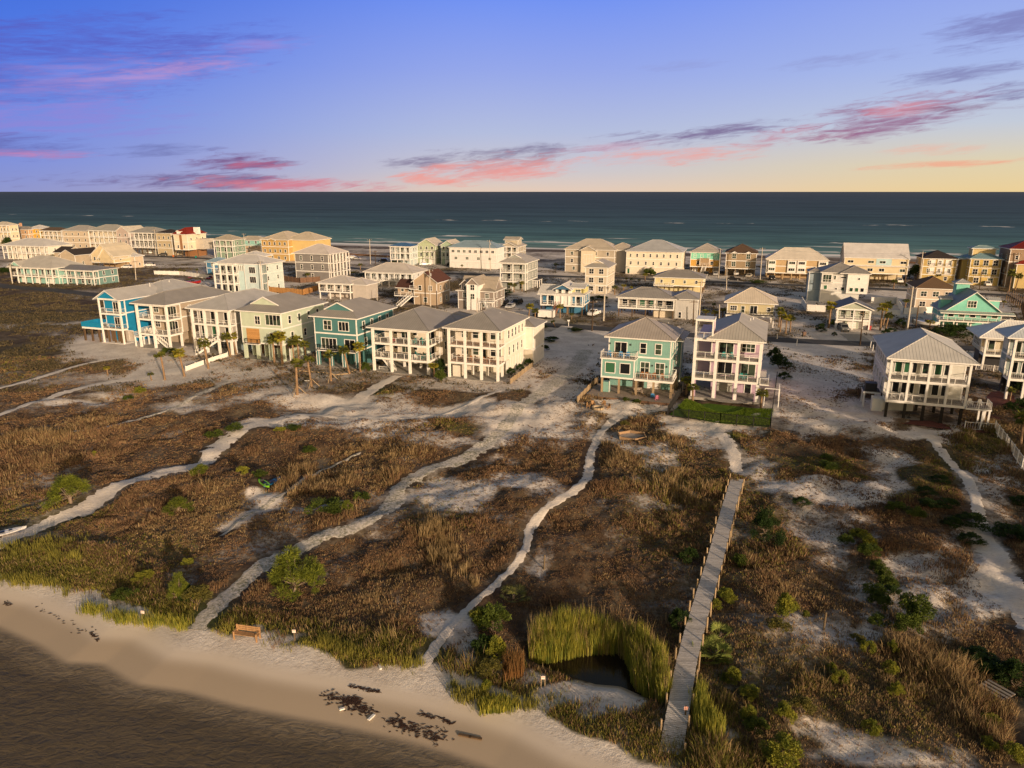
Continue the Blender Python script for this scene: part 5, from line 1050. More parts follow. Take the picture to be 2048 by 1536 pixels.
def big_x(h, w, d, p, L):
    h.block(w-.02, w+13, 3.5, d-2, -.3, h.ze-.1, siding((.62, .46, .20)), trim=False); h.roof('hip', w-4, w+13, 3.5, d-2, h.ze-.1, .45, .6, (.60, .52, .40)); h.roof('gf', 4.5, 8.5, -.6, 5, h.ze-.2, .5, .3, (.60, .52, .40))
back_house('big ochre-yellow apartment building with pale hip roof by the sea', fa('Y', 500, 160, 330, 720, 18), (.48, .32, .12), (.60, .52, .40), lv=3, fw=[4, 5, 5], sw=(2, 2), extra=big_x, d=20, cat='apartment block', name='apartment_block')
back_house('small pale house with blue metal roof and white porches by the sea', fa('Y', 1555, 215, 370, 1720, 8), (.50, .58, .60), (.07, .17, .34), lv=3, porch=(1.8, 4), open_=True, fw=[0, 3, 3], pile=WHITE, pitch=.3)
def tw_x(h, w, d, p, L): [h.deck(w*.4, w, -1.6, -.05, L[k], .2) or h.rail([(w*.42, -1.5), (w, -1.5)], L[k]) for k in (1, 2)]; h.piles(w*.42, w-.1, -1.5, -1.5, 3, 1, L[2]-.2, .1, WHITE)
back_house('left half of the pale green twin houses with cream gables by the sea', fa('Y', 1780, 205, 360, 1930, 11), (.38, .44, .30), (.62, .56, .46), 'gf', 3, pitch=.6, fw=[0, 3, 3], gar=2, extra=tw_x, d=12, yaw=-14)
back_house('right half of the pale green twin houses with cream gables by the sea', fa('X', 335, 205, 365, 440, 10), (.33, .42, .31), (.62, .56, .46), 'gf', 3, pitch=.6, fw=[0, 3, 3], gar=1, extra=tw_x, d=12, yaw=-14)
back_house('long white townhouse row with blue-grey roof and garage doors', fa('X', 405, 225, 390, 790, 11), (.72, .70, .68), (.26, .36, .44), lv=3, gar=8, fw=[0, 4, 8], sw=(0, 0), bars=1, ww=(1.3, 1.1), pitch=.45, cat='townhouse', name='townhouse_row')
def tow_x(h, w, d, p, L): h.block(1, w-1, 4.5, 10, h.ze, h.ze+2.9, siding((.46, .42, .34))); h.roof('gs', .8, w-.8, 4.2, 10.3, h.ze+2.9, .35, .5, (.46, .42, .36))
back_house('narrow tan-grey house with a raised tower room by the sea', fa('X', 820, 215, 360, 960, 11), (.42, .38, .31), (.46, .42, .36), 'gf', 3, porch=(2.0, 3), fw=[0, 3, 3], extra=tow_x, d=14)
def b2_x(h, w, d, p, L): h.block(w*.34, w*.62, -1.6, .0, 0, h.ze-.2, CREAM, trim=False); h.roof('gf', w*.32, w*.64, -1.8, 7, h.ze-.2, .55, .4, (.52, .46, .38)); h.row('F', 1, 1, 3.4, 3.6, w*.36, w*.6, plane=-1.6, bars=2, glass=CREAM); h.block(w, w+7.5, 4, d, -.3, h.ze-.2, siding((.42, .40, .38))); h.roof('hip', w-4, w+7.5, 4, d, h.ze-.2, .45, .6, (.52, .46, .38))
back_house('wide beige house with a white gabled entrance bay by the sea', fa('X', 1355, 240, 420, 1760, 16), (.42, .37, .30), (.52, .46, .38), lv=3, fw=[3, 4, 4], extra=b2_x, d=15, pitch=.5)
def wb_x(h, w, d, p, L):
    for f in (.05, .38, .5, .93):
        h.window('F', w*f, .2, .9, 2.0, 0, 0, 0, door=True, glass=GLASSG); h.roof('gf', w*f-.9, w*f+.9, -1.0, -.02, 2.6, .5, .1, (.5, .45, .4), name='awning')
back_house('huge cream block with long pale grey hip roof and two rows of small windows', fa('W', 218, 257, 440, 672, 17), (.74, .66, .54), (.46, .47, .49), lv=3, fw=[0, 7, 8], sw=(2, 2), pitch=.42, d=19, extra=wb_x, ww=(.65, 1.3), cat='apartment block', name='apartment_block')
def or_x(h, w, d, p, L):
    mt = siding((.22, .58, .44)); h.W.box(-.02, w+.02, -.03, 6, L[2]+.1, h.ze-.01, mt); h.block(w*.33, w*.66, -1.2, .0, L[1]+.5, L[2]+.6, siding((.35, .25, .15))); h.stairs((w*.5, -1.4, L[1]), (w*.45, -4.5, 0), 1.6); h.rail([(w*.33, -1.3), (w*.66, -1.3)], L[1]+.6)
    for f in (.14, .86): h.garage('F', w*f, 2.4, 2.2, d*.45, WHITE)
back_house('orange house with mint-green top floor and beige hip roof by the sea', fa('W', 745, 265, 435, 985, 14), (.56, .33, .08), (.46, .42, .38), lv=3, fw=[0, 2, 4], open_=True, extra=or_x, d=14, pitch=.5)
def br_x(h, w, d, p, L):
    for f in (.27, .73): h.roof('gf', w*f-1.4, w*f+1.4, -.6, 4, h.ze-.1, .6, .2, (.16, .10, .07), 'shingle', gm=WHITE)
back_house('brown house with dark shingle hip roof above open parking by the sea', fa('W', 1035, 272, 455, 1285, 12), (.31, .235, .15), (.13, .085, .06), lv=3, fw=[0, 2, 2], rs='shingle', open_=True, extra=br_x, d=13, pitch=.5, ww=(1.5, 1.9), bars=1, pile=PILEP)
def con_x(h, w, d, p, L):
    for f in (.09, .42, .58, .92): h.W.box(w*f-1.6, w*f+1.6, -.5, -.01, L[1]+.2, h.ze-.2, WHITE) if f > .3 else h.W.box(w*f-1.4, w*f+1.4, -.5, -.01, L[1]+.2, h.ze-.2, WHITE); [h.window('F', w*f, L[k]+.9, 2.2, 1.0, 2, 0, -.5) for k in (1, 2)]
back_house('long tan condo block with white roof, white bays and arched parking openings', fa('W', 1368, 322, 480, 1870, 12), (.50, .36, .20), (.70, .64, .56), lv=3, fw=[0, 0, 0], open_=True, extra=con_x, d=13, pitch=.6, ov=.5, encl=(.4, .28, .16), pile=paint((.5, .36, .2)), cat='apartment block', name='apartment_block')
def long_x(h, w, d, p, L):
    h.roof('gs', 0, w, -.2, 3.2, L[2]-.2, .35, .4, (.62, .60, .60)); h.W.box(w*.5, w*.74, -.04, .0, L[2]+.2, h.ze-.1, siding((.45, .62, .66)))
    for f in (.1, .42, .6, .92): h.window('F', w*f, L[2]+.9, 2.0, .9, 1, 0, -.04 if .5 < f < .74 else 0); h.window('F', w*f, L[1]+.8, 1.8, 1.1, 1, 0, 0)
back_house('long two-tier cream and white townhouse with pale metal roof', fa('V', 410, 248, 455, 1000, 12), (.64, .54, .36), (.66, .64, .64), 'gs', 3, fw=[0, 0, 0], extra=long_x, d=14, pitch=.7, ov=.3, open_=True, cat='townhouse', name='townhouse_row')
def dk_x(h, w, d, p, L):
    for k in (1, 2):
        for i in range(3): h.garage('F', w*(.28+.24*i), 2.0, 1.9, p-.001, WHITE, z=L[k]+.7)
back_house('yellow house with near-black hip roof and white shuttered loggias', fa('V', 1130, 262, 475, 1440, 10), (.46, .34, .13), DKR, lv=3, rs='shingle', d=12, fw=[2, 3, 3], extra=lambda h, w, d, p, L: [(h.window('F', w*(.28+.24*i), L[k]+.4, 1.9, 2.2, 0, 0, 0, glass=WHITE), h.rail([(w*(.28+.24*i)-1, -.3), (w*(.28+.24*i)+1, -.3)], L[k]+.2, BLACK)) for k in (1, 2) for i in range(3)])
def yt_x(h, w, d, p, L):
    h.block(1.0, w-1.5, 3.5, 8.5, h.ze, h.ze+3.6, siding((.60, .48, .24))); h.roof('hip', 1.0, w-1.5, 3.5, 8.5, h.ze+3.6, .3, .7, (.30, .42, .44)); h.block(-1.8, .0, 4, 9, 0, h.ze-.6, trim=False); h.roof('hip', -3, 0, 4, 9, h.ze-.4, .3, .5, (.22, .36, .42))
    for k in (1, 2): h.rail([(.3, -.5), (w-.3, -.5)], L[k]+.1, BLACK)
back_house('yellow house with blue-green roof and square lookout tower by the sea', fa('V', 1565, 265, 500, 1850, 10), (.52, .38, .12), (.20, .33, .38), lv=3, d=12, fw=[2, 3, 3], extra=yt_x, pitch=.45, ww=(1.6, 1.9), bars=1, gar=0)
back_house('brown house with dark red roofs cut off by the right edge', fa('V', 1930, 175, 520, 2300, 12), (.30, .21, .14), (.16, .02, .015), lv=3, d=12, fw=[2, 3, 3], extra=lambda h, w, d, p, L: (h.block(2, w, -2.5, -.02, 0, h.ze*.62, siding((.5, .38, .16))), h.roof('hip', 2, w, -2.5, 3, h.ze*.62, .4, .5, (.25, .03, .02))))
scatter(); weeds()

# ------------------------------------------------------------------ plants
def solid_leaf(c1, c2, tr=0.3, sc_=0.8, name='leaves'): return leafmat(c1, c2, sc_, tr, name)
PALML = solid_leaf((0.24, 0.24, 0.04), (0.10, 0.12, 0.025)); PALMY = solid_leaf((0.48, 0.40, 0.045), (0.24, 0.24, 0.035))
BARK = wood((0.26, 0.17, 0.10), 3.0, 1); BARKG = wood((0.22, 0.17, 0.13), 4.0, 1)
BUSHY = solid_leaf((0.32, 0.31, 0.04), (0.10, 0.13, 0.02)); BUSHG = solid_leaf((0.12, 0.16, 0.025), (0.04, 0.065, 0.012)); BUSHD = solid_leaf((0.045, 0.08, 0.016), (0.02, 0.04, 0.01)); BUSHO = solid_leaf((0.19, 0.17, 0.04), (0.10, 0.10, 0.03))
PINE = solid_leaf((0.23, 0.26, 0.03), (0.07, 0.10, 0.018)); PINED = solid_leaf((0.035, 0.07, 0.015), (0.018, 0.035, 0.01))
def leaf_cloud(cl, n, size, mat, seed, name='foliage', parent=None, needle=False):
    """cl = clumps (x, y, z, rx, rz); n small leaves per clump, spread through the clump."""
    r = np.random.RandomState(seed); c = np.repeat(np.array(cl, float), n, 0); N = len(c)
    u = r.normal(size=(N, 3)); u /= np.linalg.norm(u, axis=1)[:, None]; rad = r.uniform(0.35, 1, N)**0.6
    P = c[:, :3]+u*rad[:, None]*np.stack([c[:, 3], c[:, 3], c[:, 4]], -1)*r.uniform(.8, 1.15, (N, 1))
    d = u*0.8+r.normal(size=(N, 3))*0.5; d[:, 2] += .35; d /= np.linalg.norm(d, axis=1)[:, None]
    s = np.cross(d, r.normal(size=(N, 3))); s /= np.linalg.norm(s, axis=1)[:, None]
    L = size*r.uniform(.6, 1.4, N)[:, None]; Wd = L*(.16 if needle else .5)
    V = np.stack([P-s*Wd/2, P+s*Wd/2, P+d*L+s*Wd*.25, P+d*L-s*Wd*.25], 1).reshape(-1, 3); i = np.arange(N)*4
    ct = np.repeat(r.uniform(0, 1, len(cl)), n)*.6+r.uniform(0, .4, N)
    return npmesh(name, V, np.stack([i, i+1, i+2, i+3], -1), mat, dict(tint=np.repeat(ct, 4)), parent)
def copy_tree(o, parent=None):
    c = o.copy(); C.objects.link(c); c.parent = parent
    for ch in list(o.children): copy_tree(ch, c)
    return c
def place(proto, used, X, Y, sc_=(1, 1, 1), rz=0.0, z=None):
    o = proto if not used.get(proto.name) else copy_tree(proto)
    used[proto.name] = True; o.location = (X, Y, gh(X, Y) if z is None else z); o.scale = sc_; o.rotation_euler = (0, 0, rz); return o
used = {}
# palms: a ringed trunk and a ball of fan leaves
def palm_proto(seed, mat, trim):
    r = random.Random(seed); root = empty('palm_tree', (0, 0, 0)); m = MB(); lean = r.uniform(-.04, .04); lx = r.uniform(-.03, .03)
    pts = [Vector((lean*k*(k*.1), lx*k, k*1.0)) for k in range(0, 6)]; rr = [.23, .19, .17, .165, .17, .15]
    for k in range(5): m.bar(pts[k]-Vector((0, 0, .3 if k == 0 else 0)), pts[k+1], rr[k], BARK, 8, rr[k+1])
    m.build('trunk', root); top = pts[-1]; V = []; Fc = []; tint = []
    n = 30 if not trim else 22
    for i in range(n):
        a = i*2.399+r.uniform(-.2, .2); el = r.uniform(-.75, 1.25) if not trim else r.uniform(-.1, 1.3); L = r.uniform(.95, 1.35); t = r.random()
        d = Vector((math.cos(a)*math.cos(el), math.sin(a)*math.cos(el), math.sin(el))); sd = Vector((-math.sin(a), math.cos(a), 0)); up = d.cross(sd)*-1
        hub = top+d*L*.55
        V += [top+sd*.02, top-sd*.02, hub-sd*.03, hub+sd*.03]; b = len(V)-4; Fc += [(b, b+1, b+2), (b, b+2, b+3)]; tint += [t]*4
        for j in range(9):                                # the fingers of one fan
            q = (j/8-.5)*2.5; dd = (d*math.cos(q)+sd*math.sin(q)); tip = hub+dd*L*.62*(1-.18*abs(q))+Vector((0, 0, -.28*L*(.4+abs(q)*.5)*r.uniform(.5, 1.4)))
            w = sd.cross(dd).cross(dd).normalized() if False else (sd*math.cos(q)-d*math.sin(q)); mid_ = hub+dd*L*.34
            V += [hub, mid_+w*.06, tip, mid_-w*.06]; b = len(V)-4; Fc += [(b, b+1, b+2), (b, b+2, b+3)]; tint += [t+r.uniform(-.1, .1)]*4
    npmesh('crown', np.array([tuple(v) for v in V]), np.array(Fc), mat, dict(tint=tint), root); return root
PALMS = [palm_proto(1, PALML, 0), palm_proto(2, PALML, 1), palm_proto(3, PALMY, 0)]
def palm(bx, by, cx, cy, where, kind=0, adj='green'):
    X, Y = g(bx, by); d = Y*CP+CAMH*SP; k = (768-cy)/F
    Z = CAMH-(SP*Y-k*CP*Y)/(CP+k*SP) if False else (lambda q: q)(CAMH+(k*Y*CP-Y*SP)/(CP+k*SP)*1.0)
    h = max(1.0, Z-.2); i = kind
    o = place(PALMS[i], used, X, Y, (1.0+.1*rnd.random(),)*2+(h/5.0,), rnd.uniform(0, 6.28))
    s = min(1.25, max(1.0, h/4.6)); o.scale = (s, s, h/5.0) if h > 2.2 else (.6, .6, max(.25, h/5))
    lean = ((cx-bx)/F*Y)/max(h, 1); 
    if abs(cx-bx) > 3: o.rotation_euler = (0, math.atan(lean), 0)
    tag(o, adj+' palm tree '+where, 'palm tree', 'palm trees around the houses'); return o, X, Y, h
def props(X, Y, h, label):                                # timber props round a newly planted palm
    r = empty('palm_brace', (X, Y, gh(X, Y))); tag(r, label, 'prop')
    for a in (.4, 2.5, 4.6):
        m = MB(); m.beam((math.cos(a)*1.5, math.sin(a)*1.5, -.05), (math.cos(a)*.17, math.sin(a)*.17, 1.5), .1, .1, PILEP); m.build('strut', r)
PL = [(330, 760, 327, 711, 'with tall thin trunk on the open sand left of the picket fence', 1), (369, 752, 364, 702, 'with yellow crown beside the left end of the picket fence', 2, 'golden'), (417, 737, 413, 684, 'behind the middle of the picket fence'),
 (461, 712, 456, 671, 'left one of the pair before the grey glass-railed porch'), (473, 709, 469, 669, 'right one of the pair before the grey glass-railed porch', 2), (549, 726, 547, 676, 'in front of the centre of the pale green house'), (565, 728, 564, 670, 'tallest before the right corner of the pale green house', 2),
 (588, 724, 586, 682, 'left of the palm cluster between pale green and teal houses'), (598, 722, 601, 677, 'at the centre of the palm cluster between pale green and teal houses'), (612, 722, 614, 686, 'right of the palm cluster between pale green and teal houses'),
 (595, 793, 593, 731, 'braced, standing alone nearest the path below the teal house', 1), (624, 777, 618, 722, 'leaning left, second of the three on props below the teal house', 1), (662, 762, 659, 709, 'braced with timber in front of the teal house', 1), (699, 748, 690, 698, 'leaning left before the right half of the teal house'), (721, 744, 718, 691, 'upright at the right corner of the teal house', 2),
 (868, 754, 868, 729, 'short and bushy between the two white porch houses', 2, 'yellowish'), (216, 751, 214, 734, 'low and scruffy on the bare sand far left', 2, 'small'), (303, 761, 303, 751, 'knee-high on the sand below the beige house', 0, 'tiny'), (1074, 717, 1076, 688, 'dark, behind the right white porch house', 0),
 (1056, 645, 1060, 610, 'left one of the tall pair by the white cargo trailer', 2), (1070, 645, 1069, 619, 'right one of the tall pair by the white cargo trailer'), (1120, 636, 1119, 611, 'before the brown stairs of the blue and yellow cottage', 2), (1134, 628, 1137, 605, 'right of the stairs of the blue and yellow cottage', 2), (1143, 640, 1143, 627, 'stubby and dark at the blue and yellow cottage drive', 0, 'short'),
 (1044, 582, 1043, 564, 'at the right foot of the grey-green porch house', 2), (1020, 582, 1019, 566, 'left foot of the grey-green porch house, in shade'), (1028, 584, 1029, 569, 'foot of the grey-green porch house, second in the shade'),
 (1138, 536, 1138, 507, 'tall, before the left corner of the wide beige house'), (1112, 538, 1112, 527, 'round, on the verge left of the wide beige house'), (1247, 584, 1246, 570, 'at the right side of the cream three-storey house', 2), (1262, 588, 1262, 574, 'right of the cream three-storey house, nearer one', 2), (1229, 590, 1229, 573, 'at the front right of the cream three-storey house'), (1290, 563, 1289, 548, 'tallest of the clump before the huge cream block', 2), (1278, 568, 1278, 559, 'middle of the clump before the huge cream block'), (1262, 568, 1261, 557, 'left of the clump before the huge cream block'), (1252, 566, 1252, 556, 'leftmost, dark, before the huge cream block'),
 (1411, 640, 1410, 621, 'left one of the trio left of the pale yellow hip-roofed house', 2), (1429, 642, 1428, 623, 'middle one of the trio left of the pale yellow hip-roofed house', 2), (1445, 636, 1445, 618, 'right one of the trio left of the pale yellow hip-roofed house', 2), (1427, 622, 1427, 607, 'dark one behind the trio left of the pale yellow house'),
 (1560, 664, 1562, 628, 'left one of the trio right of the pale yellow hip-roofed house', 2), (1571, 667, 1572, 633, 'middle one of the trio right of the pale yellow hip-roofed house', 2), (1580, 664, 1582, 635, 'right one of the trio right of the pale yellow hip-roofed house'), (1557, 655, 1558, 620, 'behind the trio right of the pale yellow house'),
 (1562, 557, 1563, 531, 'left one before the long tan condo block'), (1592, 557, 1592, 532, 'middle one before the long tan condo block'), (1622, 556, 1622, 533, 'right one before the long tan condo block'), (1657, 656, 1657, 609, 'single tall one left of the small sage cottage', 2),
 (1760, 661, 1759, 613, 'taller of the pair right of the small sage cottage', 2), (1770, 664, 1774, 629, 'shorter of the pair right of the small sage cottage'), (1766, 650, 1771, 608, 'behind the pair right of the small sage cottage'), (1810, 616, 1810, 600, 'behind the white garden wall', 0, 'dry brown'), (1858, 661, 1858, 642, 'yellow crown before the turquoise cottage', 2, 'golden'), (1872, 663, 1872, 652, 'low one beside the golden palm at the turquoise cottage', 2, 'small'),
 (1787, 578, 1787, 561, 'on the verge before the long two-tier townhouse'), (1757, 560, 1758, 543, 'at the right gable of the white and slate-blue house'), (1950, 702, 1951, 672, 'dark, between the white pile house and the right edge houses'), (1972, 727, 1972, 703, 'before the porch of the house with white ribbed roof', 2), (2020, 748, 2018, 719, 'at the grey-green house by the right edge', 2), (2020, 800, 2019, 775, 'dark, beside the red mulch near the right edge'),
 (2040, 900, 2036, 832, 'large and dark at the right edge behind the mesh fence'), (2017, 584, 2018, 545, 'spreading, before the house with dark red roofs'), (2030, 580, 2034, 550, 'second, before the house with dark red roofs'), (1994, 614, 1994, 604, 'left one behind the turquoise cottage', 2), (2006, 615, 2006, 602, 'right one behind the turquoise cottage', 2), (1858, 563, 1858, 547, 'left one at the foot of the near-black roofed house'), (1875, 565, 1874, 549, 'right one at the foot of the near-black roofed house'),
 (1385, 803, 1384, 771, 'at the left corner of the fenced lawn'), (1372, 790, 1372, 757, 'dark, behind the left corner of the fenced lawn'), (1521, 820, 1521, 783, 'at the right corner of the fenced lawn'),
 (124, 566, 124, 550, 'broad yellow one before the low blue-green house', 2, 'golden'), (84, 566, 84, 553, 'second from the left before the turquoise house'), (68, 560, 68, 546, 'third from the left before the turquoise house'), (44, 564, 44, 553, 'leftmost before the turquoise house'), (121, 490, 121, 479, 'behind the beige bungalow'), (360, 549, 360, 539, 'left one behind the white boundary wall'), (370, 549, 371, 541, 'middle one behind the white boundary wall'), (395, 549, 395, 538, 'right one behind the white boundary wall'),
 (616, 561, 616, 547, 'before the square grey house'), (535, 521, 535, 509, 'before the big ochre-yellow building'), (721, 540, 721, 528, 'on the verge right of the square grey house'), (924, 540, 924, 530, 'before the garages of the white townhouse row'), (1110, 653, 1105, 640, 'short one on the verge below the cargo trailer')]
for p in PL:
    o, X, Y, h = palm(*p[:5], *(p[5:6] or (0,)), *(p[6:7]))
    if 'braced' in p[4] or 'props' in p[4]: props(X, Y, h, 'timber props round the '+('lone palm nearest the path' if 'alone' in p[4] else 'left-leaning palm below the teal house' if 'props' in p[4] else 'palm in front of the teal house'))
# shrubs
def bush_proto(kind, seed, mat):
    r = random.Random(seed); nm = {'pine': 'pine_shrub', 'round': 'bush', 'low': 'low_shrub'}[kind]; root = empty(nm, (0, 0, 0)); cl = []; m = MB()
    if kind == 'pine':
        m.bar((0, 0, -.1), (.04, .02, .5), .045, BARKG, 6, .03)
        for i in range(26):
            a = i*2.4+r.uniform(-.3, .3); q = r.uniform(.15, 1); z = .12+.8*(1-q**1.6)*r.uniform(.6, 1.1)+.05; e = (math.cos(a)*q*.48, math.sin(a)*q*.48, z)
            m.bar((.02, .01, .12+.3*r.random()), e, .016, BARKG, 5, .006); k = r.uniform(.07, .12)
            for j in range(3): cl.append((e[0]+r.uniform(-.05, .05), e[1]+r.uniform(-.05, .05), e[2]+j*.045, k, k*1.1))
        m.build('trunk', root); leaf_cloud(cl, 90, .06, mat, seed, 'foliage', root, True)
    else:
        for i in range(7): a = i*.9; m.bar((0, 0, -.05), (math.cos(a)*.25, math.sin(a)*.25, .45), .012, BARKG, 4, .006)
        m.build('stems', root); n = 24 if kind == 'round' else 20
        for i in range(n):
            a = r.uniform(0, 6.28); q = math.sqrt(r.random())*.42; z = (.15+.75*math.sqrt(max(0, 1-(q/.46)**2))*r.uniform(.35, 1)); cl.append((math.cos(a)*q, math.sin(a)*q, z, r.uniform(.08, .16), r.uniform(.1, .2)))
        leaf_cloud(cl, 170, .05, mat, seed, 'foliage', root)
    return root
BP = {'py': bush_proto('pine', 1, PINE), 'py2': bush_proto('pine', 5, PINE), 'pd': bush_proto('pine', 2, PINED), 'ry': bush_proto('round', 3, BUSHY), 'ry2': bush_proto('round', 8, BUSHY), 'rg': bush_proto('round', 4, BUSHG), 'rg2': bush_proto('round', 9, BUSHG), 'rd': bush_proto('round', 6, BUSHD), 'ro': bush_proto('round', 7, BUSHO), 'lo': bush_proto('low', 10, BUSHG), 'ly': bush_proto('low', 11, BUSHY)}
COLN = {'y': 'yellow-green', 'g': 'green', 'd': 'dark green', 'o': 'olive'}
def bush(x, y, w, h, k, where, cat='bush', grp=None):
    X, Y = g(x, y); o = place(BP[k], used, X, Y, (w, w*rnd.uniform(.85, 1.1), h), rnd.uniform(0, 6.28)); tag(o, where, 'shrub', grp or 'shrubs on the sand and dunes')
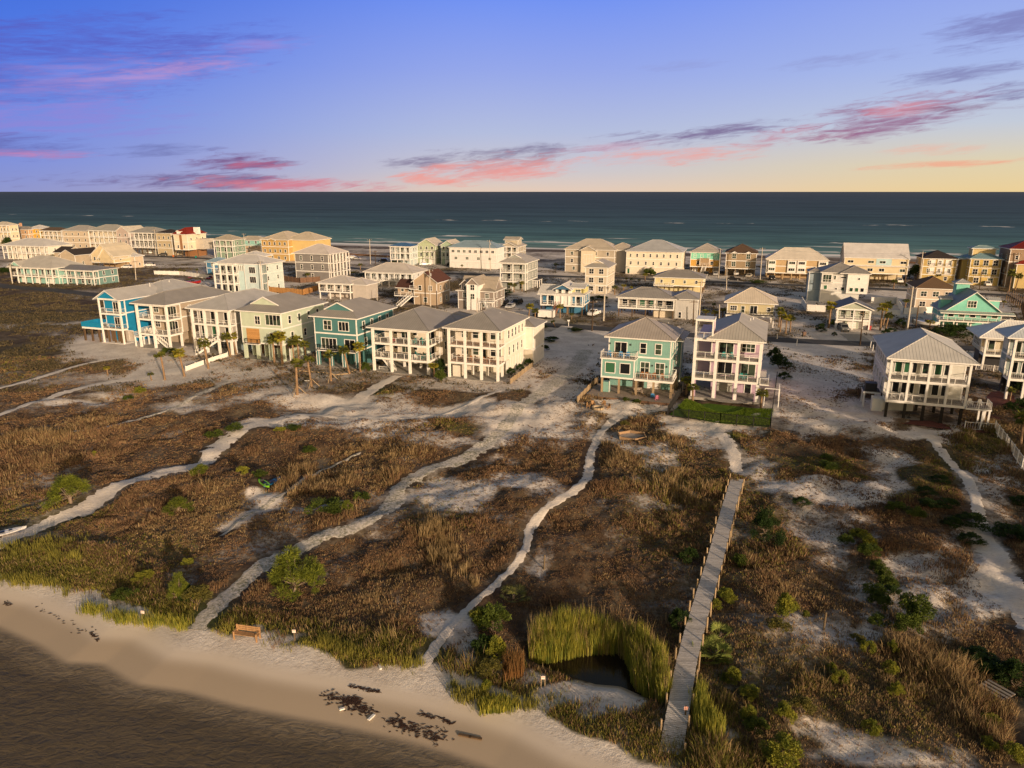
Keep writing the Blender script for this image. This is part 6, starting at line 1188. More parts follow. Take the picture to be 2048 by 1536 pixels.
BL = [(588, 1176, 5.4, 3.6, 'py', 'largest bright pine shrub beside the weedy middle path'), (628, 1168, 3.0, 2.0, 'py2', 'lower right companion of the largest pine shrub'), (560, 1172, 2.0, 1.7, 'py2', 'small pine shrub tucked left under the largest one'), (360, 1200, 1.7, 2.4, 'py', 'slim upright young pine near the beach'), (396, 1208, 2.4, 1.7, 'ro', 'round olive shrub right of the slim young pine'), (378, 1200, 2.0, 1.4, 'rd', 'dark shrub between slim pine and olive shrub'),
 (142, 1008, 4.6, 3.2, 'py2', 'wide golden pine shrub above the long left path'), (402, 950, 2.4, 1.3, 'py', 'pine shrub just below the long left path bend'), (358, 1022, 3.0, 1.4, 'py2', 'low pine shrub alone in brown grass left of centre'), (484, 956, 1.8, 1.3, 'ly', 'small bush left of the green kayak'), (650, 1030, 4.4, 1.7, 'lo', 'wide low green shrub left of the weedy path bend'), (694, 1026, 1.6, 1.3, 'py', 'little bright pine at the right of the wide low shrub'), (722, 998, 2.2, 1.2, 'lo', 'low green shrub nearest the weedy path bend'),
 (520, 957, 2.0, .9, 'lo', 'flat green shrub just above the kayaks'), (618, 900, 2.4, .9, 'lo', 'flat shrub in the brown grass above the kayaks'), (586, 862, 3.0, .8, 'lo', 'flat green shrub hugging the long left path'), (560, 868, 1.8, .8, 'ly', 'small yellow-green shrub left of the flat one by the path'), (283, 786, 2.6, 1.2, 'ly', 'yellow-green shrub on the upper left slope'), (255, 797, 2.0, 1.0, 'lo', 'green shrub left of the upper slope shrub'), (470, 862, 3.0, 1.3, 'lo', 'green shrub above the left path bend'), (430, 872, 3.0, 1.2, 'lo', 'green shrub left above the left path bend'), (188, 907, .9, .9, 'ly', 'tiny yellow bush in the left grass'), (375, 1128, 1.2, .9, 'ly', 'tiny yellow bush left of the weedy path foot'), (285, 1155, 2.0, .8, 'ly', 'flat yellow bush in the lower left grass'), (250, 1195, 2.2, .9, 'lo', 'green bush above the beach on the left'),
 (1528, 1080, 3.6, 3.4, 'pd', 'dark round pine shrub right of the boardwalk'), (1692, 1080, 1.6, 1.2, 'rg', 'green bush left of the top of the bush chain'), (1720, 1072, 2.0, 1.3, 'ry', 'bright yellow-green bush topping the bush chain'), (1736, 1088, 2.0, 1.2, 'ry2', 'second bush of the chain, bright on its left'), (1740, 1106, 2.2, 1.2, 'rg', 'third bush from the top of the chain'), (1753, 1130, 1.6, 1.1, 'rg2', 'fourth bush from the top of the chain'), (1767, 1144, 1.8, 1.2, 'rg', 'fifth bush from the top of the chain'), (1776, 1160, 1.9, 1.2, 'rg2', 'sixth bush from the top of the chain'), (1750, 1186, 2.3, 1.5, 'rg', 'seventh, plump bush of the chain, on its left'), (1760, 1204, 2.0, 1.3, 'rg2', 'eighth bush of the chain, under the plump one'), (1785, 1180, 1.6, 1.0, 'rd', 'dark bush right of the chain'), (1757, 1248, 1.6, 1.0, 'rg', 'lowest bush of the chain on bare ground'),
 (1829, 1232, 2.9, 2.5, 'rg', 'biggest round green bush at the right'), (1813, 1265, 2.4, 1.8, 'rg2', 'round green bush just below the biggest one'), (1829, 1036, 2.2, 1.3, 'rg', 'round bush at the centre of the upper right row'), (1790, 1024, 2.4, 1.0, 'rg2', 'left bush of the upper right row'), (1858, 1018, 2.4, 1.0, 'rd', 'dark bush of the upper right row'), (1892, 1016, 2.4, 1.1, 'rd', 'right bush of the upper right row'), (1940, 1048, 3.6, 1.5, 'rd', 'wide dark bush left of the right-hand path'), (1903, 1048, 2.0, 1.2, 'rd', 'dark bush left of the wide dark one'), (1942, 1078, 2.6, 1.0, 'rd', 'dark bush below the wide dark one'), (1878, 965, 2.4, .9, 'rd', 'dark low bush high beside the right-hand path'), (1850, 996, 2.2, .8, 'rd', 'dark low bush above the upper right row'), (1658, 936, 3.0, .9, 'rg', 'low green bush between the lawn and the white pile house'), (1655, 918, 2.0, .8, 'rg2', 'upper low bush between the lawn and the white pile house'), (1602, 1010, 2.2, .8, 'rd', 'dark low bush right of the boardwalk top'), (2040, 1004, 2.4, 1.2, 'rd', 'dark bush at the right edge beside the path'), (2030, 1068, 4.0, 1.6, 'rd', 'wide dark bush at the right edge below the path'),
 (1450, 1206, 1.7, 1.4, 'ry', 'bright bush right of the middle of the boardwalk'), (1432, 1216, 1.0, .9, 'ry2', 'little bush touching the boardwalk edge'), (1570, 1240, 1.8, 2.4, 'ry', 'tall bright bush in the brown grass right of the boardwalk'), (1556, 1272, 2.0, 1.0, 'ro', 'olive bush under the tall bright one'), (1590, 1222, .9, .8, 'ry2', 'tiny bush right of the tall bright one'), (1612, 1232, .7, .6, 'ry', 'tiniest bush right of the tall bright one'), (1465, 1352, 1.4, 1.1, 'ry2', 'bright bush below the fan palmetto'), (1447, 1352, .8, .7, 'rg', 'tiny bush left of the bright one below the palmetto'), (1676, 1364, 1.4, 1.0, 'ry', 'bright bush in the lower right grass'), (1663, 1340, .8, .7, 'ry2', 'tiny bush above the lower right bright bush'), (1732, 1306, 1.3, 1.0, 'ry', 'bright bush left of the lower bare patch'), (1714, 1290, 1.4, .8, 'ro', 'olive bush left above the bright one'), (1784, 1310, 1.0, 1.0, 'ry2', 'upright bush near the lower bare patch'), (1780, 1350, 1.2, 1.2, 'ry', 'bright spiky bush at lower right'), (1790, 1396, 1.2, 1.0, 'ry2', 'bright bush in the lower right corner grass'), (1742, 1470, 1.3, 1.0, 'ry', 'bright bush above the bottom edge at right'), (1982, 1444, 1.5, .9, 'ry2', 'bright pair-like bush near the lower right edge'), (2024, 1524, 1.5, 1.2, 'ry', 'bright bush in the bottom right corner'), (1982, 1496, 1.2, .7, 'ly', 'flat bush near the bottom right corner'),
 (1498, 1440, 1.2, 1.3, 'ry', 'bright bush right of the lower reeds'), (1512, 1462, 1.6, 1.0, 'rg', 'green bush lower right of the reeds'), (1569, 1448, 1.5, 1.5, 'ry2', 'golden bush left of the lower sand patch'), (1603, 1434, 1.6, 1.2, 'ro', 'olive bush right of the golden one'), (1568, 1528, 2.6, 1.9, 'ry', 'big bright bush cut by the bottom edge'), (1500, 1392, 1.6, 1.0, 'ry2', 'bush in dry grass right of the lower reeds'), (1960, 1322, 3.4, 1.0, 'rd', 'dark creeping bush at the lower right'), (1990, 1338, 3.0, 1.1, 'rd', 'second dark creeping bush at the lower right'), (2034, 1358, 3.4, 1.8, 'rd', 'dark bush mass at the right edge'), (1480, 1130, 1.6, 1.3, 'rg', 'green bush beside the upper boardwalk'), (1375, 1120, 2.0, 1.6, 'rd', 'dark bush left of the boardwalk middle'), (1360, 1250, 2.2, 1.6, 'rd', 'dark bush between the reeds and boardwalk'),
 (956, 1250, 1.9, 1.7, 'ry', 'bright bush left of the pond'), (986, 1260, 2.8, 2.4, 'rg', 'large green bush left of the pond'), (966, 1302, 2.2, 1.7, 'rd', 'dark bush under the large one by the pond'), (992, 1316, 1.7, 2.0, 'ry2', 'upright bush left of the rusty reeds'), (980, 1350, 2.0, 1.3, 'ro', 'greyish bush below left of the rusty reeds'), (973, 1380, 1.0, 1.0, 'ry', 'small bright bush above the beach tip'), (1190, 1350, .1, .1, 'rg', ''),
 (358, 716, 3.8, 1.8, 'ly', 'yellow shrubs before the beige porch house'), (338, 708, 3.6, 1.6, 'lo', 'dark shrubs before the beige porch house'), (881, 762, 2.4, 2.2, 'rg', 'leafy bush between the two white porch houses'), (733, 744, 2.4, 2.2, 'rg2', 'leafy bush at the left white porch house'), (878, 748, 2.6, 3.2, 'rd', 'tall dark shrub between the two white porch houses'), (1022, 750, 1.9, 1.5, 'rd', 'first round shrub behind the timber retaining wall'), (1040, 742, 1.9, 1.5, 'rd', 'second round shrub behind the timber retaining wall'), (1058, 731, 2.0, 1.6, 'rd', 'third round shrub behind the timber retaining wall'), (1560, 738, 4.4, 3.2, 'rd', 'big dark shrub right of the lilac house'), (1548, 722, 3.2, 3.0, 'rd', 'dark shrub behind the big one by the lilac house'), (1568, 758, 2.6, 1.4, 'rd', 'low shrub beneath the big one by the lilac house'),
 (1252, 805, 1.5, .7, 'rg', 'left little shrub below the ground deck'), (1272, 807, 1.6, .7, 'rg2', 'right little shrub below the ground deck'), (1250, 848, 1.6, 1.0, 'ro', 'rusty bush above the hexagonal sand bed'),
 (1078, 655, 5.0, 1.0, 'lo', 'left hedge of the sandy drive behind the white houses'), (1100, 682, 4.0, 1.2, 'rd', 'hedge along the sandy drive, lower part'), (1150, 662, 4.0, 1.0, 'lo', 'right hedge of the sandy drive'), (1084, 702, 3.4, 1.6, 'rd', 'dark hedge behind the right white porch house'), (1641, 655, 2.4, 1.2, 'rd', 'upper dark shrub on the white lot'), (1641, 663, 2.6, 1.2, 'rd', 'lower dark shrub on the white lot'), (1668, 672, 1.4, 1.1, 'rd', 'round shrub by the roadside post'), (1664, 654, 2.4, 2.0, 'rg', 'clipped hedge left of the small sage cottage'), (1782, 666, 3.0, 1.3, 'rd', 'right shrub under the palm pair'), (1771, 667, 2.2, 1.1, 'rd', 'left shrub under the palm pair'), (1801, 652, 2.6, 2.0, 'rd', 'round sago shrub left of the pole'),
 (1890, 672, 7.0, 3.2, 'rd', 'left half of the dark hedge before the turquoise cottage'), (1925, 674, 7.0, 3.0, 'rd', 'right half of the dark hedge before the turquoise cottage'), (1933, 562, 9, 6.0, 'rd', 'big dark tree between the two yellow houses'), (1950, 566, 7, 4.5, 'rd', 'bushy tree left of the tower house entrance'), (2010, 564, 10, 6.5, 'rd', 'big bushy tree right of the tower house'), (1832, 560, 7, 6.5, 'rd', 'dark tree between townhouse and near-black roof'), (1829, 578, 6, 3, 'rd', 'dark undergrowth below the roadside tree'), (1298, 550, 5, 3, 'rg', 'green bush before the huge cream block'), (1306, 552, 3, 2.2, 'rg2', 'second green bush before the huge cream block'), (1150, 538, 6, 2.6, 'rd', 'hedge before the wide beige house'), (1175, 540, 5, 2.0, 'rg', 'right hedge before the wide beige house'), (512, 506, 10, 4.0, 'ro', 'olive thicket left of the big ochre-yellow building'), (535, 516, 7, 4.0, 'rd', 'dark thicket before the big ochre-yellow building'), (565, 520, 6, 3.0, 'rd', 'dark bushes before the big ochre-yellow building entrance'), (462, 514, 9, 3.0, 'rd', 'dark bushes before the green seaside house'), (90, 480, 8, 4, 'rd', 'dark trees behind the large white house'), (14, 492, 6, 6, 'rd', 'dark tree before the cream house at the far left'), (105, 520, 5, 3, 'ro', 'bushes beside the beige bungalow'), (12, 548, 5, 3, 'rd', 'bushes left of the turquoise house'), (700, 550, 8, 1.6, 'ro', 'scrub on the verge right of the square grey house'), (730, 552, 8, 1.6, 'rd', 'darker scrub on the verge right of the square grey house'), (1195, 600, 7, 1.6, 'rd', 'dark scrub before the cream three-storey house'), (1010, 588, 5, 1.6, 'rd', 'dark scrub before the grey-green porch house'), (1390, 563, 7, 1.2, 'lo', 'verge shrubs before the mint and orange house'), (1515, 566, 8, 1.2, 'lo', 'verge shrubs before the brown house'), (2040, 830, 5, 3.0, 'rd', 'dark bushes behind the mesh fence at the right edge'), (2040, 790, 5, 3.5, 'rd', 'dark bushes beyond the red mulch at the right edge'), (790, 530, 8, 2.2, 'rd', 'dark bushes before the blue-roofed pale house')]
for b in BL:
    if b[2] > .5: bush(*b)
def palmetto(x, y, n, R, label, mat):
    X, Y = g(x, y); root = tag(empty('palmetto', (X, Y, gh(X, Y))), label, 'palmetto', 'fan palmettos'); r = random.Random(int(x)); V = []; Fc = []; tt = []
    for i in range(n):
        a = r.uniform(0, 6.28); q = r.uniform(.1, .8)*R; el = r.uniform(.2, 1.2); b0 = Vector((math.cos(a)*q*.4, math.sin(a)*q*.4, 0)); d = Vector((math.cos(a)*math.cos(el), math.sin(a)*math.cos(el), math.sin(el))); sd = Vector((-math.sin(a), math.cos(a), 0)); hub = b0+d*R*r.uniform(.45, .8)
        V += [b0+sd*.02, b0-sd*.02, hub-sd*.02, hub+sd*.02]; b = len(V)-4; Fc += [(b, b+1, b+2), (b, b+2, b+3)]; tt += [.3]*4
        L = r.uniform(.55, .8)
        for j in range(13):
            an = (j/12-.5)*3.6; dd = d*math.cos(an)+sd*math.sin(an); w = sd*math.cos(an)-d*math.sin(an); tip = hub+dd*L+Vector((0, 0, -.15*r.random())); mm = hub+dd*L*.5
            V += [hub, mm+w*.035, tip, mm-w*.035]; b = len(V)-4; Fc += [(b, b+1, b+2), (b, b+2, b+3)]; tt += [r.uniform(.3, 1)]*4
    npmesh('fronds', np.array([tuple(v) for v in V]), np.array(Fc), mat, dict(tint=tt), root); m = MB(); m.bar((0, 0, -.1), (.05, 0, .35), .14, BARKG, 7, .1); m.build('trunk', root)
PMT = solid_leaf((0.34, 0.36, 0.09), (0.15, 0.20, 0.045))
palmetto(1412, 1306, 16, 1.5, 'large fan palmetto leaning over the boardwalk edge', PMT); palmetto(1432, 1300, 14, 1.3, 'fan palmetto right behind the large one', PMT); palmetto(1450, 1308, 10, 1.0, 'smallest fan palmetto, right of the large one', PMT)
palmetto(1026, 1196, 12, 1.2, 'spiky pale palmetto alone above the reeds', solid_leaf((.30, .28, .10), (.10, .12, .03))); palmetto(1440, 1272, 9, .9, 'small palmetto above the fan palmetto group', PMT)
def wood_tree(X, Y, h, seed, where):
    r = random.Random(seed); root = tag(empty('pine_tree', (X, Y, 0)), 'tall dark pine tree '+where, 'tree', 'pines beyond the right edge'); m = MB(); m.bar((0, 0, -1), (.3, 0, h*.8), .3, BARKG, 8, .1); cl = []
    for i in range(34):
        a = r.uniform(0, 6.28); q = r.uniform(0, 1)*h*.24; z = h*r.uniform(.12, .97); q *= 1.15-z/h*.75; e = (math.cos(a)*q, math.sin(a)*q, z); m.bar((.2, 0, z*.85), e, .07, BARKG, 5, .02); cl.append((*e, r.uniform(1.1, 2.0), r.uniform(.8, 1.5)))
    m.build('trunk', root); leaf_cloud(cl, 150, .6, PINED, seed, 'crown', root)
for i, (x, y, h) in enumerate([(62, 22, 11), (68, 27, 12), (74, 30, 13), (80, 35, 15), (86, 40, 16), (91, 46, 17), (97, 50, 17), (103, 55, 17), (109, 62, 17), (72, 22, 12), (88, 33, 15), (100, 42, 17)]):
    wood_tree(x, y, h, 40+i, ('nearest', 'second', 'third', 'fourth', 'fifth', 'sixth', 'seventh', 'eighth', 'farthest', 'near inner', 'middle inner', 'far inner')[i]+' in the wood off to the right')

# ------------------------------------------------------------------ boardwalk over the marsh
def boardwalk():
    px = [(1475, 952), (1456, 1020), (1430, 1120), (1402, 1215), (1385, 1275), (1372, 1330), (1358, 1410), (1342, 1492)]
    P = [g(x, y, .55) for x, y in px]; P = [(*p, z) for p, z in zip(P, (.2, .55, .6, .6, .6, .6, .5, -.05))]
    X0, Y0 = P[-1][0], P[-1][1]; root = tag(empty('boardwalk', (0, 0, 0)), 'long grey timber boardwalk with rough posts crossing the marsh to the beach', 'boardwalk'); m = MB(); w = .72
    BW = wood((.62, .58, .54), 5.0, 1)
    for a, b in zip(P, P[1:]):
        A_ = Vector(a); B_ = Vector(b); d = B_-A_; L = d.length; d.normalize(); s = Vector((-d.y, d.x, 0)).normalized()*w; n = int(L/.16)
        for i in range(n):
            c0 = A_+d*(L*i/n); c1 = A_+d*(L*(i+.9)/n); j = rnd.uniform(-.03, .03); q = Vector((0, 0, rnd.uniform(0, .012)))
            s2 = s*(1+j); lo = Vector((0, 0, -.05)); T_ = [c0-s2+q, c0+s2+q, c1+s2+q, c1-s2+q]; m.poly(T_ if (T_[1]-T_[0]).cross(T_[2]-T_[1]).z > 0 else T_[::-1], BW); m.poly([c0-s2+q, c1-s2+q, c1-s2+lo, c0-s2+lo], BW); m.poly([c0+s2+q, c1+s2+q, c1+s2+lo, c0+s2+lo], BW)
        m.beam(A_-s*.9+Vector((0, 0, -.16)), B_-s*.9+Vector((0, 0, -.16)), .08, .2, PILE); m.beam(A_+s*.9+Vector((0, 0, -.16)), B_+s*.9+Vector((0, 0, -.16)), .08, .2, PILE)
    m.build('deck', root); acc = .4
    for si in (-1, 1):
        acc = .3+(si > 0)*.9
        for a, b in zip(P, P[1:]):
            A_ = Vector(a); B_ = Vector(b); d = B_-A_; L = d.length; d.normalize(); s = Vector((-d.y, d.x, 0)).normalized()*(w+.12)*si
            while acc < L:
                c = A_+d*acc+s; h = rnd.uniform(.5, 1.0); q = MB(); lx, ly = rnd.uniform(-.05, .05), rnd.uniform(-.05, .05); q.bar((c.x, c.y, gh(c.x, c.y)-.4), (c.x+lx, c.y+ly, c.z+h), .075, PILEP, 8, .07); q.build('post', root); acc += rnd.uniform(1.9, 2.5)
            acc -= L
boardwalk()

# ------------------------------------------------------------------ poles and posts
def pole(bx, by, tx, ty, label, r=.17, arm=True, mat=None, tr=False, cat='utility pole', name='utility_pole'):
    X, Y = g(bx, by); k = (768-ty)/F; Z = CAMH+(k*Y*CP-Y*SP)/(CP+k*SP); root = tag(empty(name, (X, Y, 0)), label, cat, 'utility poles'); m = MB(); mt = mat or PILEP
    lx = max(-.06, min(.06, ((tx-1024)/F*(Y*CP+(CAMH-Z)*SP)-X)/max(Z, 1)))*Z; m.bar((0, 0, -.5), (lx, 0, Z), r, mt, 8, r*.7); m.build('shaft', root)
    if arm and Z > 6:
        m = MB(); m.box(lx-1.1, lx+1.1, -.06, .06, Z-.6, Z-.45, PILE); m.build('crossarm', root)
        for q in (-1, 0, 1): m = MB(); m.bar((lx+q*.95, 0, Z-.45), (lx+q*.95, 0, Z-.2), .06, WHITE, 6); m.build('insulator', root)
    if tr: m = MB(); m.bar((lx*.8+.3, -.2, Z-2.0), (lx*.8+.3, -.2, Z-1.1), .24, paint((.4, .4, .4)), 10); m.build('transformer', root)
    return root
PALEP = paint((.50, .45, .38), .8)
for a in [(272, 560, 271, 521, 'pale utility pole behind the blue house'), (312, 511, 311, 459, 'utility pole before the grey balcony block'), (388, 509, 387, 466, 'utility pole before the red-roofed house'), (25, 567, 21, 527, 'utility pole before the turquoise house'), (525, 589, 520, 521, 'tall pale pole at the corner of the white and pale blue house'), (536, 590, 535, 560, 'short pole right of the white and pale blue house'), (489, 508, 489, 467, 'utility pole before the aqua and tan house'), (598, 503, 598, 472, 'utility pole before the ochre-yellow building'), (741, 528, 739, 478, 'tall pale pole on the far road verge'), (751, 528, 750, 501, 'short brown pole right of the tall pale one'), (754, 601, 754, 577, 'short pole left of the tan house'), (861, 613, 859, 539, 'tall pale pole before the tan house', .2, True, None, True), (874, 620, 873, 582, 'dark short pole before the tan house'), (981, 541, 979, 480, 'pale pole before the white townhouse row', .18, True, None, True), (954, 624, 954, 596, 'short grey pole before the taupe house'), (1207, 642, 1210, 572, 'thick pale pole before the long low house', .24), (1184, 661, 1186, 600, 'thin dark pole by the white pickup'), (1453, 580, 1453, 531, 'utility pole before the brown house'), (1520, 560, 1525, 495, 'tall utility pole right of the brown house', .2), (1437, 558, 1441, 497, 'utility pole right of the mint and orange house'), (1612, 585, 1614, 537, 'dark pole left of the white and slate-blue house'), (1397, 649, 1403, 561, 'thick pale pole behind the lilac house', .24), (1386, 652, 1388, 600, 'dark pole left of the thick pale one'), (1438, 653, 1439, 609, 'thin pale pole behind the lilac house roof'), (1814, 662, 1826, 573, 'thick pale leaning pole left of the turquoise cottage', .26), (1831, 659, 1837, 611, 'brown pole right of the thick leaning one', .18, False), (1720, 691, 1727, 622, 'dark brown pole on the near road', .16, True), (1838, 567, 1846, 503, 'pale pole left of the near-black roofed house', .22), (1959, 579, 1962, 543, 'brown pole before the tower house'), (2029, 575, 2038, 505, 'pale pole before the dark red-roofed house', .2)]:
    lab = a[4]; pole(a[0], a[1], a[2], a[3], lab, *(a[5:6] or (.17,)), *(a[6:7] or (True,)), PILE if ('dark' in lab and 'pole' in lab.split('dark')[1][:12]) or 'brown pole' in lab else PALEP, bool(a[8:9] and a[8]))
for i, (x, y, h, lab) in enumerate([(1554, 678, 1.3, 'white marker post behind the lilac house roof'), (1593, 692, 1.5, 'white marker post on the near road edge'), (1195, 770, 1.6, 'brown gate post beside the fence left of the aqua house'), (1088, 1135, 1.5, 'weathered stake left of the reeds'), (1647, 1262, 1.6, 'pale leaning stake in the bare patch at right'), (1714, 706, 1.0, 'small white stake near the dark roadside pole'), (1336, 652, .9, 'white marker post before the long low house'), (1740, 697, 1.6, 'left white post by the near road at right'), (1745, 702, 1.4, 'right white post by the near road at right'), (98, 574, 1.6, 'white mailbox post beside the near road at left'), (1137, 652, 1.4, 'white mailbox post beside the sandy drive')]):
    X, Y = g(x, y); m = MB(); m.bar((0, 0, -.3), (rnd.uniform(-.08, .08), 0, h), .09, WHITE if 'white' in lab else PILEP, 7, .08)
    if 'mailbox' in lab: m.box(-.3, .3, -.15, .15, h-.1, h+.25, WHITE)
    o = m.build('post', None); o.location = (X, Y, gh(X, Y)); tag(o, lab, 'post')
# little notice boards on the beach
for x, y, h, lab in ((288, 1238, 1.0, 'small white notice on a stake in the grass at left'), (590, 1280, 1.0, 'small white notice on a stake right of the beach bench'), (1086, 1372, 1.1, 'small white notice on two legs below the pond'), (1370, 1440, 1.3, 'small pink notice on a post at the boardwalk foot')):
    X, Y = g(x, y); root = tag(empty('notice_sign', (X, Y, gh(X, Y))), lab, 'sign'); m = MB()
    if 'two' in lab: m.box(-.16, -.11, -.03, .03, -.2, h-.3, PILEP); m.box(.11, .16, -.03, .03, -.2, h-.3, PILEP)
    else: m.box(-.05, .05, -.04, .04, -.2, h, PILEP)
    m.build('stake', root); m = MB(); m.box(-.14, .14, -.075, -.045, h-.28, h-.02, paint((.72, .62, .58)) if 'pink' not in lab else paint((.7, .42, .36))); o = m.build('board', root)
    m = MB(); m.box(-.12, .12, -.082, -.0755, h-.12, h-.08, paint((.6, .2, .12))); m.build('red_band', o)

# ------------------------------------------------------------------ fences
def fence(pts, hh, kind, label, cat='fence'):
    P = [g(x, y) for x, y in pts]; x0, y0 = P[0]; root = tag(empty('fence', (x0, y0, gh(x0, y0))), label, cat); mt = {'white': WHITE, 'picket': WHITE, 'wood': FENCEW, 'dark': PLANKD, 'black': BLACK, 'mesh': WHITE, 'rail': WHITE, 'timber': PILEP}[kind]; m = MB(); z0 = gh(x0, y0)
    for (ax, ay), (bx, by) in zip(P, P[1:]):
        a = Vector((ax-x0, ay-y0, 0)); b = Vector((bx-x0, by-y0, 0)); L = (b-a).length; d = (b-a).normalized(); n = max(1, round(L/2.4))
        up = Vector((0, 0, 1))
        if kind in ('white', 'wood', 'dark', 'timber'):
            m.beam(a+up*hh*.48, b+up*hh*.48, .05, hh*.98, mt)
            if kind == 'wood':
                for i in range(int(L/.45)): p = a+d*(i*.45); m.box(p.x-.02, p.x+.1, p.y-.05, p.y+.05, 0, hh+.04*(i % 2), mt)
        elif kind == 'picket':
            for z in (.25, hh-.25): m.beam(a+up*z, b+up*z, .05, .09, mt)
            for i in range(int(L/.14)): p = a+d*(i*.14); m.box(p.x-.045, p.x+.045, p.y-.012, p.y+.012, .02, hh-.05, mt)
        elif kind in ('black', 'mesh', 'rail'):
            for z in (.12, hh-.05): m.beam(a+up*z, b+up*z, .05, .06, mt)
            for i in range(int(L/(.16 if kind == 'black' else .35))): p = a+d*(i*(.16 if kind == 'black' else .35)); m.box(p.x-.014, p.x+.014, p.y-.014, p.y+.014, .02, hh, mt)
        for i in range(n+1):
            p = a+d*(L*i/n); q = MB(); zz = gh(p.x+x0, p.y+y0)-z0; r = .055 if kind != 'dark' else .08; q.box(p.x-r, p.x+r, p.y-r, p.y+r, min(0, zz)-.2, hh+.12, mt); q.build('post', root)
    m.build('panel', root)
fence([(372, 742), (410, 728), (456, 713)], 1.0, 'picket', 'white picket fence in front of the grey porch house')
fence([(1346, 836), (1440, 846), (1540, 856)], 1.35, 'black', 'thin black metal fence along the front of the green lawn'); fence([(1335, 833), (1372, 772)], 1.5, 'black', 'black metal fence along the left of the green lawn'); fence([(1540, 856), (1553, 760)], 1.5, 'black', 'black metal fence along the right of the green lawn')
fence([(1154, 808), (1196, 764)], 1.1, 'timber', 'weathered timber fence running up to the aqua house'); fence([(1020, 768), (1066, 733)], 1.0, 'timber', 'timber retaining wall right of the white porch house', 'retaining wall')
fence([(1929, 856), (1989, 860)], 1.2, 'mesh', 'white railing at the foot of the white pile house'); fence([(1989, 862), (2018, 900), (2052, 948), (2100, 1010)], 1.5, 'mesh', 'long white mesh fence at the right edge')
fence([(309, 549), (360, 550), (437, 560)], 1.7, 'white', 'long white boundary wall behind the blue house', 'wall'); fence([(539, 584), (606, 590), (642, 579)], 1.9, 'wood', 'orange lit wooden fence right of the white and pale blue house'); fence([(556, 560), (600, 566), (640, 563)], 2.0, 'dark', 'dark brown wooden fence below the square grey house')
fence([(1603, 607), (1612, 622), (1650, 624)], 2.0, 'white', 'white wall left of the slate-blue house', 'wall'); fence([(1742, 606), (1792, 606), (1806, 628), (1864, 626)], 1.9, 'white', 'white wall right of the slate-blue house', 'wall'); fence([(1720, 628), (1800, 630)], 1.5, 'white', 'low white wall behind the small sage cottage', 'wall')
fence([(1951, 740), (2022, 748)], 1.2, 'mesh', 'white mesh fence before the house with white ribbed roof'); fence([(640, 507), (780, 515)], 1.0, 'dark', 'dark dune fence behind the far beach'); fence([(1700, 520), (1845, 528)], .9, 'dark', 'low dune fence behind the long townhouse')
def walkway(pts, z, w, label):
    P = [g(x, y, z) for x, y in pts]; x0, y0 = P[0]; root = tag(empty('raised_walkway', (x0, y0, 0)), label, 'walkway'); m = MB()
    for a, b in zip(P, P[1:]):
        A_ = Vector((a[0]-x0, a[1]-y0, z)); B_ = Vector((b[0]-x0, b[1]-y0, z)); m.beam(A_, B_, w, .2, PLANK); s = (B_-A_).normalized(); n = Vector((-s.y, s.x, 0))*w/2
        for q in (1, -1): m.beam(A_+n*q+Vector((0, 0, 1)), B_+n*q+Vector((0, 0, 1)), .08, .08, PLANK)
        k = max(2, int((B_-A_).length/2.5))
        for i in range(k+1):
            for q in (1, -1): p = A_+(B_-A_)*i/k+n*q; o = MB(); o.box(p.x-.1, p.x+.1, p.y-.1, p.y+.1, -.3, z+1, PILE); o.build('post', root)
    m.build('deck', root)
walkway([(2020, 588), (2052, 606), (2062, 640)], 2.0, 1.6, 'curved raised timber walkway at the right edge before the red roofs')

# ------------------------------------------------------------------ lawn, mulch, slabs
lm, t = newmat('lawn'); ps = t.n('ShaderNodeNewGeometry').outputs['Position']; cc = t.mix(t.ss(t.noise(ps, .5, 5.0, .6), .3, .7), (.075, .135, .012), (.05, .10, .012)); finish(t, cc, .9, .1, t.noise(ps, 14.0, 3.0, .8), 1.0, .05)
def sheet(name, pix, mat, kind='structure', z=.03, label=None):
    m = MB(); P = [g(x, y) for x, y in pix]; pts = [(x, y, gh(x, y)+z) for x, y in P]; a = sum((P[i][0]*P[(i+1) % len(P)][1]-P[(i+1) % len(P)][0]*P[i][1]) for i in range(len(P))); m.poly(pts if a > 0 else pts[::-1], mat); return tag(m.build(name), kind=kind)
sheet('lawn', [(1338, 834), (1440, 847), (1538, 855), (1546, 822), (1519, 819), (1388, 806), (1372, 800)], lm, 'stuff', .09)
LP = [g(x, y) for x, y in [(1338, 834), (1440, 847), (1538, 855), (1546, 822), (1490, 822), (1465, 830), (1440, 830), (1410, 820), (1388, 808), (1372, 802)]]; _r = np.random.RandomState(3); _X = _r.uniform(27, 50, 30000); _Y = _r.uniform(96, 121, 30000); _k = in_poly(_X, _Y, LP); _X, _Y = _X[_k][:9000], _Y[_k][:9000]
tag(blades('lawn_grass', np.stack([_X, _Y, np.full(len(_X), gh(39, 105)+.07)], -1), np.full(len(_X), .13), .06, solid_leaf((.17, .25, .022), (.09, .15, .015)), 5, .4, .3, 9), kind='stuff')
MUL = paint((.12, .035, .025), .95, .5); sheet('mulch', [(1758, 838), (1800, 850), (1900, 858), (1990, 866), (2040, 880), (2060, 800), (2000, 768), (1975, 790), (1960, 845), (1860, 840)], MUL, z=.035)
sheet('pavement', [(1195, 640), (1240, 645), (1330, 660), (1400, 668), (1400, 640), (1300, 625)], CONC, z=.05) if False else None

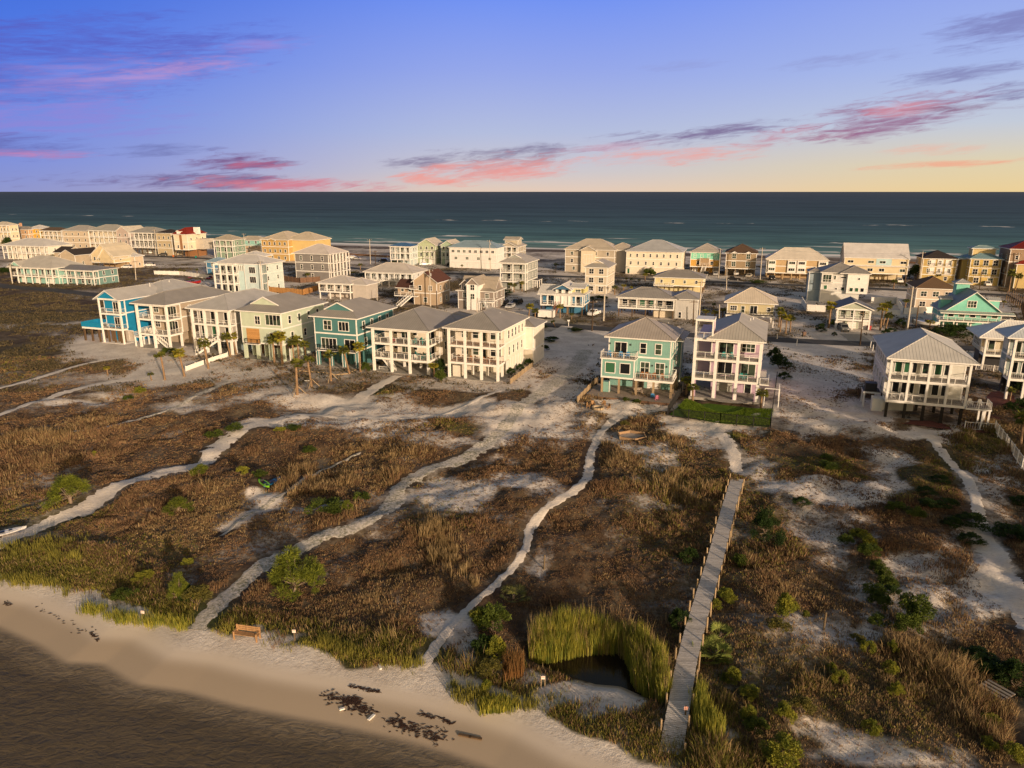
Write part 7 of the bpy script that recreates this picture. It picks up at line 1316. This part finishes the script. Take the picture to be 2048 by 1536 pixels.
# ------------------------------------------------------------------ vehicles
def car_proto(kind):
    root = empty('parked_car', (0, 0, 0)); pm = paint((.7, .7, .7), .3); L = 4.7 if kind != 'pickup' else 5.6; W = .95; H0 = .35
    prof = {'sedan': [(0, .55), (.02, .8), (.25, .92), (.36, 1.36), (.44, 1.45), (.68, 1.45), (.82, .98), (.98, .92), (1, .5)], 'suv': [(0, .55), (.02, .95), (.22, 1.08), (.32, 1.62), (.40, 1.72), (.88, 1.70), (.97, 1.1), (1, .6)], 'pickup': [(0, .6), (.01, 1.0), (.22, 1.12), (.31, 1.68), (.38, 1.78), (.56, 1.76), (.60, 1.12), (.99, 1.08), (1, .6)]}[kind]
    m = MB(); n = len(prof)
    def Pt(i, s): x, z = prof[i]; k = 1.0 if z < 1.15 else .84; return ((x-.5)*L, s*W*k, z)
    for i in range(n-1):
        m.poly([Pt(i, -1), Pt(i+1, -1), Pt(i+1, 1), Pt(i, 1)][::-1], 'P')
    for s in (-1, 1):
        base = [((prof[0][0]-.5)*L, s*W, H0), ((prof[-1][0]-.5)*L, s*W, H0)]
        for i in range(n-1):
            a, b = Pt(i, s), Pt(i+1, s); q = [(a[0], s*W, H0), (b[0], s*W, H0), b, a]; m.poly(q if s < 0 else q[::-1], 'P')
    m.poly([(-L/2, -W, H0), (-L/2, W, H0), (-L/2, W, prof[0][1]), (-L/2, -W, prof[0][1])][::-1], 'P'); m.poly([(L/2, -W, H0), (L/2, W, H0), (L/2, W, prof[-1][1]), (L/2, -W, prof[-1][1])], 'P')
    cab = MB(); z0 = 1.0 if kind == 'sedan' else 1.15; z1 = 1.38 if kind == 'sedan' else 1.6; f = {'sedan': (.30, .80), 'suv': (.25, .94), 'pickup': (.25, .59)}[kind]
    for s in (-1, 1): cab.box((f[0]+.06-.5)*L, (f[1]-.03-.5)*L, s*W*.87-.03, s*W*.87+.03, z0, z1-.02, GLASSD)
    i = [k for k, p in enumerate(prof) if p[1] > 1.3]; a, b = i[0], i[-1]
    for (u, v, sg) in ((prof[a-1], prof[a], -1), (prof[b], prof[b+1], 1)):
        cab.poly([((u[0]-.5)*L+sg*.02, -.75, u[1]+.03+.02), ((u[0]-.5)*L+sg*.02, .75, u[1]+.05), ((v[0]-.5)*L+sg*.02, .72, v[1]), ((v[0]-.5)*L+sg*.02, -.72, v[1])][::(1 if sg > 0 else 1)], GLASSD)
    m.mats = []; return m, cab, L, W, root
CARC = {'white': paint((.75, .74, .72), .3), 'black': paint((.015, .015, .017), .25), 'grey': paint((.14, .15, .16), .3), 'silver': paint((.42, .42, .42), .3), 'beige': paint((.46, .42, .34), .35), 'red': paint((.22, .02, .02), .3), 'blue': paint((.02, .08, .25), .3)}
CARP = {}
TYRE = paint((.02, .02, .02), .9); RIM = paint((.4, .4, .4), .4)
def car(x, y, kind, colr, yaw, label, grp='vehicles parked around the houses'):
    X, Y = g(x, y); key = (kind, colr)
    if key not in CARP:
        src, cab, L, W, root = car_proto(kind); b = MB(); idx = [f for f in src.f]
        b.v = src.v; b.f = src.f; b.mi = [0]*len(src.f); b.mats = [CARC[colr]]; b.uv = src.uv; b.build('body', root); cab.build('windows', root)
        for s in (-1, 1):
            for q in (-.31, .31):
                w = MB(); w.bar((q*L, s*(W-.2), .34), (q*L, s*(W+.02), .34), .34, TYRE, 14); wo = w.build('wheel', root); w = MB(); w.bar((q*L, s*(W+.0), .34), (q*L, s*(W+.035), .34), .2, RIM, 10); w.build('rim', wo)
            h_ = MB(); h_.box(-L/2-.02, -L/2+.03, s*.6-.18, s*.6+.18, .66, .8, WHITE); h_.build('headlight', root); h_ = MB(); h_.box(L/2-.03, L/2+.02, s*.7-.12, s*.7+.12, .7, .9, paint((.3, .02, .02))); h_.build('tail_light', root)
        CARP[key] = root; o = root
    else: o = copy_tree(CARP[key])
    o.location = (X, Y, gh(X, Y)+.02); o.rotation_euler = (0, 0, math.radians(yaw)); tag(o, label, 'pickup truck' if kind == 'pickup' else 'car', grp)
for a in [(254, 537, 'suv', 'white', -10, 'white car left of three beside the cream gabled house'), (276, 534, 'pickup', 'white', 60, 'white pickup between two cars beside the cream gabled house'), (300, 533, 'suv', 'white', -10, 'white car right of three beside the cream gabled house'), (303, 507, 'sedan', 'white', 20, 'white car before the grey balcony block'), (703, 517, 'suv', 'white', 0, 'white car right of the square grey house'), (712, 519, 'sedan', 'silver', -15, 'silver car right of the square grey house'), (766, 524, 'suv', 'black', 0, 'black car left of the blue-roofed house'), (850, 531, 'pickup', 'white', 20, 'white pickup before the pale green twin houses'), (868, 526, 'suv', 'white', 70, 'white car at the twin houses garage'), (887, 526, 'suv', 'beige', 10, 'beige car before the right twin house'), (901, 532, 'suv', 'black', 30, 'black car left of the townhouse garages'),
          (1021, 616, 'sedan', 'silver', 70, 'silver car right of the taupe house'), (1034, 609, 'suv', 'black', 60, 'black car behind the silver one at the taupe house'), (1007, 611, 'suv', 'black', 70, 'black car nearest the taupe house stairs'), (1188, 631, 'pickup', 'white', 60, 'white pickup right of the blue and yellow cottage'), (1083, 634, 'suv', 'black', -18, 'dark car hitched to the white cargo trailer'), (1412, 551, 'suv', 'black', 75, 'black car under the orange house, left'), (1431, 550, 'sedan', 'silver', 75, 'silver car under the orange house, right'), (1472, 550, 'suv', 'white', 75, 'white car parked leftmost under the brown house'), (1487, 548, 'suv', 'white', 75, 'white car parked in the middle under the brown house'), (1498, 554, 'sedan', 'beige', 60, 'beige car parked out front of the brown house'), (1546, 551, 'suv', 'silver', 75, 'silver car under the tan condo block'), (1575, 551, 'suv', 'white', 75, 'white car under the middle of the tan condo block'), (1606, 554, 'sedan', 'red', 75, 'dark red car under the tan condo block'), (1544, 559, 'suv', 'black', 80, 'black car in front of the tan condo block'), (1466, 561, 'pickup', 'black', -15, 'black pickup driving on the far road'),
          (1686, 661, 'suv', 'grey', 80, 'grey car before the small sage cottage'), (1798, 565, 'suv', 'white', 75, 'white car under the long two-tier townhouse'), (1973, 571, 'suv', 'white', 75, 'white car before the tower house'), (690, 524, 'suv', 'black', 5, 'dark car on the lot behind the square grey house'), (425, 558, 'sedan', 'red', 60, 'dark red car under the white and pale blue house'), (1375, 604, 'sedan', 'grey', 10, 'grey car under the long pale yellow house'), (1180, 526, 'suv', 'black', 75, 'black car before the wide beige house'), (172, 512, 'suv', 'grey', 20, 'grey car before the long beige apartment block'), (326, 512, 'suv', 'black', 20, 'black car before the tan dark-roofed house')]:
    car(*a)
def trailer(x, y, yaw):
    X, Y = g(x, y); r = tag(empty('cargo_trailer', (X, Y, gh(X, Y)), math.radians(yaw)), 'white box cargo trailer on the near road verge', 'trailer'); m = MB(); m.box(-2.2, 2.2, -1, 1, .45, 2.4, WHITE); m.box(-2.25, 2.25, -1.03, 1.03, .4, .52, DARK); m.build('body', r); m = MB(); m.bar((-2.2, 0, .5), (-3.3, 0, .5), .06, DARK); m.build('hitch', r)
    for s in (-1, 1): m = MB(); m.bar((.2, s*.85, .36), (.2, s*1.08, .36), .36, TYRE, 14); m.build('wheel', r)
trailer(1093, 637, -18)
def hull(name, X, Y, z, L, W, D, mat, yaw, parent=None, tilt=0, seat=True, name2='hull'):
    m = MB(); n = 12; R = []
    for i in range(n+1):
        t = i/n*2-1; w = W/2*(1-abs(t)**2.4)+.02; zz = .25*D*t*t; R.append([(t*L/2, w, D+zz), (t*L/2*.97, w*.7, D*.35+zz), (t*L/2*.9, 0, zz*1.2), (t*L/2*.97, -w*.7, D*.35+zz), (t*L/2, -w, D+zz), (t*L/2, -w*.6, D+zz-.02), (t*L/2, 0, D+zz+.03), (t*L/2, w*.6, D+zz-.02)])
    for a, b in zip(R, R[1:]):
        for j in range(8): k = (j+1) % 8; m.poly([a[j], a[k], b[k], b[j]], mat)
    o = m.build(name2, parent, True); return o
def kayak(x, y, mat, yaw, lab, cat='kayak', L=3.0, W=.85):
    X, Y = g(x, y); r = tag(empty('kayak', (X, Y, gh(X, Y)+.05), math.radians(yaw)), lab, cat); hull('hull', 0, 0, 0, L, W, .32, mat, 0, r)
    m = MB(); m.box(-.55, .35, -.24, .24, .3, .385, BLACK); m.build('cockpit', r); m = MB(); m.box(-.6, -.52, -.22, .22, .38, .62, DARK); m.build('seat_back', r); m = MB(); m.box(.7, 1.0, -.13, .13, .35, .40, BLACK); m.build('hatch', r)
kayak(529, 972, paint((.25, .62, .03), .35), -48, 'bright green kayak lying in the brown grass'); kayak(544, 966, paint((.01, .14, .34), .35), 68, 'blue kayak with dark cockpit beside the green one'); kayak(2, 1072, paint((.72, .72, .74), .3), 38, 'white canoe poking in at the left edge', 'canoe', 4.5, 1.0)
def boat(x, y, yaw, mat, lab, tower=True):
    X, Y = g(x, y); r = tag(empty('motor_boat', (X, Y, gh(X, Y)+.5), math.radians(yaw)), lab, 'boat'); hull('hull', 0, 0, 0, 6.2, 2.3, 1.1, mat, 0, r)
    m = MB(); m.box(-.4, .9, -.7, .7, 1.1, 1.7, GLASSD); m.build('windscreen', r); m = MB(); m.box(-3.3, -2.9, -.25, .25, .5, 1.6, DARK); m.build('outboard_motor', r)
    if tower:
        m = MB(); m.bar((.2, -.9, 1.1), (-.4, -.8, 2.6), .05, DARK); m.bar((.2, .9, 1.1), (-.4, .8, 2.6), .05, DARK); m.box(-1.2, .2, -.9, .9, 2.6, 2.66, paint((.35, .02, .02))); m.build('tower', r)
    m = MB(); m.box(-2.2, 2.2, -.8, .8, -.2, .05, DARK); m.build('trailer', r)
    for s in (-1, 1): m = MB(); m.bar((-.6, s*.9, -.2), (-.6, s*1.15, -.2), .32, TYRE, 12); m.build('wheel', r)
boat(385, 571, 25, paint((.3, .02, .02), .3), 'red and white motor boat on a trailer behind the blue house'); boat(1851, 655, -30, paint((.7, .7, .7), .3), 'white motor boat on a trailer left of the turquoise cottage', False)
boat(1390, 612, 70, paint((.1, .3, .4), .3), 'small teal boat right of the long pale yellow house', False)

# ------------------------------------------------------------------ small things outside
def bench(x, y, yaw, lab, mat, L=1.5):
    X, Y = g(x, y); r = tag(empty('bench', (X, Y, gh(X, Y)), math.radians(yaw)), lab, 'bench')
    m = MB(); [m.box(-L/2, L/2, -.25+k*.13, -.14+k*.13, .42, .46, mat) for k in range(4)]; m.build('seat', r); m = MB(); [m.box(-L/2, L/2, .27, .31, .55+k*.16, .68+k*.16, mat) for k in range(3)]; m.build('backrest', r)
    for s in (-1, 1):
        for q in (-.22, .29): m = MB(); m.box(s*L/2*.93-.05, s*L/2*.93+.05, q-.05, q+.05, -.1, (.65 if q < 0 else 1.02), mat); m.build('leg', r)
        m = MB(); m.box(s*L/2*.93-.06, s*L/2*.93+.06, -.3, .33, .65, .69, mat); m.build('armrest', r)
OLDW = wood((.40, .24, .12), 8.0); bench(494, 1276, -12, 'old brown wooden bench on the white beach sand', OLDW, 2.1); bench(1275, 792, 10, 'timber bench on the ground deck of the aqua house', PLANK, 1.6)
def chair_proto(mat, nm='patio_chair'):
    r = empty(nm, (0, 0, 0)); m = MB(); m.box(-.28, .28, -.28, .26, .33, .38, mat); m.build('seat', r); m = MB(); m.beam((0, .26, .36), (0, .5, 1.05), .56, .05, mat); m.v = m.v; m = MB()
    for k in range(4): m.box(-.27+k*.14, -.15+k*.14, .24, .29, .38, 1.0-abs(k-1.5)*.06, mat)
    m.build('backrest', r)
    for s in (-1, 1):
        for q in (-.24, .24): m = MB(); m.box(s*.27-.035, s*.27+.035, q-.035, q+.035, 0, .56, mat); m.build('leg', r)
        m = MB(); m.box(s*.3-.05, s*.3+.05, -.3, .3, .56, .6, mat); m.build('armrest', r)
    return r
CM = {'teal': paint((.03, .30, .29), .5), 'brown': paint((.30, .13, .05), .6), 'white': paint((.72, .70, .66), .5), 'blue': paint((.03, .22, .5), .5), 'pink': paint((.55, .16, .25), .5), 'dark': paint((.04, .04, .045), .5), 'wood': OLDW, 'red': paint((.4, .03, .03), .5)}
CPR = {}
def chair(pos, yaw, c, lab, grp):
    if c not in CPR: CPR[c] = o = chair_proto(CM[c])
    else: o = copy_tree(CPR[c])
    o.location = pos; o.rotation_euler = (0, 0, yaw); tag(o, lab, 'chair', grp)
def table(pos, mat, lab, rr=.55, yaw=0, L=None):
    r = tag(empty('patio_table', pos, yaw), lab, 'table'); m = MB(); (m.bar((0, 0, .68), (0, 0, .74), rr, mat, 18) if not L else m.box(-L/2, L/2, -.45, .45, .7, .75, mat)); m.build('table_top', r); m = MB(); m.bar((0, 0, 0), (0, 0, .69), .06, mat); m.bar((0, 0, 0), (0, 0, .05), .3, mat, 10); m.build('leg', r)
def furn(h, lv, items, c, what):
    z = h.L[lv]+.01
    for (x, y, a) in items: chair(h.at(x, y, z), h.yaw+a, c, what, what.split(' on ')[0]+'s on '+what.split(' on ', 1)[1])
furn(H6, 2, [(7.3, 1.5, .3), (8.6, 1.3, -.4), (9.6, 2.6, 1.2), (10.6, 1.2, 2.0), (11.2, 2.5, 3.0)], 'teal', 'teal chair on the upper porch of the left white house'); table(h_ := H6.at(8.2, 2.6, H6.L[2]+.01), CM['white'], 'round white table among teal chairs on an upper porch')
furn(H6, 1, [(7.4, 1.2, .3), (8.0, 3.2, 2.6), (10.4, 1.4, -.3), (11.2, 2.2, 1.4), (10.8, 3.4, 2.8)], 'teal', 'teal chair on the lower porch of the left white house'); table(H6.at(8.9, 1.6, H6.L[1]+.01), CM['teal'], 'round teal table on the lower porch of the left white house'); chair(H6.at(9.0, .9, H6.L[1]+.01), H6.yaw+3.1, 'white', 'single white chair on the lower porch of the left white house', 'porch seats'); chair(H6.at(4.2, 1.2, H6.L[2]+.01), H6.yaw+2.5, 'red', 'single red lounger chair on the upper porch of the left white house', 'porch seats')
furn(H7, 1, [(1.5, 1.6, .5), (2.4, 1.2, -.3), (4.0, 1.5, .2), (5.0, 1.8, 1.5), (6.6, 1.3, .4), (7.6, 1.9, 2.8), (8.3, 1.2, .1), (9.2, 1.6, -.8)], 'brown', 'brown chair on the lower porch of the right white house'); table(H7.at(7.4, 1.1, H7.L[1]+.01), CM['brown'], 'brown table on the lower porch of the right white house', L=1.6, yaw=H7.yaw)
furn(H8, 1, [(6.2, -1.2, 0), (7.0, -1.3, .2), (8.2, -1.2, 0), (9.6, -1.3, .2)], 'brown', 'brown chair on the right balcony of the aqua house'); table(H8.at(7.6, -1.3, H8.L[1]+.01), CM['brown'], 'long table on the right balcony of the aqua house', L=1.5, yaw=H8.yaw); furn(H8, 2, [(.4, -1.3, 0), (2.4, -1.3, .1), (3.6, -1.2, 0)], 'blue', 'blue cushioned chair on the top left balcony of the aqua house'); table(H8.at(1.4, -1.3, H8.L[2]+.01), CM['wood'], 'small table on the top left balcony of the aqua house')
furn(H9, 2, [(2.2, 1.3, 0), (3.4, 1.4, .3)], 'teal', 'teal chair on the upper porch of the lilac house'); furn(H9, 1, [(5.2, 1.4, 0), (6.0, 1.4, 0)], 'teal', 'teal chair on the lower porch of the lilac house'); table(H9.at(2.6, 1.4, H9.L[1]+.01), CM['dark'], 'dark table on the lower porch of the lilac house', L=2.0, yaw=H9.yaw)
furn(H10, 1, [(1.2, 1.2, .2), (2.4, 1.5, 2.9), (3.4, 1.4, .1)], 'white', 'white chair on the middle porch of the white pile house'); table(H10.at(4.9, 1.2, H10.L[1]+.01), CM['white'], 'white table on the middle porch of the white pile house', L=2.0, yaw=H10.yaw); furn(H10, 1, [(w_, .9, .2) for w_ in (11.5, 12.8)], 'white', 'white chair on the side deck of the white pile house')
table(H10.at(3.9, 2.0, .1), CM['dark'], 'long dark table on the ground floor of the white pile house', L=2.6, yaw=H10.yaw); furn(H2, 1, [(.9, 1.3, 0), (2.0, 1.4, .4), (2.6, 2.2, 1.0)], 'white', 'white chair on the lower porch of the beige house')
for (x, y, c, a, lab) in ((1305, 797, 'blue', 2.9, 'blue garden chair on the ground deck of the aqua house'), (1313, 801, 'pink', 3.3, 'pink and white garden chair on the ground deck of the aqua house'), (1177, 818, 'wood', 1.2, 'wooden chair left of the fire pit'), (1186, 812, 'wood', .3, 'wooden chair behind the fire pit'), (1216, 820, 'wood', -1.2, 'wooden chair right of the fire pit'), (1207, 813, 'wood', -.5, 'wooden chair at the right back of the fire pit'), (1850, 630, 'blue', 0, 'bright blue chair behind the white wall')):
    X, Y = g(x, y, .3 if 'deck' in lab else 0); chair((X, Y, .31 if 'deck' in lab else gh(X, Y)), a, c, lab, 'garden chairs')
X, Y = g(1196, 820); r = tag(empty('fire_pit', (X, Y, gh(X, Y))), 'round stone fire pit ringed by wooden chairs', 'fire pit')
for i in range(12): a = i*PI/6; m = MB(); m.box(-.2, .2, -.12, .12, 0, .32, paint((.42, .33, .22), .9), T=lambda x, y, z, a=a: (math.cos(a)*(.85+y)-math.sin(a)*x, math.sin(a)*(.85+y)+math.cos(a)*x, z)); m.build('stone', r)
def hexbed(x, y):
    X, Y = g(x, y); r = tag(empty('sand_bed', (X, Y, gh(X, Y))), 'hexagonal timber-walled sand bed below the aqua house', 'garden bed'); P = [(2.15*math.cos(a+.5), 1.9*math.sin(a+.5)) for a in [k*PI/3 for k in range(6)]]
    for a, b in zip(P, P[1:]+P[:1]):
        m = MB(); m.beam((*a, .27), (*b, .27), .14, .6, wood((.40, .26, .15), 4.0, 1)); m.build('side_board', r); m = MB(); m.box(a[0]-.1, a[0]+.1, a[1]-.1, a[1]+.1, -.2, .64, PILEP); m.build('post', r)
    m = MB(); m.poly([(*p, .2) for p in P], paint((.42, .36, .31), .95)); m.build('sand', r)
hexbed(1264, 870)
def flag(h, x, y, z):
    r = tag(empty('flag', h.at(x, y, z)), 'small red and white striped flag on the turquoise cottage porch', 'flag'); m = MB(); m.beam((0, 0, 0), (.5, -.7, 1.6), .05, .05, WHITE); m.build('staff', r); m = MB()
    for i in range(7): m.box(.28+i*.02, .32+i*.02, -.4, -.36, .2+i*.16, .36+i*.16, paint((.4, .03, .04)) if i % 2 == 0 else WHITE)
    m.build('cloth', r)
X, Y = g(1886, 648); r = tag(empty('flag', (X, Y, 2.2)), 'small striped red and white flag on the turquoise cottage porch', 'flag'); m = MB(); m.beam((0, 0, 0), (.7, -.5, 1.5), .06, .06, WHITE); m.build('staff', r); m = MB()
for i in range(7): m.box(.3, 1.2, -.42, -.39, .1+i*.13, .225+i*.13, paint((.4, .03, .04)) if i % 2 == 0 else WHITE)
m.build('cloth', r)
for x, y, c, lab in ((1738, 660, (.35, .03, .03), 'dark red wheeled bin beside the small sage cottage'), (1728, 656, (.06, .06, .07), 'dark wheeled bin beside the small sage cottage'), (1608, 672, (.16, .10, .07), 'brown wheeled bin beside the near road'), (347, 514, (.5, .15, .04), 'orange wheeled bin before the red-roofed house'), (392, 516, (.02, .22, .18), 'teal wheeled bin right of the red-roofed house'), (541, 523, (.3, .02, .02), 'red wheeled bin before the ochre-yellow building')):
    X, Y = g(x, y); r = tag(empty('wheeled_bin', (X, Y, gh(X, Y))), lab, 'bin'); mt = paint(c, .5); m = MB(); P = [(-.3, -.3, .05), (.3, -.3, .05), (.3, .3, .05), (-.3, .3, .05)]; Q = [(v[0]*1.25, v[1]*1.25, 1.0) for v in P]
    for i in range(4): j = (i+1) % 4; m.poly([P[i], P[j], Q[j], Q[i]], mt)
    m.build('body', r); m = MB(); m.box(-.42, .42, -.42, .44, 1.0, 1.1, mt); m.build('lid', r)
    for s in (-1, 1): m = MB(); m.bar((s*.3, .34, .12), (s*.38, .34, .12), .13, TYRE, 10); m.build('wheel', r)
for x, y, a, L, c, lab in ((613, 762, 5, 1.9, WHITE, 'white plank on the sand below the teal house'), (1502, 1160, 0, 0, WHITE, ''), (1532, 1260, -40, 1.1, PILEP, 'pale plank in the grass right of the boardwalk'), (742, 1422, 60, .6, WHITE, 'white board washed up at the water edge'), (683, 1406, 25, .35, WHITE, 'short pale board washed up at the water edge'), (760, 1332, 110, .6, WHITE, 'little white board below the beach grass'), (940, 1462, -15, 1.6, PILE, 'dark driftwood stick on the beach'), (1352, 1478, 30, .8, PILEP, 'sawn log beside the boardwalk foot'), (1318, 775, 10, .1, WHITE, '')):
    if not lab: continue
    X, Y = g(x, y); o = MB(); o.box(-L/2, L/2, -.09, .09, 0, .09, c); o = o.build('board', None); o.location = (X, Y, max(gh(X, Y), WZ)+.01); o.rotation_euler = (0, 0, math.radians(a)); tag(o, lab, 'board')
X, Y = g(1990, 1380); r = tag(empty('pallet', (X, Y, gh(X, Y)+.05), .5), 'grey slatted pallet lying in the lower right grass', 'pallet')
for k in range(5): m = MB(); m.box(-.9+k*.4, -.68+k*.4, -.9, .9, .1, .14, paint((.3, .27, .24), .9)); m.build('slat', r)
m = MB(); [m.box(-.9, .92, q-.05, q+.05, 0, .1, PILE) for q in (-.8, 0, .8)]; m.build('bearer', r)
pts = [(690, 720), (640, 742)]
X, Y = g(640, 742); r = tag(empty('timber_edging', (X, Y, gh(X, Y))), 'curved pale timber edging in front of the teal house', 'edging'); P = [g(x, y) for x, y in ((598, 742), (625, 744), (650, 746), (672, 750), (695, 748), (712, 740))]; m = MB()
for a, b in zip(P, P[1:]): m.beam((a[0]-X, a[1]-Y, .08), (b[0]-X, b[1]-Y, .08), .16, .2, paint((.42, .31, .19), .8))
m.build('board', r)
# brown thatched shelter between the pale green and teal houses
X, Y = g(575, 716); r = tag(empty('shelter', (X, Y, 0), math.radians(-20)), 'low brown-roofed shelter between the pale green and teal houses', 'shelter'); m = MB()
for q in ([(-2.2, -1.8, 2.5), (2.2, -1.8, 2.5), (1.2, 0, 3.4), (-1.2, 0, 3.4)], [(2.2, 1.8, 2.5), (-2.2, 1.8, 2.5), (-1.2, 0, 3.4), (1.2, 0, 3.4)], [(2.2, -1.8, 2.5), (2.2, 1.8, 2.5), (1.2, 0, 3.4)], [(-2.2, 1.8, 2.5), (-2.2, -1.8, 2.5), (-1.2, 0, 3.4)]): m.poly(q, roofing((.10, .075, .055), 'shingle'))
m.build('roof', r)
for s in (-1, 1):
    for q in (-1, 1): m = MB(); m.box(s*2-.1, s*2+.1, q*1.6-.1, q*1.6+.1, -.3, 2.6, WHITE); m.build('post', r)
# dark wrack thrown up along the beach
def wrack():
    r = np.random.RandomState(8); V = []; Fc = []
    spots = [((650, 1386), (740, 1420), 190, 11), ((690, 1400), (720, 1398), 160, 7), ((775, 1435), (885, 1470), 240, 12), ((840, 1425), (910, 1445), 60, 5), ((60, 1205), (200, 1275), 30, 9), ((700, 1372), (760, 1384), 70, 4), ((180, 1262), (200, 1280), 30, 3), ((20, 1208), (10, 1204), 20, 3)]
    for a, b, n, sp in spots:
        for i in range(n):
            t = r.rand(); x = a[0]+(b[0]-a[0])*t+r.normal()*sp*.7; y = a[1]+(b[1]-a[1])*t+r.normal()*sp*.5; X, Y = g(x, y, -.3); z = max(gh(X, Y), WZ)+.02; L = r.uniform(.1, .5); an = r.uniform(-.6, .9); w = r.uniform(.02, .07); h = r.uniform(.01, .05); dx, dy = math.cos(an)*L/2, math.sin(an)*L/2; nx, ny = -math.sin(an)*w, math.cos(an)*w; k = len(V)
            V += [(X-dx, Y-dy, z), (X-nx, Y-ny, z), (X+dx, Y+dy, z), (X+nx, Y+ny, z), (X, Y, z+h)]; Fc += [(k, k+1, k+4), (k+1, k+2, k+4), (k+2, k+3, k+4), (k+3, k, k+4)]
    m, t = newmat('wrack'); finish(t, (.06, .035, .028), .9, .1); return tag(npmesh('seaweed', np.array(V), np.array(Fc), m), kind='stuff')
wrack()
# power lines between the tall poles of the near and the far road
def wire(a, b, lab):
    (ax, ay, az_), (bx, by, bz) = a, b; m = MB(); n = 10; P = [Vector((ax+(bx-ax)*i/n, ay+(by-ay)*i/n, az_+(bz-az_)*i/n-1.2*4*(i/n)*(1-i/n))) for i in range(n+1)]
    for p, q in zip(P, P[1:]): m.bar(p, q, .016, BLACK, 4)
    tag(m.build('power_line'), lab, 'power line', 'power lines between the poles')
def ptop(x, y, ty): X, Y = g(x, y); k = (768-ty)/F; return (X, Y, CAMH+(k*Y*CP-Y*SP)/(CP+k*SP)-.3)
NP_ = [('pale pole behind the blue house', 272, 560, 521), ('tall pole of the pale blue house', 525, 589, 521), ('pole before the tan house', 861, 613, 539), ('thick pole before the long low house', 1207, 642, 572), ('thick pole behind the lilac house', 1397, 649, 561), ('leaning pole left of the turquoise cottage', 1814, 662, 573)]
for a, b in zip(NP_, NP_[1:]): wire(ptop(*a[1:]), ptop(*b[1:]), 'thin near-road power line ending at the '+b[0])
FP_ = [('block', 312, 511, 459), ('red roof', 388, 509, 466), ('aqua house', 489, 508, 467), ('ochre building', 598, 503, 472), ('far verge', 741, 528, 478), ('townhouse row', 981, 541, 480), ('orange house', 1437, 558, 497), ('brown house', 1520, 560, 495), ('near-black roof', 1838, 567, 503), ('dark red roof', 2029, 575, 505)]
for a, b in zip(FP_, FP_[1:]): wire(ptop(*a[1:]), ptop(*b[1:]), 'thin far-road power line from the '+a[0]+' pole to the '+b[0]+' pole')
